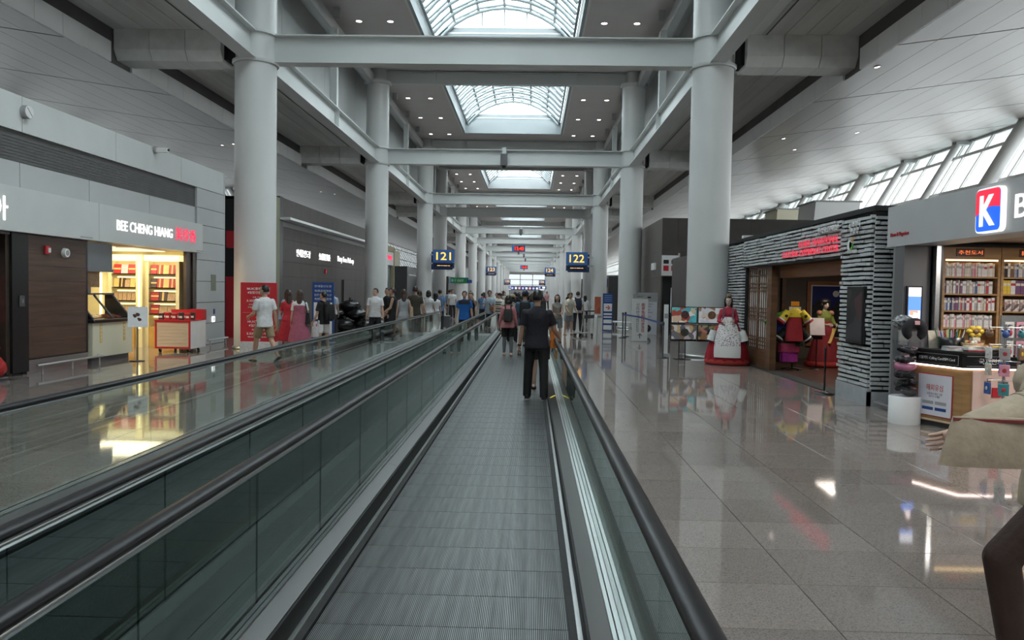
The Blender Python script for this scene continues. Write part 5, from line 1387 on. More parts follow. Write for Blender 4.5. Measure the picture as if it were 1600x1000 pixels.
for i, (c, wd) in enumerate((('yellow', .06), ('yellow', .05), ('white', .07), ('purple', .07), ('purple', .07), ('pink', .07), ('white', .05), ('lime', .06), ('lime', .06), ('white', .06))):
    x = 6.80 + sum(q for _, q in (('', .06), ('', .05), ('', .07), ('', .07), ('', .07), ('', .07), ('', .05), ('', .06), ('', .06), ('', .06))[:i])
    book(x, 11.26, 1.775, wd-.003, .20, .16, c, f"thick {c} volume on the second shelf of the right bookcase", 'thick volumes on the second shelf')
for i in range(12):
    book(7.43 + i*.032, 11.26, 1.775, .030, .17, .16, ('black', 'brown', 'grey', 'black')[i % 4], 'small dark book at the right end of the second shelf', 'small dark books')
for j, z in enumerate((1.53, 1.285)):
    for i in range(9):
        o = thing('photo_card', f"pale photo card with printed faces, {'upper' if j == 0 else 'lower'} row of the right bookcase", 'card', (6.82 + i*.11, 11.24, z), 0, 'photo cards')
        MB().box(0, .10, 0, .01, 0, .17).build('card', picture('photo_print', [(.6,.55,.54),(.35,.25,.24),(.7,.66,.62),(.12,.10,.10),(.62,.48,.42)], 22, 0), o); MB().box(0, .10, .01, .05, 0, .02).build('holder', M_GREYP, o)
# counter
kc = thing('counter', 'oak service counter with black header boards and pink lit panel', 'counter', (0, 0, 0))
foot = [(5.22, 10.62), (5.50, 9.86), (6.75, 9.86), (6.75, 10.62)]
MB().prism(foot, 'z', .07, .82).build('body', M_OAK, kc)
ins = [(5.28, 10.58), (5.54, 9.92), (6.7, 9.92), (6.7, 10.58)]
MB().prism(ins, 'z', 0, .07).build('plinth', M_DKGREY, kc)
def off(poly, d): cx_ = sum(p[0] for p in poly)/len(poly); cy_ = sum(p[1] for p in poly)/len(poly); return [(cx_+(x-cx_)*(1+d), cy_+(y-cy_)*(1+d)) for x, y in poly]
MB().prism(off(foot, .03), 'z', .82, 1.0).build('header_board', M_BLACK, kc); MB().prism(off(foot, .05), 'z', 1.0, 1.025).build('worktop', M_BLACKM, kc)
MB().prism(off(foot, .022), 'z', .80, .82).build('light_strip', emis('pink_strip', (1, .80, .74), 5.0), kc)
ang = math.atan2(9.86-10.62, 5.50-5.22); n_ = Vector((sin(ang), -cos(ang), 0)); 
mid = Vector((5.36, 10.24, 0)); rzf = ang
def onface(z, u, d=.012): return mid + n_*d + Vector((cos(ang), sin(ang), 0))*u + Vector((0,0,z))
def face_box(z0, z1, u0, u1, d0, d1, name, m):
    M_ = Matrix.Translation(onface((z0+z1)/2, (u0+u1)/2, (d0+d1)/2)) @ Matrix.Rotation(ang, 4, 'Z'); return MB().mbox(M_, u1-u0, d1-d0, z1-z0).build(name, m, kc)
face_box(.845, .975, -.36, .36, .030, .034, 'header_line', M_GREYP); face_box(.850, .970, -.355, .355, .034, .036, 'header_face', M_BLACK)
text('lettering', '선불카드 Calling Card/SIM Card', M_PAPER, kc, onface(.91, .03, .036), 'F', h=.05, w=.56, depth=.003, rz=ang)
text('lettering', '국제전화', M_PAPER, kc, (5.83, 9.835, .91), 'F', h=.075, depth=.003)
MB().box(5.53, 6.7, 9.829, 9.833, .845, .85).box(5.53, 6.7, 9.829, 9.833, .97, .975).build('header_line', M_GREYP, kc)
face_box(.14, .70, -.27, .27, .003, .010, 'poster_border', M_RED); face_box(.15, .69, -.26, .26, .010, .014, 'poster', mat('poster_white', (.70, .70, .76), .4, noise=(5, .02)))
text('poster_title', '해외유심', M_RED, kc, onface(.52, .0, .015), 'F', h=.085, w=.26, depth=.002, rz=ang)
text('poster_lines', '공항에서 바로 구매\n데이터 무제한', M_GREYP, kc, onface(.42, .0, .015), 'F', h=.07, w=.24, depth=.002, rz=ang)
for u in (-.10, .10):
    for z in (.30, .22): face_box(z, z+.04, u-.085, u+.085, .014, .017, 'poster_block', M_GREYP if z > .25 else M_BLUE)
face_box(.08, .10, -.38, .38, .0, .01, 'edge_trim', M_PALEW)
MB().box(5.62, 6.6, 9.845, 9.86, .12, .78).build('lit_panel', mat('pink_panel', (.75, .55, .48), .5, noise=(3, .05)), kc)
tag(MB().box(5.86, 5.97, 9.83, 9.845, .46, .58).build('red_notice', M_RED, None), 'small red notice on the pink counter panel', 'notice')
# things on the counter
def stack(x, y, items, where):
    z = 1.025
    for i, (c, t_, w_) in enumerate(items):
        o = MB().bbox(-w_/2, w_/2, -.08, .08, 0, t_, .003).build('book', [BM[c]], None, (x, y, z), (0, 0, .15*(i % 2)-.1)); tag(o, f"{c} book lying flat in the {where} pile on the counter, number {i+1} from below", 'book', 'flat books on the counter'); z += t_
stack(5.50, 10.12, [('white', .03, .22), ('grey', .025, .2)], 'left'); stack(5.70, 10.0, [('red', .02, .2), ('white', .03, .24), ('cream', .02, .2)], 'middle'); stack(5.98, 10.0, [('brown', .025, .22), ('white', .03, .2), ('yellow', .015, .2)], 'right')
pc = thing('pen_basket', 'dark basket full of pens and trinkets on the counter', 'basket', (5.62, 10.40, 1.025)); MB().lathe([(.13, 0), (.17, .16), (.16, .16), (.12, .01)], n=20).build('basket', M_BLACK, pc)
for i in range(18):
    a = i*2.4; r = .02+.007*i; c = ('red','white','pink','blue','yellow','green')[i % 6]; MB().cone((r*cos(a), r*sin(a), .05), (1.5*r*cos(a), 1.5*r*sin(a), .24+.02*(i % 3)), .007, .007, 6).build('pen', BM[c], pc)
fd_ = thing('trinket_basket', 'wicker basket of orange and yellow trinkets on the counter', 'basket', (5.80, 10.22, 1.025)); MB().lathe([(.10, 0), (.14, .10), (.13, .10), (.09, .01)], n=20).build('basket', M_KRAFT, fd_)
for i in range(12): a = i*2.1; r = .028*sqrt(i); MB().ell((r*cos(a), r*sin(a), .10), .026, 8, 6).build('trinket', BM[('yellow','red','brown','white')[i % 4]], fd_)
fl = thing('plush_flower', 'yellow plush flower doll standing at the back of the counter', 'toy', (5.95, 10.42, 1.025)); MB().box(-.05, .05, -.04, .04, 0, .16).build('stand', M_CREAM, fl)
for i in range(6): MB().ell((.075*cos(i*1.047), 0, .24+.05*sin(i*1.047)), (.045, .035, .035), 10, 6).build('petal', BM['yellow'], fl)
MB().ell((0, -.02, .24), (.045, .03, .035), 10, 6).build('flower_centre', BM['brown'], fl)
for i in range(3): tag(MB().bbox(0, .16, 0, .012, 0, .24, .003).build('brochure', [BM[('cream','grey','black')[i]]], None, (5.40+.12*i+.3*(i==2), 10.52, 1.025), (-.15, 0, .1)), f"{('cream','grey','black')[i]} brochure propped up on the counter", 'brochure')
# acrylic tube display with neck pillows
tb = thing('tube_display', 'clear acrylic tube on a white drum holding bagged neck pillows', 'display', (5.10, 10.52, 0))
MB().lathe([(.20, 0), (.20, .36), (.185, .37)], n=36).build('drum', M_WHITE, tb); MB().lathe([(.185, .37), (.185, 1.12)], n=36, caps=False).build('tube', glass('acrylic', (.90, .90, .93), 1.5), tb)
M_BAG = mat('plastic_bagged_black', (.02, .02, .024), .18, noise=(12, .4), bump=(30, 1.0)); M_PILP = mat('pink_pillow', (.60, .22, .34), .6, noise=(12, .1))
def pillow(loc, rot, m, label, r0=.10, r1=.062):
    t = thing('neck_pillow', label, 'pillow', loc); t.rotation_euler = rot
    rings = []
    for i in range(19):
        a = -2.5 + 5.0*i/18; rr = r1*(1 - .35*(abs(i-9)/9)**4)
        rings.append([((r0+rr*cos(b))*cos(a), (r0+rr*cos(b))*sin(a), rr*sin(b)*.95) for b in [2*pi*j/12 for j in range(12)]])
    MB().loft(rings).build('cushion', m, t); MB().box(r0-.02, r0+.03, -.03, .03, r1*.8, r1+.008).build('label_tag', M_PINKP, t)
    return t
for i, (z, m, nm) in enumerate(((.44, M_BAG, 'lowest'), (.55, M_BAG, 'second'), (.66, M_BAG, 'third'), (.78, M_PILP, 'pink'), (.88, M_BAG, 'fifth'), (.99, M_BAG, 'uppermost'))):
    pillow((5.10, 10.52, z), (.15*(-1)**i, .12, i*1.1), m, f"{'pink' if m is M_PILP else 'black bagged'} neck pillow inside the acrylic tube, {nm} one", .095, .052)
pillow((5.13, 10.38, 1.26), (radians(90), radians(-90), 0), mat('black_plush', (.012, .012, .016), .85, noise=(40, .3)), 'black neck pillow with pink tag standing on top of the tube', .105, .068)
o = thing('plastic_wrap', 'crumpled clear plastic wrapped pillow on top of the tube', 'packet', (5.07, 10.56, 1.36)); g = MB(); g.ell((0,0,0), (.14, .12, .10), 22, 14); rw = random.Random(9); g.v = [tuple(c*(1+rw.uniform(-.16, .16)) for c in v) for v in g.v]; g.sm = [False]*len(g.f); g.build('wrap', mat('crumpled_plastic', (.22, .23, .24), .12, noise=(18, .7)), o)
t = thing('leaflet_holder', 'clear leaflet box fixed to the grey pillar by the tube', 'holder', (5.22, 11.0, 1.02)); MB().box(0, .14, 0, .006, 0, .24).box(0, .14, .06, .066, 0, .18).box(0, .006, 0, .066, 0, .2).box(.134, .14, 0, .066, 0, .2).build('box', M_CLEAR, t); MB().box(.01, .13, .015, .05, .01, .22).build('leaflets', M_GREYP, t); MB().box(.13, .2, .06, .2, .05, .1).build('bracket', M_STEEL, t)
# spinning rack of hanging souvenirs
sp_ = thing('souvenir_rack', 'revolving wire rack hung with souvenirs at the counter corner', 'rack', (5.76, 9.45, 0)); MB().lathe([(.2, 0), (.2, .03), (.02, .05)], n=24).build('foot', M_BLACK, sp_); MB().cone((0,0,.04), (0,0,1.40), .016, .016, 8).build('pole', M_STEEL, sp_)
for z in (.72, .95, 1.15, 1.36): 
    for a in range(6): MB().tube([(0,0,z), (.19*cos(a*1.047), .19*sin(a*1.047), z)], .004, 6).build('hook_wire', M_STEEL, sp_)
for j, z in enumerate((1.36, 1.15, .95, .72)):
    for a in range(6):
        c = ('pink','blue','white','teal','grey','cream','brown')[(a*2+j*3) % 7]; x, y = 5.76+.19*cos(a*1.047), 9.45+.19*sin(a*1.047)
        o = thing('souvenir', f"{c} souvenir hanging from {('the top', 'the second', 'the third', 'the lowest')[j]} ring of the wire rack", 'souvenir', (x, y, z), a*1.047, 'souvenirs on the wire rack')
        MB().cone((0,0,-.03), (0,0,0), .003, .003, 5).build('cord', M_BLACKM, o)
        if j == 0: MB().ell((0,0,-.075), (.045, .04, .045), 12, 8).build('plush_head', BM[c], o); [MB().ell((0, s*.035, -.035), .016, 8, 6).build('plush_ear', BM[c], o) for s in (-1, 1)]
        else: MB().bbox(-.012, .012, -.055, .055, -.17, -.03, .004).build('pouch', BM[c], o); MB().ell((.014, 0, -.10), (.004, .025, .025), 10, 6).build('charm', BM[('white','red','yellow')[a % 3]], o)
for i in range(8):
    c = ('cream','white','yellow','grey')[i % 4]; o = thing('souvenir_card', f"{c} carded doll in the grid behind the wire rack, {'upper' if i < 4 else 'lower'} row", 'souvenir', (6.02 + (i % 4)*.14, 9.80, 1.42 - .24*(i//4)), 0, 'carded dolls')
    MB().box(-.055, .055, -.004, 0, -.2, 0).build('card', BM['white' if c != 'white' else 'pink'], o); MB().ell((0, -.02, -.07), (.03, .02, .03), 10, 6).build('doll_head', BM[c], o); MB().ell((0, -.02, -.135), (.03, .018, .045), 10, 6).build('doll_body', BM[('red','blue','green','brown')[i % 4]], o); MB().ell((0, -.016, -.05), (.031, .02, .02), 10, 6).build('doll_hair', BM['black'], o)
tag(MB().box(5.92, 6.55, 9.805, 9.83, 1.0, 1.5).build('card_grid', M_STEEL, None), 'steel backing grid for the carded dolls on the counter', 'rack')

# ================================================================== right side: dark box, signs, monitors
db = structure('wall_dark_right', (0, 0, 0), 'dark brown cube building further along on the right')
zz = [0, 1.0, 2.4, 3.5, 4.9]
for a, b in zip(zz[:-1], zz[1:]):
    for x0, x1 in ((5.5, 6.15), (6.15, 9.2), (9.2, 12.3), (12.3, 16)):
        if x0 == 5.5 and b <= 2.4: continue
        MB().box(x0+.004, x1-.004, 32.75, 32.82, a+.004, b-.004).build('panel', M_DARKBR, db)
    for y0, y1 in ((32.82, 35.2), (35.2, 37.6), (37.6, 40)): MB().box(5.5, 5.56, y0+.004, y1-.004, a+.004, b-.004).build('panel', mat('brown_grey_panel', (.105, .09, .082), .5, noise=(2, .08)), db)
MB().box(5.57, 16, 32.85, 40, 0, 4.86).build('core', M_BLACKM, db)
t = thing('hanging_board', 'white hanging board with red and black pictures on the dark building', 'sign', (5.55, 32.4, 2.45)); MB().box(-.1, .60, -.05, .05, 0, .85).build('panel', M_PAPER, t)
for x in (.0, .33):
    MB().box(x-.04, x+.18, -.055, -.05, .20, .42).build('red_picture', M_RED, t); MB().box(x-.04, x+.18, -.055, -.05, .50, .66).build('black_picture', M_BLACKM, t)
MB().box(.58, .64, -.06, .06, -.1, .95).build('hanger_post', M_STEEL, t)
tag(MB().box(5.42, 5.5, 34.2, 35.1, 2.75, 3.05).build('gate_label', M_PAPER, None), 'small white sign on the side of the dark building', 'sign')
tag(MB().box(6.0, 6.04, 32.0, 32.5, 0, 0.01).bbox(5.85, 6.2, 32.3, 32.4, .9, 1.95, .01).build('white_panel', M_PAPER, None), 'white upright panel in the dark building doorway', 'panel')
# things on the roof level behind (boarding vestibules)
for i, (x0, x1, y0, z0, z1) in enumerate(((14.6, 16.4, 48.0, 3.2, 7.0), (14.2, 16.2, 40.5, 3.0, 6.6))):
    t = thing('boarding_box', f"{('smaller beige', 'larger pale grey')[i]} slanted box below the inclined windows", 'vestibule', (x0, y0, 0))
    MB().prism([(0, 0), (x1-x0, 0), (x1-x0+.8, z1), (.5, z1)], 'y', 0, 2.5).build('body', (M_CREAM if i == 0 else M_FASCIA), t); MB().box(.4, x1-x0+.9, -.05, 2.6, z1, z1+.08).build('roof_edge', M_GREYP, t); MB().box(.6, 1.6, -.03, 0, 0, 2.2).build('door', M_GREYP, t)
tag(MB().box(6.1, 9.5, 22.4, 22.6, 3.34, 3.42).build('light_bar', M_FASCIA, None), 'slim white bar above the back of the culture centre', 'light bar')
MB().box(5.45, 14, 21.4, 30.0, 0, 3.05).build('mid_block', M_DARKBR, db)
# 2 x 2 picture monitors on black stands
ms = thing('monitor_wall', 'four food pictures in black frames on thin stands before the column', 'display', (0, 0, 0))
PIC = [[(.10,.45,.48),(.65,.66,.62),(.35,.07,.05),(.08,.36,.42),(.55,.42,.30),(.12,.5,.5)], [(.55,.50,.45),(.30,.17,.09),(.62,.64,.66),(.45,.26,.16),(.50,.55,.6)], [(.35,.34,.36),(.12,.12,.13),(.45,.32,.16),(.5,.5,.52),(.20,.10,.04)], [(.06,.05,.05),(.22,.12,.06),(.04,.05,.09),(.38,.16,.16),(.25,.24,.10)]]
for i in range(2):
    for j in range(2):
        x0 = 3.63 + i*.69; z0 = .93 - j*.455
        f_ = MB().bbox(x0, x0+.675, 19.97, 20.03, z0, z0+.44, .008).build('frame', M_BLACK, ms)
        MB().box(x0+.02, x0+.655, 19.966, 19.97, z0+.03 if j == 0 else z0+.05, z0+.42).build('food_picture', picture(f'food_{i}{j}', PIC[j*2+i], 9, i*3.+j, .18), f_)
        MB().cone((x0+.36, 19.966, z0+.23), (x0+.36, 19.960, z0+.23), .105, .105, 24).build('dish_print', mat(f'dish_{i}{j}', [(.12,.05,.05),(.24,.13,.07),(.06,.07,.06),(.02,.025,.05)][j*2+i], .4, noise=(25, .5)), f_)
for x in (3.86, 4.02, 4.72):
    MB().cone((x, 20, .01), (x, 20, .48), .014, .014, 8).build('leg', M_BLACK, ms); MB().lathe([(.15, 0), (.15, .012)], c=(x, 20, 0), n=20).build('foot', M_BLACK, ms)
MB().cone((3.86, 20, .14), (4.72, 20, .14), .010, .010, 8).build('cross_bar', M_STEELB, ms)
# freestanding signs
t = thing('pickup_stand', 'white upright sign with black Korean and red Chinese lettering and arrow', 'sign', (3.84, 27.1, 0))
MB().bbox(-.27, .27, -.05, .05, .02, 1.50, .006).build('panel', M_PAPER, t); MB().box(-.25, .25, .0, .05, 1.50, 1.66).build('header', M_GREYP, t); MB().box(-.30, .30, -.15, .15, 0, .02).build('foot', M_STEEL, t)
text('korean_lettering', '\n'.join('신라면세점'), M_BLACKM, t, (-.09, -.051, 1.02), 'F', h=.66, depth=.002); text('korean_lettering', '\n'.join('인도장'), M_BLACKM, t, (-.09, -.051, .50), 'F', h=.34, depth=.002)
text('chinese_lettering', '\n'.join('新罗免税店'), M_RED, t, (.10, -.051, 1.02), 'F', h=.66, depth=.002, bold=.01); text('chinese_lettering', '\n'.join('提货处'), M_RED, t, (.10, -.051, .50), 'F', h=.34, depth=.002, bold=.01)
text('arrow', '↑', M_BLACKM, t, (0, -.051, .20), 'F', h=.17, w=.16, depth=.002, bold=.01); text('logo', 'SHILLA', M_BLACKM, t, (-.02, -.006, 1.58), 'F', h=.05, w=.2, depth=.002)
t = thing('notice_stand', 'grey topped white notice sign standing behind the pick-up sign', 'sign', (4.78, 31.6, 0))
MB().bbox(-.38, .38, -.05, .05, .02, 1.35, .006).build('panel', mat('bluish_white', (.60, .62, .68), .5, noise=(5, .03)), t); MB().bbox(-.40, .40, -.05, .05, 1.35, 1.72, .006).build('header', M_GREYP, t); MB().box(-.40, .40, -.15, .15, 0, .02).build('foot', M_STEEL, t)
for i, z in enumerate((1.24, 1.14, 1.0, .9, .72, .62)): MB().box(-.30, .20-.06*(i % 3), -.053, -.05, z, z+.035).build('text_line', M_GREYP, t)
MB().cone((.0, -.05, .26), (.0, -.054, .26), .15, .15, 24).build('arrow_disc', M_BLACKM, t); text('arrow', '↑', M_PAPER, t, (0, -.055, .26), 'F', h=.17, depth=.002, bold=.02); MB().box(-.22, -.02, -.053, -.05, 1.5, 1.56).build('logo_print', M_RED, t); MB().box(-.02, .12, -.053, -.05, 1.5, 1.56).build('logo_print', M_BLACKM, t)
t = thing('direction_stand', 'blue and white upright sign with red arrow beside the third right column', 'sign', (3.35, 33.6, 0))
t.scale = (.82, 1, 1); MB().bbox(-.26, .26, -.05, .05, .02, 1.66, .006).build('panel', M_BLUE, t); MB().box(-.28, .28, -.15, .15, 0, .02).build('foot', M_STEEL, t)
for z0, z1 in ((.88, 1.22), (.72, .80), (.60, .66), (.36, .52), (.08, .28)): MB().box(-.22, .22, -.054, -.05, z0, z1).build('white_field', M_PAPER, t)
text('arrow', '→', M_RED, t, (0, -.055, 1.05), 'F', h=.2, w=.24, depth=.002, bold=.03)
for z in (1.32, 1.40, 1.48, 1.56): MB().box(-.2, .2, -.053, -.05, z, z+.02).build('text_line', mat('pale_blue', (.3, .4, .6), .5, noise=(5, .03)), t)
t = thing('orange_banner', 'orange red board behind the blue direction sign', 'sign', (3.05, 35.2, 0)); MB().bbox(-.14, .14, -.02, .02, .72, 1.5, .006).build('board', mat('orange_red', (.40, .10, .05), .5, noise=(8, .2)), t); MB().cone((0,0,0), (0,0,.72), .02, .02, 8).build('pole', M_STEELB, t)
# belt barriers
def stanchion(x, y, label):
    t = thing('stanchion', label, 'post', (x, y, 0)); MB().lathe([(.16, 0), (.16, .012), (.03, .03)], n=20).build('foot', M_BLACK, t); MB().cone((0,0,.02), (0,0,.92), .028, .028, 12).build('pole', M_DKGREY, t); MB().lathe([(.035, .86), (.035, .95), (.0, .96)], n=12).build('belt_head', M_BLACK, t); return t
stanchion(3.47, 29.0, 'dark belt post to the left of the white pick-up sign'); stanchion(3.68, 29.9, 'dark belt post half hidden behind the pick-up sign')
s3 = stanchion(3.50, 20.35, 'dark belt post beside the food pictures'); MB().bar((0, 0, .90), (.15, 5.0, .90), .004, .05).build('belt', M_BLUE, s3); MB().bar((.15, 5.0, .90), (-.1, 8.4, .9), .004, .05).build('belt', M_BLUE, s3)
t = thing('poster_easel', 'narrow white poster stand left of the food pictures', 'sign', (3.72, 21.2, 0)); MB().bbox(-.06, .06, -.02, .02, .05, 1.40, .005).build('panel', M_PAPER, t); MB().box(-.1, .1, -.12, .12, 0, .05).build('foot', M_GREYP, t); MB().box(-.05, .05, -.024, -.02, 1.02, 1.15).build('print', M_GREYP, t)
t = thing('barrier_rail', 'low steel barrier around the second right column', 'rail', (4.77, 37.5, 0)); 
MB().tube([(.9*cos(a), .9*sin(a), .30) for a in [2*pi*i/20 for i in range(21)]], .03, 8).build('rail', M_STEELB, t)
for i in range(5): a = i*1.257; MB().cone((.9*cos(a), .9*sin(a), 0), (.9*cos(a), .9*sin(a), .3), .02, .02, 8).build('post', M_STEEL, t)
r = structure('wall_far_right', (5.6, 0, 0), 'far row of shop fronts on the right')
for i, (y0, y1, h, m) in enumerate(((56, 61, 2.9, M_DKGREY), (66, 80, 3.2, M_WALLP), (88, 98, 3.2, M_DARKBR), (106, 116, 3.3, M_WALLPL), (122, 134, 3.2, M_DKGREY), (142, 200, 3.2, M_WALLP))):
    MB().bbox(0, 5, y0, y1, 0, h, .02).build('shop_front', m, r); MB().box(-.05, 0, y0+.4, y1-.4, h-.8, h-.2).build('shop_sign', M_PAPER if i % 2 else M_BLUE, r)
# ================================================================== people, their bags and luggage
WALK = dict(leg_l=(20, 6, 3), leg_r=(-14, 18, 3), arm_l=(-14, 8, 14, 0), arm_r=(18, 8, 18, 0))
WALK2 = dict(leg_r=(20, 6, 3), leg_l=(-14, 18, 3), arm_r=(-14, 8, 14, 0), arm_l=(18, 8, 18, 0))
STAND = dict(leg_l=(3, 2, 4), leg_r=(-3, 3, 4))
HOLD = dict(leg_l=(3, 2, 4), leg_r=(-3, 3, 4), arm_l=(20, 6, 70, 25), arm_r=(20, 6, 70, 25))
def P_(d, **k): q = dict(d); q.update(k); return q
R_ = radians
KHAKI = ('khaki', (.32, .24, .14)); WHITE = ('white', (.70, .70, .69)); BLACK = ('black', (.012, .012, .013)); NAVY = ('polo_navy', (.012, .0115, .019)); DKPANT = ('charcoal', (.018, .018, .022))
TEE = lambda c: ('tee',)+c
# on our belt
mp, F = person('man in dark navy polo and black trousers standing with his hand on the right rail', (.10, 11.95, .004), R_(-4), 1.71, 'm', ('polo',)+NAVY, ('trousers',)+BLACK, ('short', None), ('shoe',)+BLACK,
    P_(STAND, leg_l=(6, 4, 5), leg_r=(-4, 2, 4), arm_r=(22, 16, 34, -4), arm_l=(2, 10, 10, 0), grip_r=.5, head_pitch=4), .012)
w = thing('wristwatch', 'dark wristwatch on the left wrist of the man in navy polo', 'watch', mp.location, mp.rotation_euler.z); w.scale = mp.scale
a_, b_ = F.arm['l'][1], F.arm['l'][2]; MB().cone(a_.lerp(b_, .90), a_.lerp(b_, .99), .034, .032, 14).build('strap', M_BLACK, w); MB().cone(b_ + Vector((-.033, 0, .01)), b_ + Vector((-.04, 0, .01)), .017, .017, 12).build('dial', M_STEEL, w)
o, F = person('woman with long black hair and bare legs hidden in front of the navy polo man', (.17, 13.35, .004), R_(0), 1.60, 'f', TEE(('grey_top', (.20, .20, .21))), ('shorts',)+BLACK, ('long', None), ('sandal',)+BLACK, P_(STAND, leg_l=(2, 2, 1), leg_r=(-2, 2, 1)), .016, SKINP)
shoulder_bag(o, F, 'orange shoulder bag at the right side of the hidden woman', ('orange', (.62, .17, .02)), 1, .78, .26, .34, .12, x=.24)
o, F = person('woman in pink blouse, black shorts and grey stockings walking ahead on the belt', (-.59, 20.05, .004), R_(0), 1.57, 'f', ('long', 'pink', (.56, .22, .24)), ('shorts',)+BLACK, ('bob', None), ('sandal', 'tan', (.40, .25, .16)), P_(STAND, leg_l=(4, 3, 1), leg_r=(-4, 3, 1), arm_l=(6, 12, 14, 0), arm_r=(6, 12, 14, 0)), .015, SKINP, lower=('stocking_grey', (.16, .16, .17)))
backpack(o, F, 'small black and grey backpack on the woman in pink', ('bag_dark', (.03, .027, .025)), .26, .36, .13, .98)
o, F = person('man in blue shirt and white trousers beside the woman in pink', (-.16, 20.5, .004), R_(0), 1.74, 'm', TEE(('denim', (.06, .13, .20))), ('trousers',)+WHITE, ('short', None), ('shoe',)+BLACK, P_(WALK2, cap=('navy', (.022, .020, .034))), .015)
backpack(o, F, 'black backpack on the man in blue shirt', BLACK, .30, .46, .16, .96)
o, F = person('woman with brown hair further ahead between the navy and blue men', (.05, 22.6, .004), R_(5), 1.64, 'f', TEE(('beige_top', (.45, .38, .30))), ('trousers',)+DKPANT, ('long', HAIRBR), ('shoe',)+BLACK, STAND, .018)
o, F = person('woman in straw hat ahead on the belt', (-.62, 25.6, .004), R_(0), 1.56, 'f', TEE(('cream', (.5, .45, .38))), ('trousers',)+DKPANT, ('bob', None), ('shoe',)+BLACK, P_(STAND, hat=True), .02)
o, F = person('person with black hair and dark leggings ahead on the belt', (-.30, 23.8, .004), R_(0), 1.60, 'f', TEE(DKPANT), ('leggings',)+BLACK, ('bob', None), ('sandal', 'tan', (.40, .25, .16)), P_(WALK), .018)
# on the opposite walkway and at its end
o, F = person('man in bright blue T-shirt riding the other walkway towards the viewer', (-2.08, 24.0, .004), R_(178), 1.66, 'm', TEE(('royal', (.012, .12, .42))), ('trousers', 'navy_pants', (.012, .014, .03)), ('short', None), ('shoe', 'brown', (.12, .07, .04)), P_(STAND, arm_l=(4, 10, 14, 0), arm_r=(4, 10, 14, 0)), .016)
g = MB(); g.loft([ring(0, y, z, rx+.026, ry+.026, 20, F.T) for z, rx, ry, y in [(1.30, .176, .117, .004), (1.37, .185, .108, 0), (1.43, .145, .085, -.008)]], caps=False); g.build('dark_yoke', cloth(*NAVY), o)
o, F = person('person in black top and shorts lifting a phone on the other walkway', (-2.15, 27.2, .004), R_(175), 1.60, 'm', TEE(BLACK), ('shorts', 'brownish', (.20, .13, .09)), ('short', None), ('sandal',)+BLACK, P_(STAND, arm_l=(75, 10, 85, 20), arm_r=(75, 10, 85, 20)), .018)
o, F = person('person in grey standing behind the raised phone', (-2.35, 30.3, 0), R_(170), 1.60, 'f', TEE(('greytee', (.25, .26, .26))), ('trousers', 'grey_pants', (.17, .17, .18)), ('short', None), ('shoe',)+BLACK, STAND, .02)
o, F = person('man in light blue shirt and dark green shorts with a crossbody strap', (-1.62, 29.9, 0), R_(160), 1.70, 'm', TEE(('lightblue', (.36, .43, .50))), ('shorts', 'dkgreen', (.03, .05, .045)), ('short', None), ('shoe',)+BLACK, P_(STAND, head_yaw=20, arm_r=(20, 6, 70, 25)), .016)
cb_ = carried(o, 'crossbody_bag', 'brown crossbody bag on the man in light blue shirt', 'bag'); MB().bar((.15, .10, 1.44), (-.19, .15, 1.02), .03, .012, up=(0,1,0)).build('strap', M_BLACK, cb_); MB().bar((.15, -.10, 1.44), (-.19, -.14, 1.02), .03, .012, up=(0,1,0)).build('strap', M_BLACK, cb_); MB().bbox(-.24, -.08, .12, .20, .94, 1.08, .015).build('pouch', cloth('leather', (.26, .11, .04)), cb_)
o, F = person('man in black cap and striped shirt beside the end of the rails', (-1.30, 31.6, 0), R_(150), 1.60, 'm', TEE(('offwhite', (.62, .60, .55))), ('shorts', 'dkgreen', (.03, .05, .045)), ('short', None), ('shoe',)+BLACK, P_(STAND, cap=BLACK, stripes=True, head_yaw=-30, arm_r=(20, 6, 70, 25), arm_l=(20, 6, 70, 25)), .018)
# left concourse
o, F = person('young man in white T-shirt and khaki shorts walking past the red sign', (-6.05, 17.3, 0), R_(48), 1.76, 'm', TEE(WHITE), ('shorts',)+KHAKI, ('short', None), ('sandal',)+BLACK, P_(WALK, leg_l=(20, 8, 3), leg_r=(-16, 22, 3), arm_l=(12, 8, 62, 6), arm_r=(-4, 12, 14, 0), head_yaw=28), .012)
o, F = person('woman in red dress with brown hair among the group by the blue board', (-6.42, 20.2, 0), R_(25), 1.60, 'f', ('dress', 'bright_red', (.52, .03, .045)), ('long_skirt', 'bright_red', (.52, .03, .045)), ('long', HAIRBR), ('shoe',)+WHITE, P_(STAND, arm_l=(12, 10, 70, 10)), .016, SKINP)
o, F = person('woman in rose pinafore over white sleeves carrying a black bag', (-5.98, 19.72, 0), R_(12), 1.62, 'f', ('blouse',)+WHITE, ('long_skirt', 'dusty_rose', (.36, .10, .15)), ('long', HAIRBR), ('shoe',)+WHITE, P_(STAND, arm_r=(14, 10, 60, 10)), .015, SKINP)
g = MB(); g.loft([ring(0, y, z, rx+.030, ry+.030, 20, F.T) for z, rx, ry, y in [(.80, .172, .122, -.008), (.92, .162, .115, -.006), (1.03, .130, .096, 0), (1.15, .132, .098, .006), (1.27, .146, .116, .010), (1.31, .13, .105, .008)]], caps=False); g.build('pinafore', cloth('dusty_rose', (.36, .10, .15)), o)
shoulder_bag(o, F, 'black handbag on the arm of the woman in rose', BLACK, 1, .80, .26, .30, .14, x=.22)
o, F = person('woman in pale lilac top and floral skirt left of the group', (-6.98, 21.9, 0), R_(15), 1.62, 'f', ('vest', 'lilac', (.45, .42, .55)), ('long_skirt', 'floral', (.36, .30, .34)), ('long', None), ('shoe',)+BLACK, P_(STAND, arm_l=(12, 10, 70, 10)), .016, SKINP)
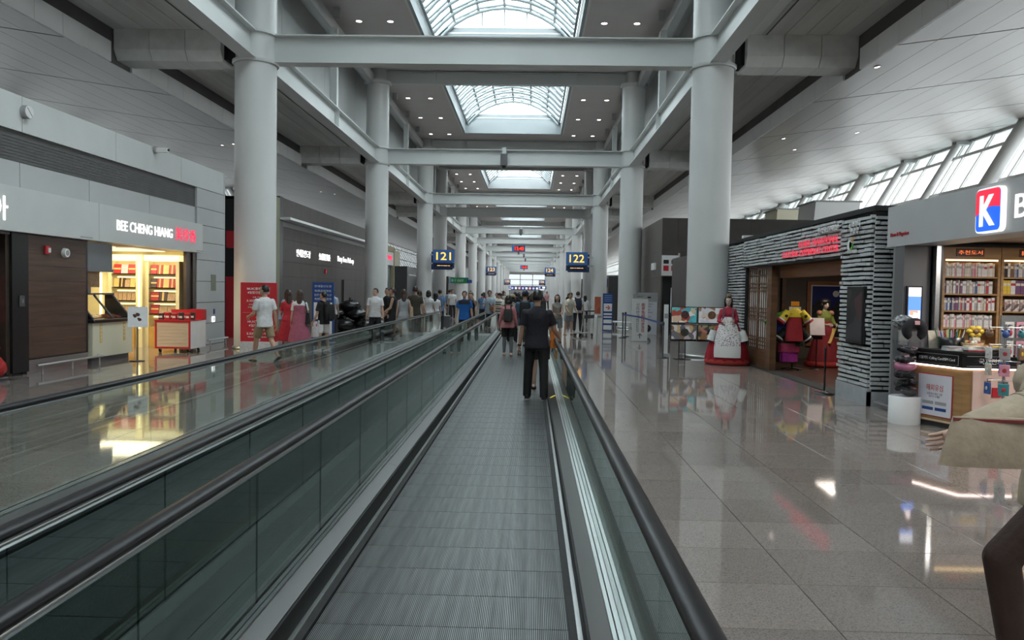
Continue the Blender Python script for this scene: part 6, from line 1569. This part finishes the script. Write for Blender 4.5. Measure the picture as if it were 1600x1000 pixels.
shoulder_bag(o, F, 'lilac cloth bag carried by the woman in floral skirt', ('lilac', (.45, .42, .55)), -1, .82, .24, .24, .12, x=.22)
shoulder_bag(o, F, 'white paper shopping bag with red print by the woman in floral skirt', WHITE, 1, .50, .24, .34, .10, strap=False, x=.24, name='shopping_bag')
o, F = person('person in blue half hidden behind the red dress', (-6.55, 24.9, 0), R_(150), 1.66, 'm', TEE(('skyblue', (.16, .30, .45))), ('trousers', 'jeans', (.04, .10, .22)), ('short', None), ('shoe',)+BLACK, STAND, .02)
o, F = person('dark haired person with white collar behind the blue board', (-6.85, 26.3, 0), R_(20), 1.68, 'f', TEE(('pale', (.5, .52, .55))), ('trousers',)+DKPANT, ('bob', None), ('shoe',)+BLACK, STAND, .02)
o, F = person('teenager in black top and white shorts carrying a shopping bag', (-5.46, 20.1, 0), R_(62), 1.58, 'm', TEE(BLACK), ('shorts',)+WHITE, ('short', None), ('shoe',)+WHITE, P_(STAND, head_yaw=15, arm_l=(6, 10, 20, 0)), .015)
backpack(o, F, 'large black backpack on the teenager in black', BLACK, .34, .46, .18, .92)
shoulder_bag(o, F, 'white shopping bag with red label held by the teenager', WHITE, -1, .44, .26, .30, .10, strap=False, x=.27, y=.06, name='shopping_bag')
o, F = person('man in white polo shirt facing the viewer beside the second column', (-4.85, 23.8, 0), R_(188), 1.70, 'm', ('polo',)+WHITE, ('trousers',)+DKPANT, ('short', None), ('shoe',)+BLACK, P_(STAND, head_yaw=-35, head_pitch=6), .014)
o, F = person('man in black standing just right of the white polo man', (-4.88, 26.0, 0), R_(130), 1.72, 'm', TEE(BLACK), ('trousers',)+BLACK, ('short', None), ('shoe',)+BLACK, P_(STAND, head_yaw=20), .018)
o, F = person('person in sleeveless black with reddish brown hair looking left', (-4.42, 24.4, 0), R_(100), 1.72, 'm', ('vest',)+BLACK, ('trousers',)+BLACK, ('short', HAIRBR), ('shoe',)+BLACK, P_(STAND, arm_l=(14, 8, 40, 10), arm_r=(10, 8, 30, 10)), .015)
shoulder_bag(o, F, 'black handbag of the brown haired person in black', BLACK, -1, .62, .28, .26, .14, x=.24)
o, F = person('woman with long hair in grey patterned dress seen from behind', (-3.92, 23.6, 0), R_(10), 1.68, 'f', ('vest', 'grey_floral', (.36, .38, .40)), ('skirt', 'grey_floral', (.36, .38, .40)), ('long', HAIRBR), ('shoe',)+BLACK, P_(STAND), .015, SKINP)
shoulder_bag(o, F, 'large beige tote on the shoulder of the woman in grey', ('beige', (.50, .36, .25)), 1, .82, .34, .36, .14, x=.24)
o, F = person('tall man in olive T-shirt seen from behind', (-3.92, 25.9, 0), R_(0), 1.78, 'm', TEE(('olive', (.055, .048, .035))), ('trousers', 'grey_dark', (.06, .06, .065)), ('short', None), ('shoe',)+BLACK, P_(STAND), .016)
o, F = person('person with brown hair just right of the olive T-shirt man', (-4.02, 27.6, 0), R_(-20), 1.66, 'f', ('blouse', 'cream2', (.55, .50, .42)), ('trousers',)+DKPANT, ('bob', HAIRBR), ('shoe',)+BLACK, P_(STAND), .02)
o, F = person('woman in white blouse with grey bag in the queue', (-3.83, 28.6, 0), R_(-8), 1.66, 'f', ('blouse',)+WHITE, ('trousers',)+BLACK, ('bob', None), ('shoe',)+BLACK, P_(STAND, arm_r=(10, 10, 40, 10)), .018)
shoulder_bag(o, F, 'dark grey bag of the woman in white blouse', ('dgrey', (.04, .045, .045)), -1, .80, .30, .30, .14, x=.22)
o, F = person('shorter woman in white top with long black hair in the queue', (-3.76, 30.2, 0), R_(-10), 1.58, 'f', ('blouse',)+WHITE, ('skirt',)+BLACK, ('long', None), ('shoe',)+BLACK, P_(STAND), .018)
shoulder_bag(o, F, 'wide black bag of the shorter woman in white', BLACK, -1, .72, .42, .26, .2, x=.24)
o, F = person('man in blue shirt at the head of the queue seen from behind', (-3.85, 32.4, 0), R_(-12), 1.70, 'm', TEE(('steelblue', (.10, .19, .36))), ('trousers',)+DKPANT, ('short', None), ('shoe',)+BLACK, P_(STAND), .018)
backpack(o, F, 'grey backpack on the blue shirted man in the queue', ('greypack', (.12, .13, .15)), .28, .4, .14, .98)
o, F = person('man in white shirt standing beside the far left column', (-4.62, 45.0, 0), R_(200), 1.72, 'm', TEE(WHITE), ('trousers',)+DKPANT, ('short', None), ('shoe',)+BLACK, STAND, .024)
o, F = person('man in pale blue shirt left of the far white shirted man', (-5.0, 47.0, 0), R_(10), 1.70, 'm', TEE(('paleblue', (.35, .42, .50))), ('trousers',)+DKPANT, ('short', None), ('shoe',)+BLACK, STAND, .024)
# right concourse
o, F = person('woman in grey top and denim shorts with long black hair beyond the right rail', (.86, 25.2, 0), R_(172), 1.60, 'f', ('vest', 'taupe', (.22, .20, .18)), ('shorts', 'denim_grey', (.20, .22, .24)), ('long', None), ('shoe',)+BLACK, P_(STAND, arm_l=(14, 8, 70, 30), arm_r=(14, 8, 70, 30)), .016, SKINP)
o, F = person('man in white shirt and grey shorts pushing a luggage trolley', (1.50, 30.4, 0), R_(206), 1.68, 'm', TEE(('ivory', (.64, .60, .50))), ('shorts', 'grey_shorts', (.24, .26, .28)), ('short', None), ('sandal', 'brown', (.12, .07, .04)), P_(STAND, lean=8, head_pitch=-16, arm_l=(26, 4, 34, 6), arm_r=(26, 4, 34, 6)), .016)
o, F = person('person with navy backpack standing behind the trolley', (2.02, 33.2, 0), R_(0), 1.72, 'm', TEE(WHITE), ('trousers',)+DKPANT, ('short', None), ('shoe',)+BLACK, STAND, .018)
backpack(o, F, 'navy backpack beside the trolley man', ('navypack', (.02, .025, .05)), .32, .52, .18, .92)
o, F = person('woman in white top and black leggings walking away on the right', (2.84, 40.4, 0), R_(-8), 1.57, 'f', ('long',)+WHITE, ('leggings',)+BLACK, ('long', None), ('shoe',)+BLACK, P_(WALK, arm_r=(8, 25, 70, 0)), .02)
# passer-by cut off by the right edge of the picture
o, F = person('passer-by in cream knitted top and brown trousers cut off at the right edge', (2.40, 3.50, 0), R_(86), 1.74, 'f', ('long', 'cream_knit', (.46, .38, .28)), ('trousers', 'dark_brown', (.045, .022, .016)), ('bob', None), ('shoe', 'brown', (.12, .07, .04)),
    dict(leg_l=(44, 54, 2), leg_r=(-12, 14, 3), arm_l=(70, 8, 4, 4), loose=2.0, arm_r=(-34, 6, 8, 0), lean=3), .009, SKINP)
for i in range(9):
    sh, el, wr = F.arm['l']; q = sh.lerp(el, .12 + .1*i)
    d_ = (el-sh).normalized(); MB().cone(q - d_*.007, q + d_*.007, .1045-.0010*i, .1045-.0010*i, 18).build('knit_rib', cloth('knit_rib', (.34, .27, .20)), o)
cl = carried(o, 'clutch_bag', 'beige clutch bag under the arm of the passer-by at the right edge', 'bag')
g = MB(); g.loft([[(-.34 + .05*cos(a)*q, .47 + (.20-.05*t)*math.copysign(abs(sin(a))**.5, sin(a)), 1.00 + .20*t) for a in [2*pi*j/18 for j in range(18)]] for t, q in ((0, .8), (.3, 1.0), (.8, .8), (1, .4))]); g.build('bag_body', cloth('bag_beige', (.40, .32, .23)), cl)
MB().bar((-.37, .32, 1.19), (-.34, .62, 1.19), .03, .012).build('strap', cloth('dark_red', (.20, .03, .03)), cl)
# distant crowd
rc = random.Random(4); cols = [('white', (.70,.70,.69)), ('black', (.012,.012,.013)), ('steelblue', (.10,.19,.36)), ('pinkc', (.5,.25,.28)), ('greytee', (.25,.26,.26)), ('bright_red', (.52,.03,.045)), ('cream', (.5,.45,.38))]
cw = ['white', 'black', 'blue', 'pink', 'grey', 'red', 'cream']
far_spots = [(-1.6, 36), (-.6, 35), (-2.6, 41), (-.9, 43), (.3, 46), (-3.2, 52), (-1.9, 55), (.8, 58), (-.2, 64), (-2.5, 70), (1.5, 74), (-1.2, 82), (-3.4, 90), (.6, 96), (-5.2, 66), (3.0, 62)]
for i, (x, y) in enumerate(far_spots):
    c = cols[i % 7]; fem = i % 2
    person(f"distant traveller in {cw[i % 7]} top, {('nearest', 'second', 'third', 'fourth', 'fifth', 'sixth', 'seventh', 'eighth', 'ninth', 'tenth', 'eleventh', 'twelfth', 'thirteenth', 'fourteenth', 'fifteenth', 'sixteenth')[sorted(range(16), key=lambda q: far_spots[q][1]).index(i)]} of the far crowd", (x, y, 0), R_(rc.choice([0, 180, 170, -15])), rc.uniform(1.56, 1.76), 'f' if fem else 'm', TEE(c), ('trousers',)+(DKPANT if i % 3 else ('tan_pants', (.3, .24, .17))), ('long' if fem else 'short', None), ('shoe',)+BLACK, WALK if i % 2 else WALK2, .032, None, 'distant crowd')
# luggage
def suitcase(loc, rz, label, col, h=.58):
    t = thing('suitcase', label, 'suitcase', loc, rz); m = mat('case_'+col[0], col[1], .3, noise=(6, .1))
    MB().bbox(-.2, .2, -.12, .12, .05, h, .03).build('shell', m, t)
    for x in (-.12, -.04, .04, .12): MB().box(x-.008, x+.008, -.126, .126, .1, h-.06).build('shell_rib', m, t)
    for x in (-.15, .15):
        for y in (-.08, .08): MB().cone((x-.012, y, .025), (x+.012, y, .025), .025, .025, 10).build('wheel', M_BLACK, t)
    MB().tube([(-.08, 0, h), (-.08, 0, h+.36), (.08, 0, h+.36), (.08, 0, h)], .009, 6).build('handle', M_STEEL, t)
suitcase((-5.92, 21.6, 0), .2, 'black wheeled suitcase beside the group of women', ('black', (.015, .015, .017)))
suitcase((-3.72, 33.6, 0), .1, 'grey wheeled suitcase behind the rail near the queue', ('grey', (.10, .105, .11)))
suitcase((-4.3, 34.2, 0), -.2, 'dark green suitcase further along the queue', ('green', (.02, .04, .035)))
rl = random.Random(8); i = 0
for (x, y, z) in ((-8.0, 30.0, 0), (-7.25, 29.7, 0), (-6.5, 29.9, 0), (-7.7, 30.8, 0), (-6.9, 30.7, 0), (-7.6, 30.2, .40), (-6.85, 30.2, .40), (-7.2, 30.4, .72), (-6.1, 30.7, 0)):
    t = thing('black_sack', f"shiny black plastic sack in the heap below the dark wall, {('first', 'second', 'third', 'fourth', 'fifth', 'sixth', 'seventh', 'topmost', 'rightmost')[i]} one", 'sack', (x, y, z), rl.uniform(0, 3), 'black sacks'); i += 1
    g = MB(); g.ell((0, 0, .26), (.42, .34, .24), 20, 14); g.v = [tuple((v[0]*(1+rl.uniform(-.07, .07)), v[1]*(1+rl.uniform(-.07, .07)), max(0.002, v[2]*(1+rl.uniform(-.06, .06))))) for v in g.v]; g.build('sack_body', mat('sack_black', (.010, .010, .011), .22, noise=(10, .4), bump=(14, 1.0)), t)
    MB().lathe([(.05, .50), (.03, .54), (.07, .60), (0, .58)], n=12).build('tied_neck', M_BLACK, t)
tr = thing('luggage_trolley', 'empty steel luggage trolley in front of the man in white shirt', 'trolley', (1.98, 29.75, 0), R_(30))
MB().tube([(-.26, -.35, .14), (-.26, .45, .10), (.26, .45, .10), (.26, -.35, .14), (-.26, -.35, .14)], .018, 8).build('base_frame', M_STEELB, tr)
for x in (-.13, 0, .13): MB().tube([(x, -.35, .14), (x, .45, .10)], .010, 6).build('deck_bar', M_STEEL, tr)
MB().tube([(-.26, -.35, .14), (-.24, -.48, .98), (.24, -.48, .98), (.26, -.35, .14)], .016, 8).build('push_frame', M_STEELB, tr); MB().cone((-.24, -.48, .98), (.24, -.48, .98), .022, .022, 10).build('grip', M_BLACK, tr); MB().box(-.22, .22, -.50, -.40, .70, .84).build('basket', M_STEEL, tr)
for x, y in ((-.26, -.32), (.26, -.32), (0, .42)): MB().cone((x-.018, y, .055), (x+.018, y, .055), .055, .055, 12).build('wheel', M_BLACK, tr)
# ================================================================== hanging and standing signs
M_GATEB = mat('gate_blue', (.06, .17, .46), .4, noise=(3, .03)); M_GATED = mat('gate_navy', (.02, .05, .16), .4, noise=(3, .03))
E_NUM = emis('gate_yellow', (1, .55, .09), 1.25)
def gate(num, x, y, z, side, where, s=1.0):
    t = thing('gate_sign', f"blue hanging sign with yellow gate number {num} at the {where}", 'sign', (x, y, z), 0, 'gate signs'); t.scale = (s, s, s)
    MB().bbox(-.75, .75, -.06, .06, .42, 1.30, .01).build('number_panel', M_GATEB, t)
    MB().bbox(-.75, .75, -.06, .06, 0, .40, .01).build('display_panel', M_GATED, t); MB().box(-.66, .66, -.066, -.06, .08, .32).build('display', M_BLACK, t)
    text('gate_number', num, E_NUM, t, (0, -.061, .86), 'F', h=.54, w=1.02, depth=.010, bold=.008)
    for q, (a, b) in enumerate(((-.45, -.20), (-.16, -.06), (-.02, .28), (.32, .45))): MB().box(a, b, -.068, -.066, .17, .22).build('led_text', emis('led_amber', (1, .6, .3), .7), t)
    MB().bbox(-.62, .88, .10, .22, -.08, 1.16, .01).build('rear_panel', M_GATED, t) if side > 0 else MB().bbox(-.88, .62, .10, .22, -.08, 1.16, .01).build('rear_panel', M_GATED, t)
    x0, x1 = sorted((side*.75, ((4.25 if side > 0 else -7.09) - x)/s)); MB().box(x0, x1, -.05, .05, .9, 1.0).box(x0, x1, -.05, .05, .3, .4).build('arm', M_BEAMD, t)
gate('121', -6.15, 53.6, 3.18, -1, 'third left column'); gate('122', 3.13, 53.6, 3.16, 1, 'third right column')
gate('123', -6.1, 117.0, 4.05, -1, 'seventh left column'); gate('124', 2.75, 117.0, 4.05, 1, 'seventh right column')
gate('125', -5.9, 189.4, 3.2, -1, 'far left'); gate('126', 2.6, 189.4, 3.2, 1, 'far right')
def led_clock(y, z, k, txt):
    t = thing('clock_display', f"{('nearer', 'farther')[k]} hanging display with red digits {txt}", 'clock', (XC-.3, y, z)); MB().bbox(-.85, .85, -.12, .12, 0, .85, .01).build('case', M_GATEB, t); MB().box(-.55, .80, -.125, -.12, .08, .77).build('screen', M_BLACK, t); text('digits', txt, emis('digits_red', (1, .03, .02), 1.6), t, (.1, -.126, .42), 'F', h=.5, w=1.15, depth=.006, bold=.02)
    MB().box(-.04, .04, -.04, .04, .85, ZB0-z+.02 if ZB0 > z+.85 else .95).build('hanger', M_STEEL, t); MB().bbox(-.12, .12, -.1, .1, -.35, 0, .02).build('camera', M_DKGREY, t)
led_clock(98.95, 6.72, 0, '15:40'); led_clock(171.95, 6.6, 1, '15:40')
for k, (y, x) in enumerate(((37.5, -1.42), (82.0, -1.2), (136.0, -1.4), (154.0, -1.3))):
    t = thing('beam_camera', f"dark boxed camera fixed to a cross beam, {ORD[k]} along the nave", 'camera', (x, y-.24, 7.95), 0, 'beam cameras'); MB().bbox(-.16, .16, -.3, 0, -.25, .30, .02).build('housing', M_DKGREY, t); MB().box(-.1, .1, -.2, .0, .30, .62).build('mount', M_BEAM, t); MB().ell((0, -.15, -.27), .11, 12, 8).build('dome', M_BLACK, t)
t = thing('exit_sign', 'green overhead sign with white lettering at the fifth left column', 'sign', (-8.6, 81.39, 2.4)); MB().bbox(0, 1.75, -.06, .06, 0, .62, .01).build('panel', mat('green_sign', (.01, .20, .07), .4, noise=(3, .03)), t); text('lettering', '출구 EXIT', M_PAPER, t, (.75, -.062, .31), 'F', h=.3, depth=.004); MB().box(1.76, 1.9, -.05, .05, 0, .62).build('end_panel', M_GATED, t); MB().box(.8, .9, -.03, .03, .62, 1.5).build('hanger', M_STEEL, t)
tag(MB().bbox(-7.3, -6.3, 81.38, 81.48, 2.45, 2.80, .01).build('small_sign', M_BLUE, None), 'small blue and white sign right of the green sign', 'sign')
tag(MB().bbox(-9.0, -8.2, 62.0, 62.1, 0, 2.6, .01).build('advert_panel', mat('advert_blue', (.10, .14, .24), .4, noise=(1.5, .2)), None), 'slate blue advert panel between far left columns', 'advert')
for k, (x0, x1, z0, z1, y) in enumerate(((-6.0, 4.0, 2.3, 3.1, 205.0), (-4.0, 1.5, 1.9, 2.6, 150.0))):
    t = thing('overhead_sign', f"{('wider far', 'narrower nearer')[k]} overhead blue sign band across the concourse", 'sign', (0, y, 0)); MB().bbox(x0, x1, -.1, .1, z0, z1, .02).build('panel', M_GATED, t)
    n = 8
    for i in range(n): a = x0+(x1-x0)*(i+.15)/n; b = x0+(x1-x0)*(i+.75)/n; MB().box(a, b, -.11, -.1, z0+.15, z1-.15).build('lit_field', emis('sign_field_%d' % (i % 3), [(.5, .5, .9), (.9, .9, 1), (.9, .5, .5)][i % 3], .8), t)
    for x in (x0+.3, x1-.3): MB().cone((x, 0, 0), (x, 0, z0), .06, .06, 8).build('post', M_STEEL, t)
# red and blue stands on the left concourse
t = thing('red_stand', 'tall red sign board with white lettering in front of the nearest left column', 'sign', (-7.05, 19.75, 0), radians(4))
MB().bbox(-.46, .46, -.05, .05, .27, 1.80, .006).build('board', M_RED, t); MB().bbox(-.47, .47, -.09, .09, 0, .27, .006).build('plinth', mat('hatched_plinth', (.55, .55, .55), .5, noise=((60, 60, 60), .25)), t)
for txt, z, h, w_ in (('MUIC동방면세점', 1.64, .07, .58), ('4일합인천공항점', 1.54, .07, .56), ('오픈 기념으로', 1.42, .04, .3), ('3.33만 받습니다', 1.33, .07, .6), ('동방면세점에서 드리는', 1.23, .04, .5), ('특별한혜택을만나보세요', 1.16, .035, .54), ('恭贺', .90, .05, .14), ('MUIC동방면세', .79, .07, .55), ('4일합인천공', .69, .07, .5), ('免税商店开业', .58, .045, .34), ('3.33만받으세요', .48, .07, .6), ('特别优惠请光临', .39, .035, .54)):
    text('lettering', txt, M_PAPER, t, (0, -.052, z), 'F', h=h, w=w_, depth=.002, bold=.01)
MB().bbox(-.05, .05, -.056, -.05, .295, .345, .004).build('white_mark', M_PAPER, t); MB().box(-.40, .40, -.053, -.05, 1.02, 1.024).build('rule', M_PAPER, t)
t = thing('blue_stand', 'blue topped information board with white dots of lettering among the group', 'sign', (-6.42, 23.6, 0), radians(4))
MB().bbox(-.33, .33, -.05, .05, .02, 1.86, .006).build('board', M_BLUE, t); MB().box(-.36, .36, -.2, .2, 0, .02).build('foot', M_STEEL, t)
for txt, z in (('면세품인도장', 1.74), ('免税品提货处', 1.60), ('DUTY FREE PICK-UP', 1.47), ('免税品引渡場', 1.35)): text('lettering', txt, M_PAPER, t, (0, -.052, z), 'F', h=.07, w=.52, depth=.002)
for z0, z1 in ((.72, 1.24), (.10, .66)): MB().box(-.28, .28, -.056, -.05, z0, z1).build('white_field', M_PAPER, t)
MB().box(-.22, -.08, -.06, -.056, .34, .58).build('red_field', M_RED, t)
t = thing('exit_label', 'small lit white pictogram low on the grey end wall', 'sign', (XL+.004, 22.25, .72)); MB().box(0, .02, -.09, .09, -.08, .08).build('panel', E_WHITE, t); MB().box(.02, .024, -.02, .03, -.05, .05).build('pictogram', M_BLACKM, t); MB().box(0, .01, .02, .12, .15, .30).build('blue_label', M_BLUE, t)
bpy.data.scenes.remove(WS)
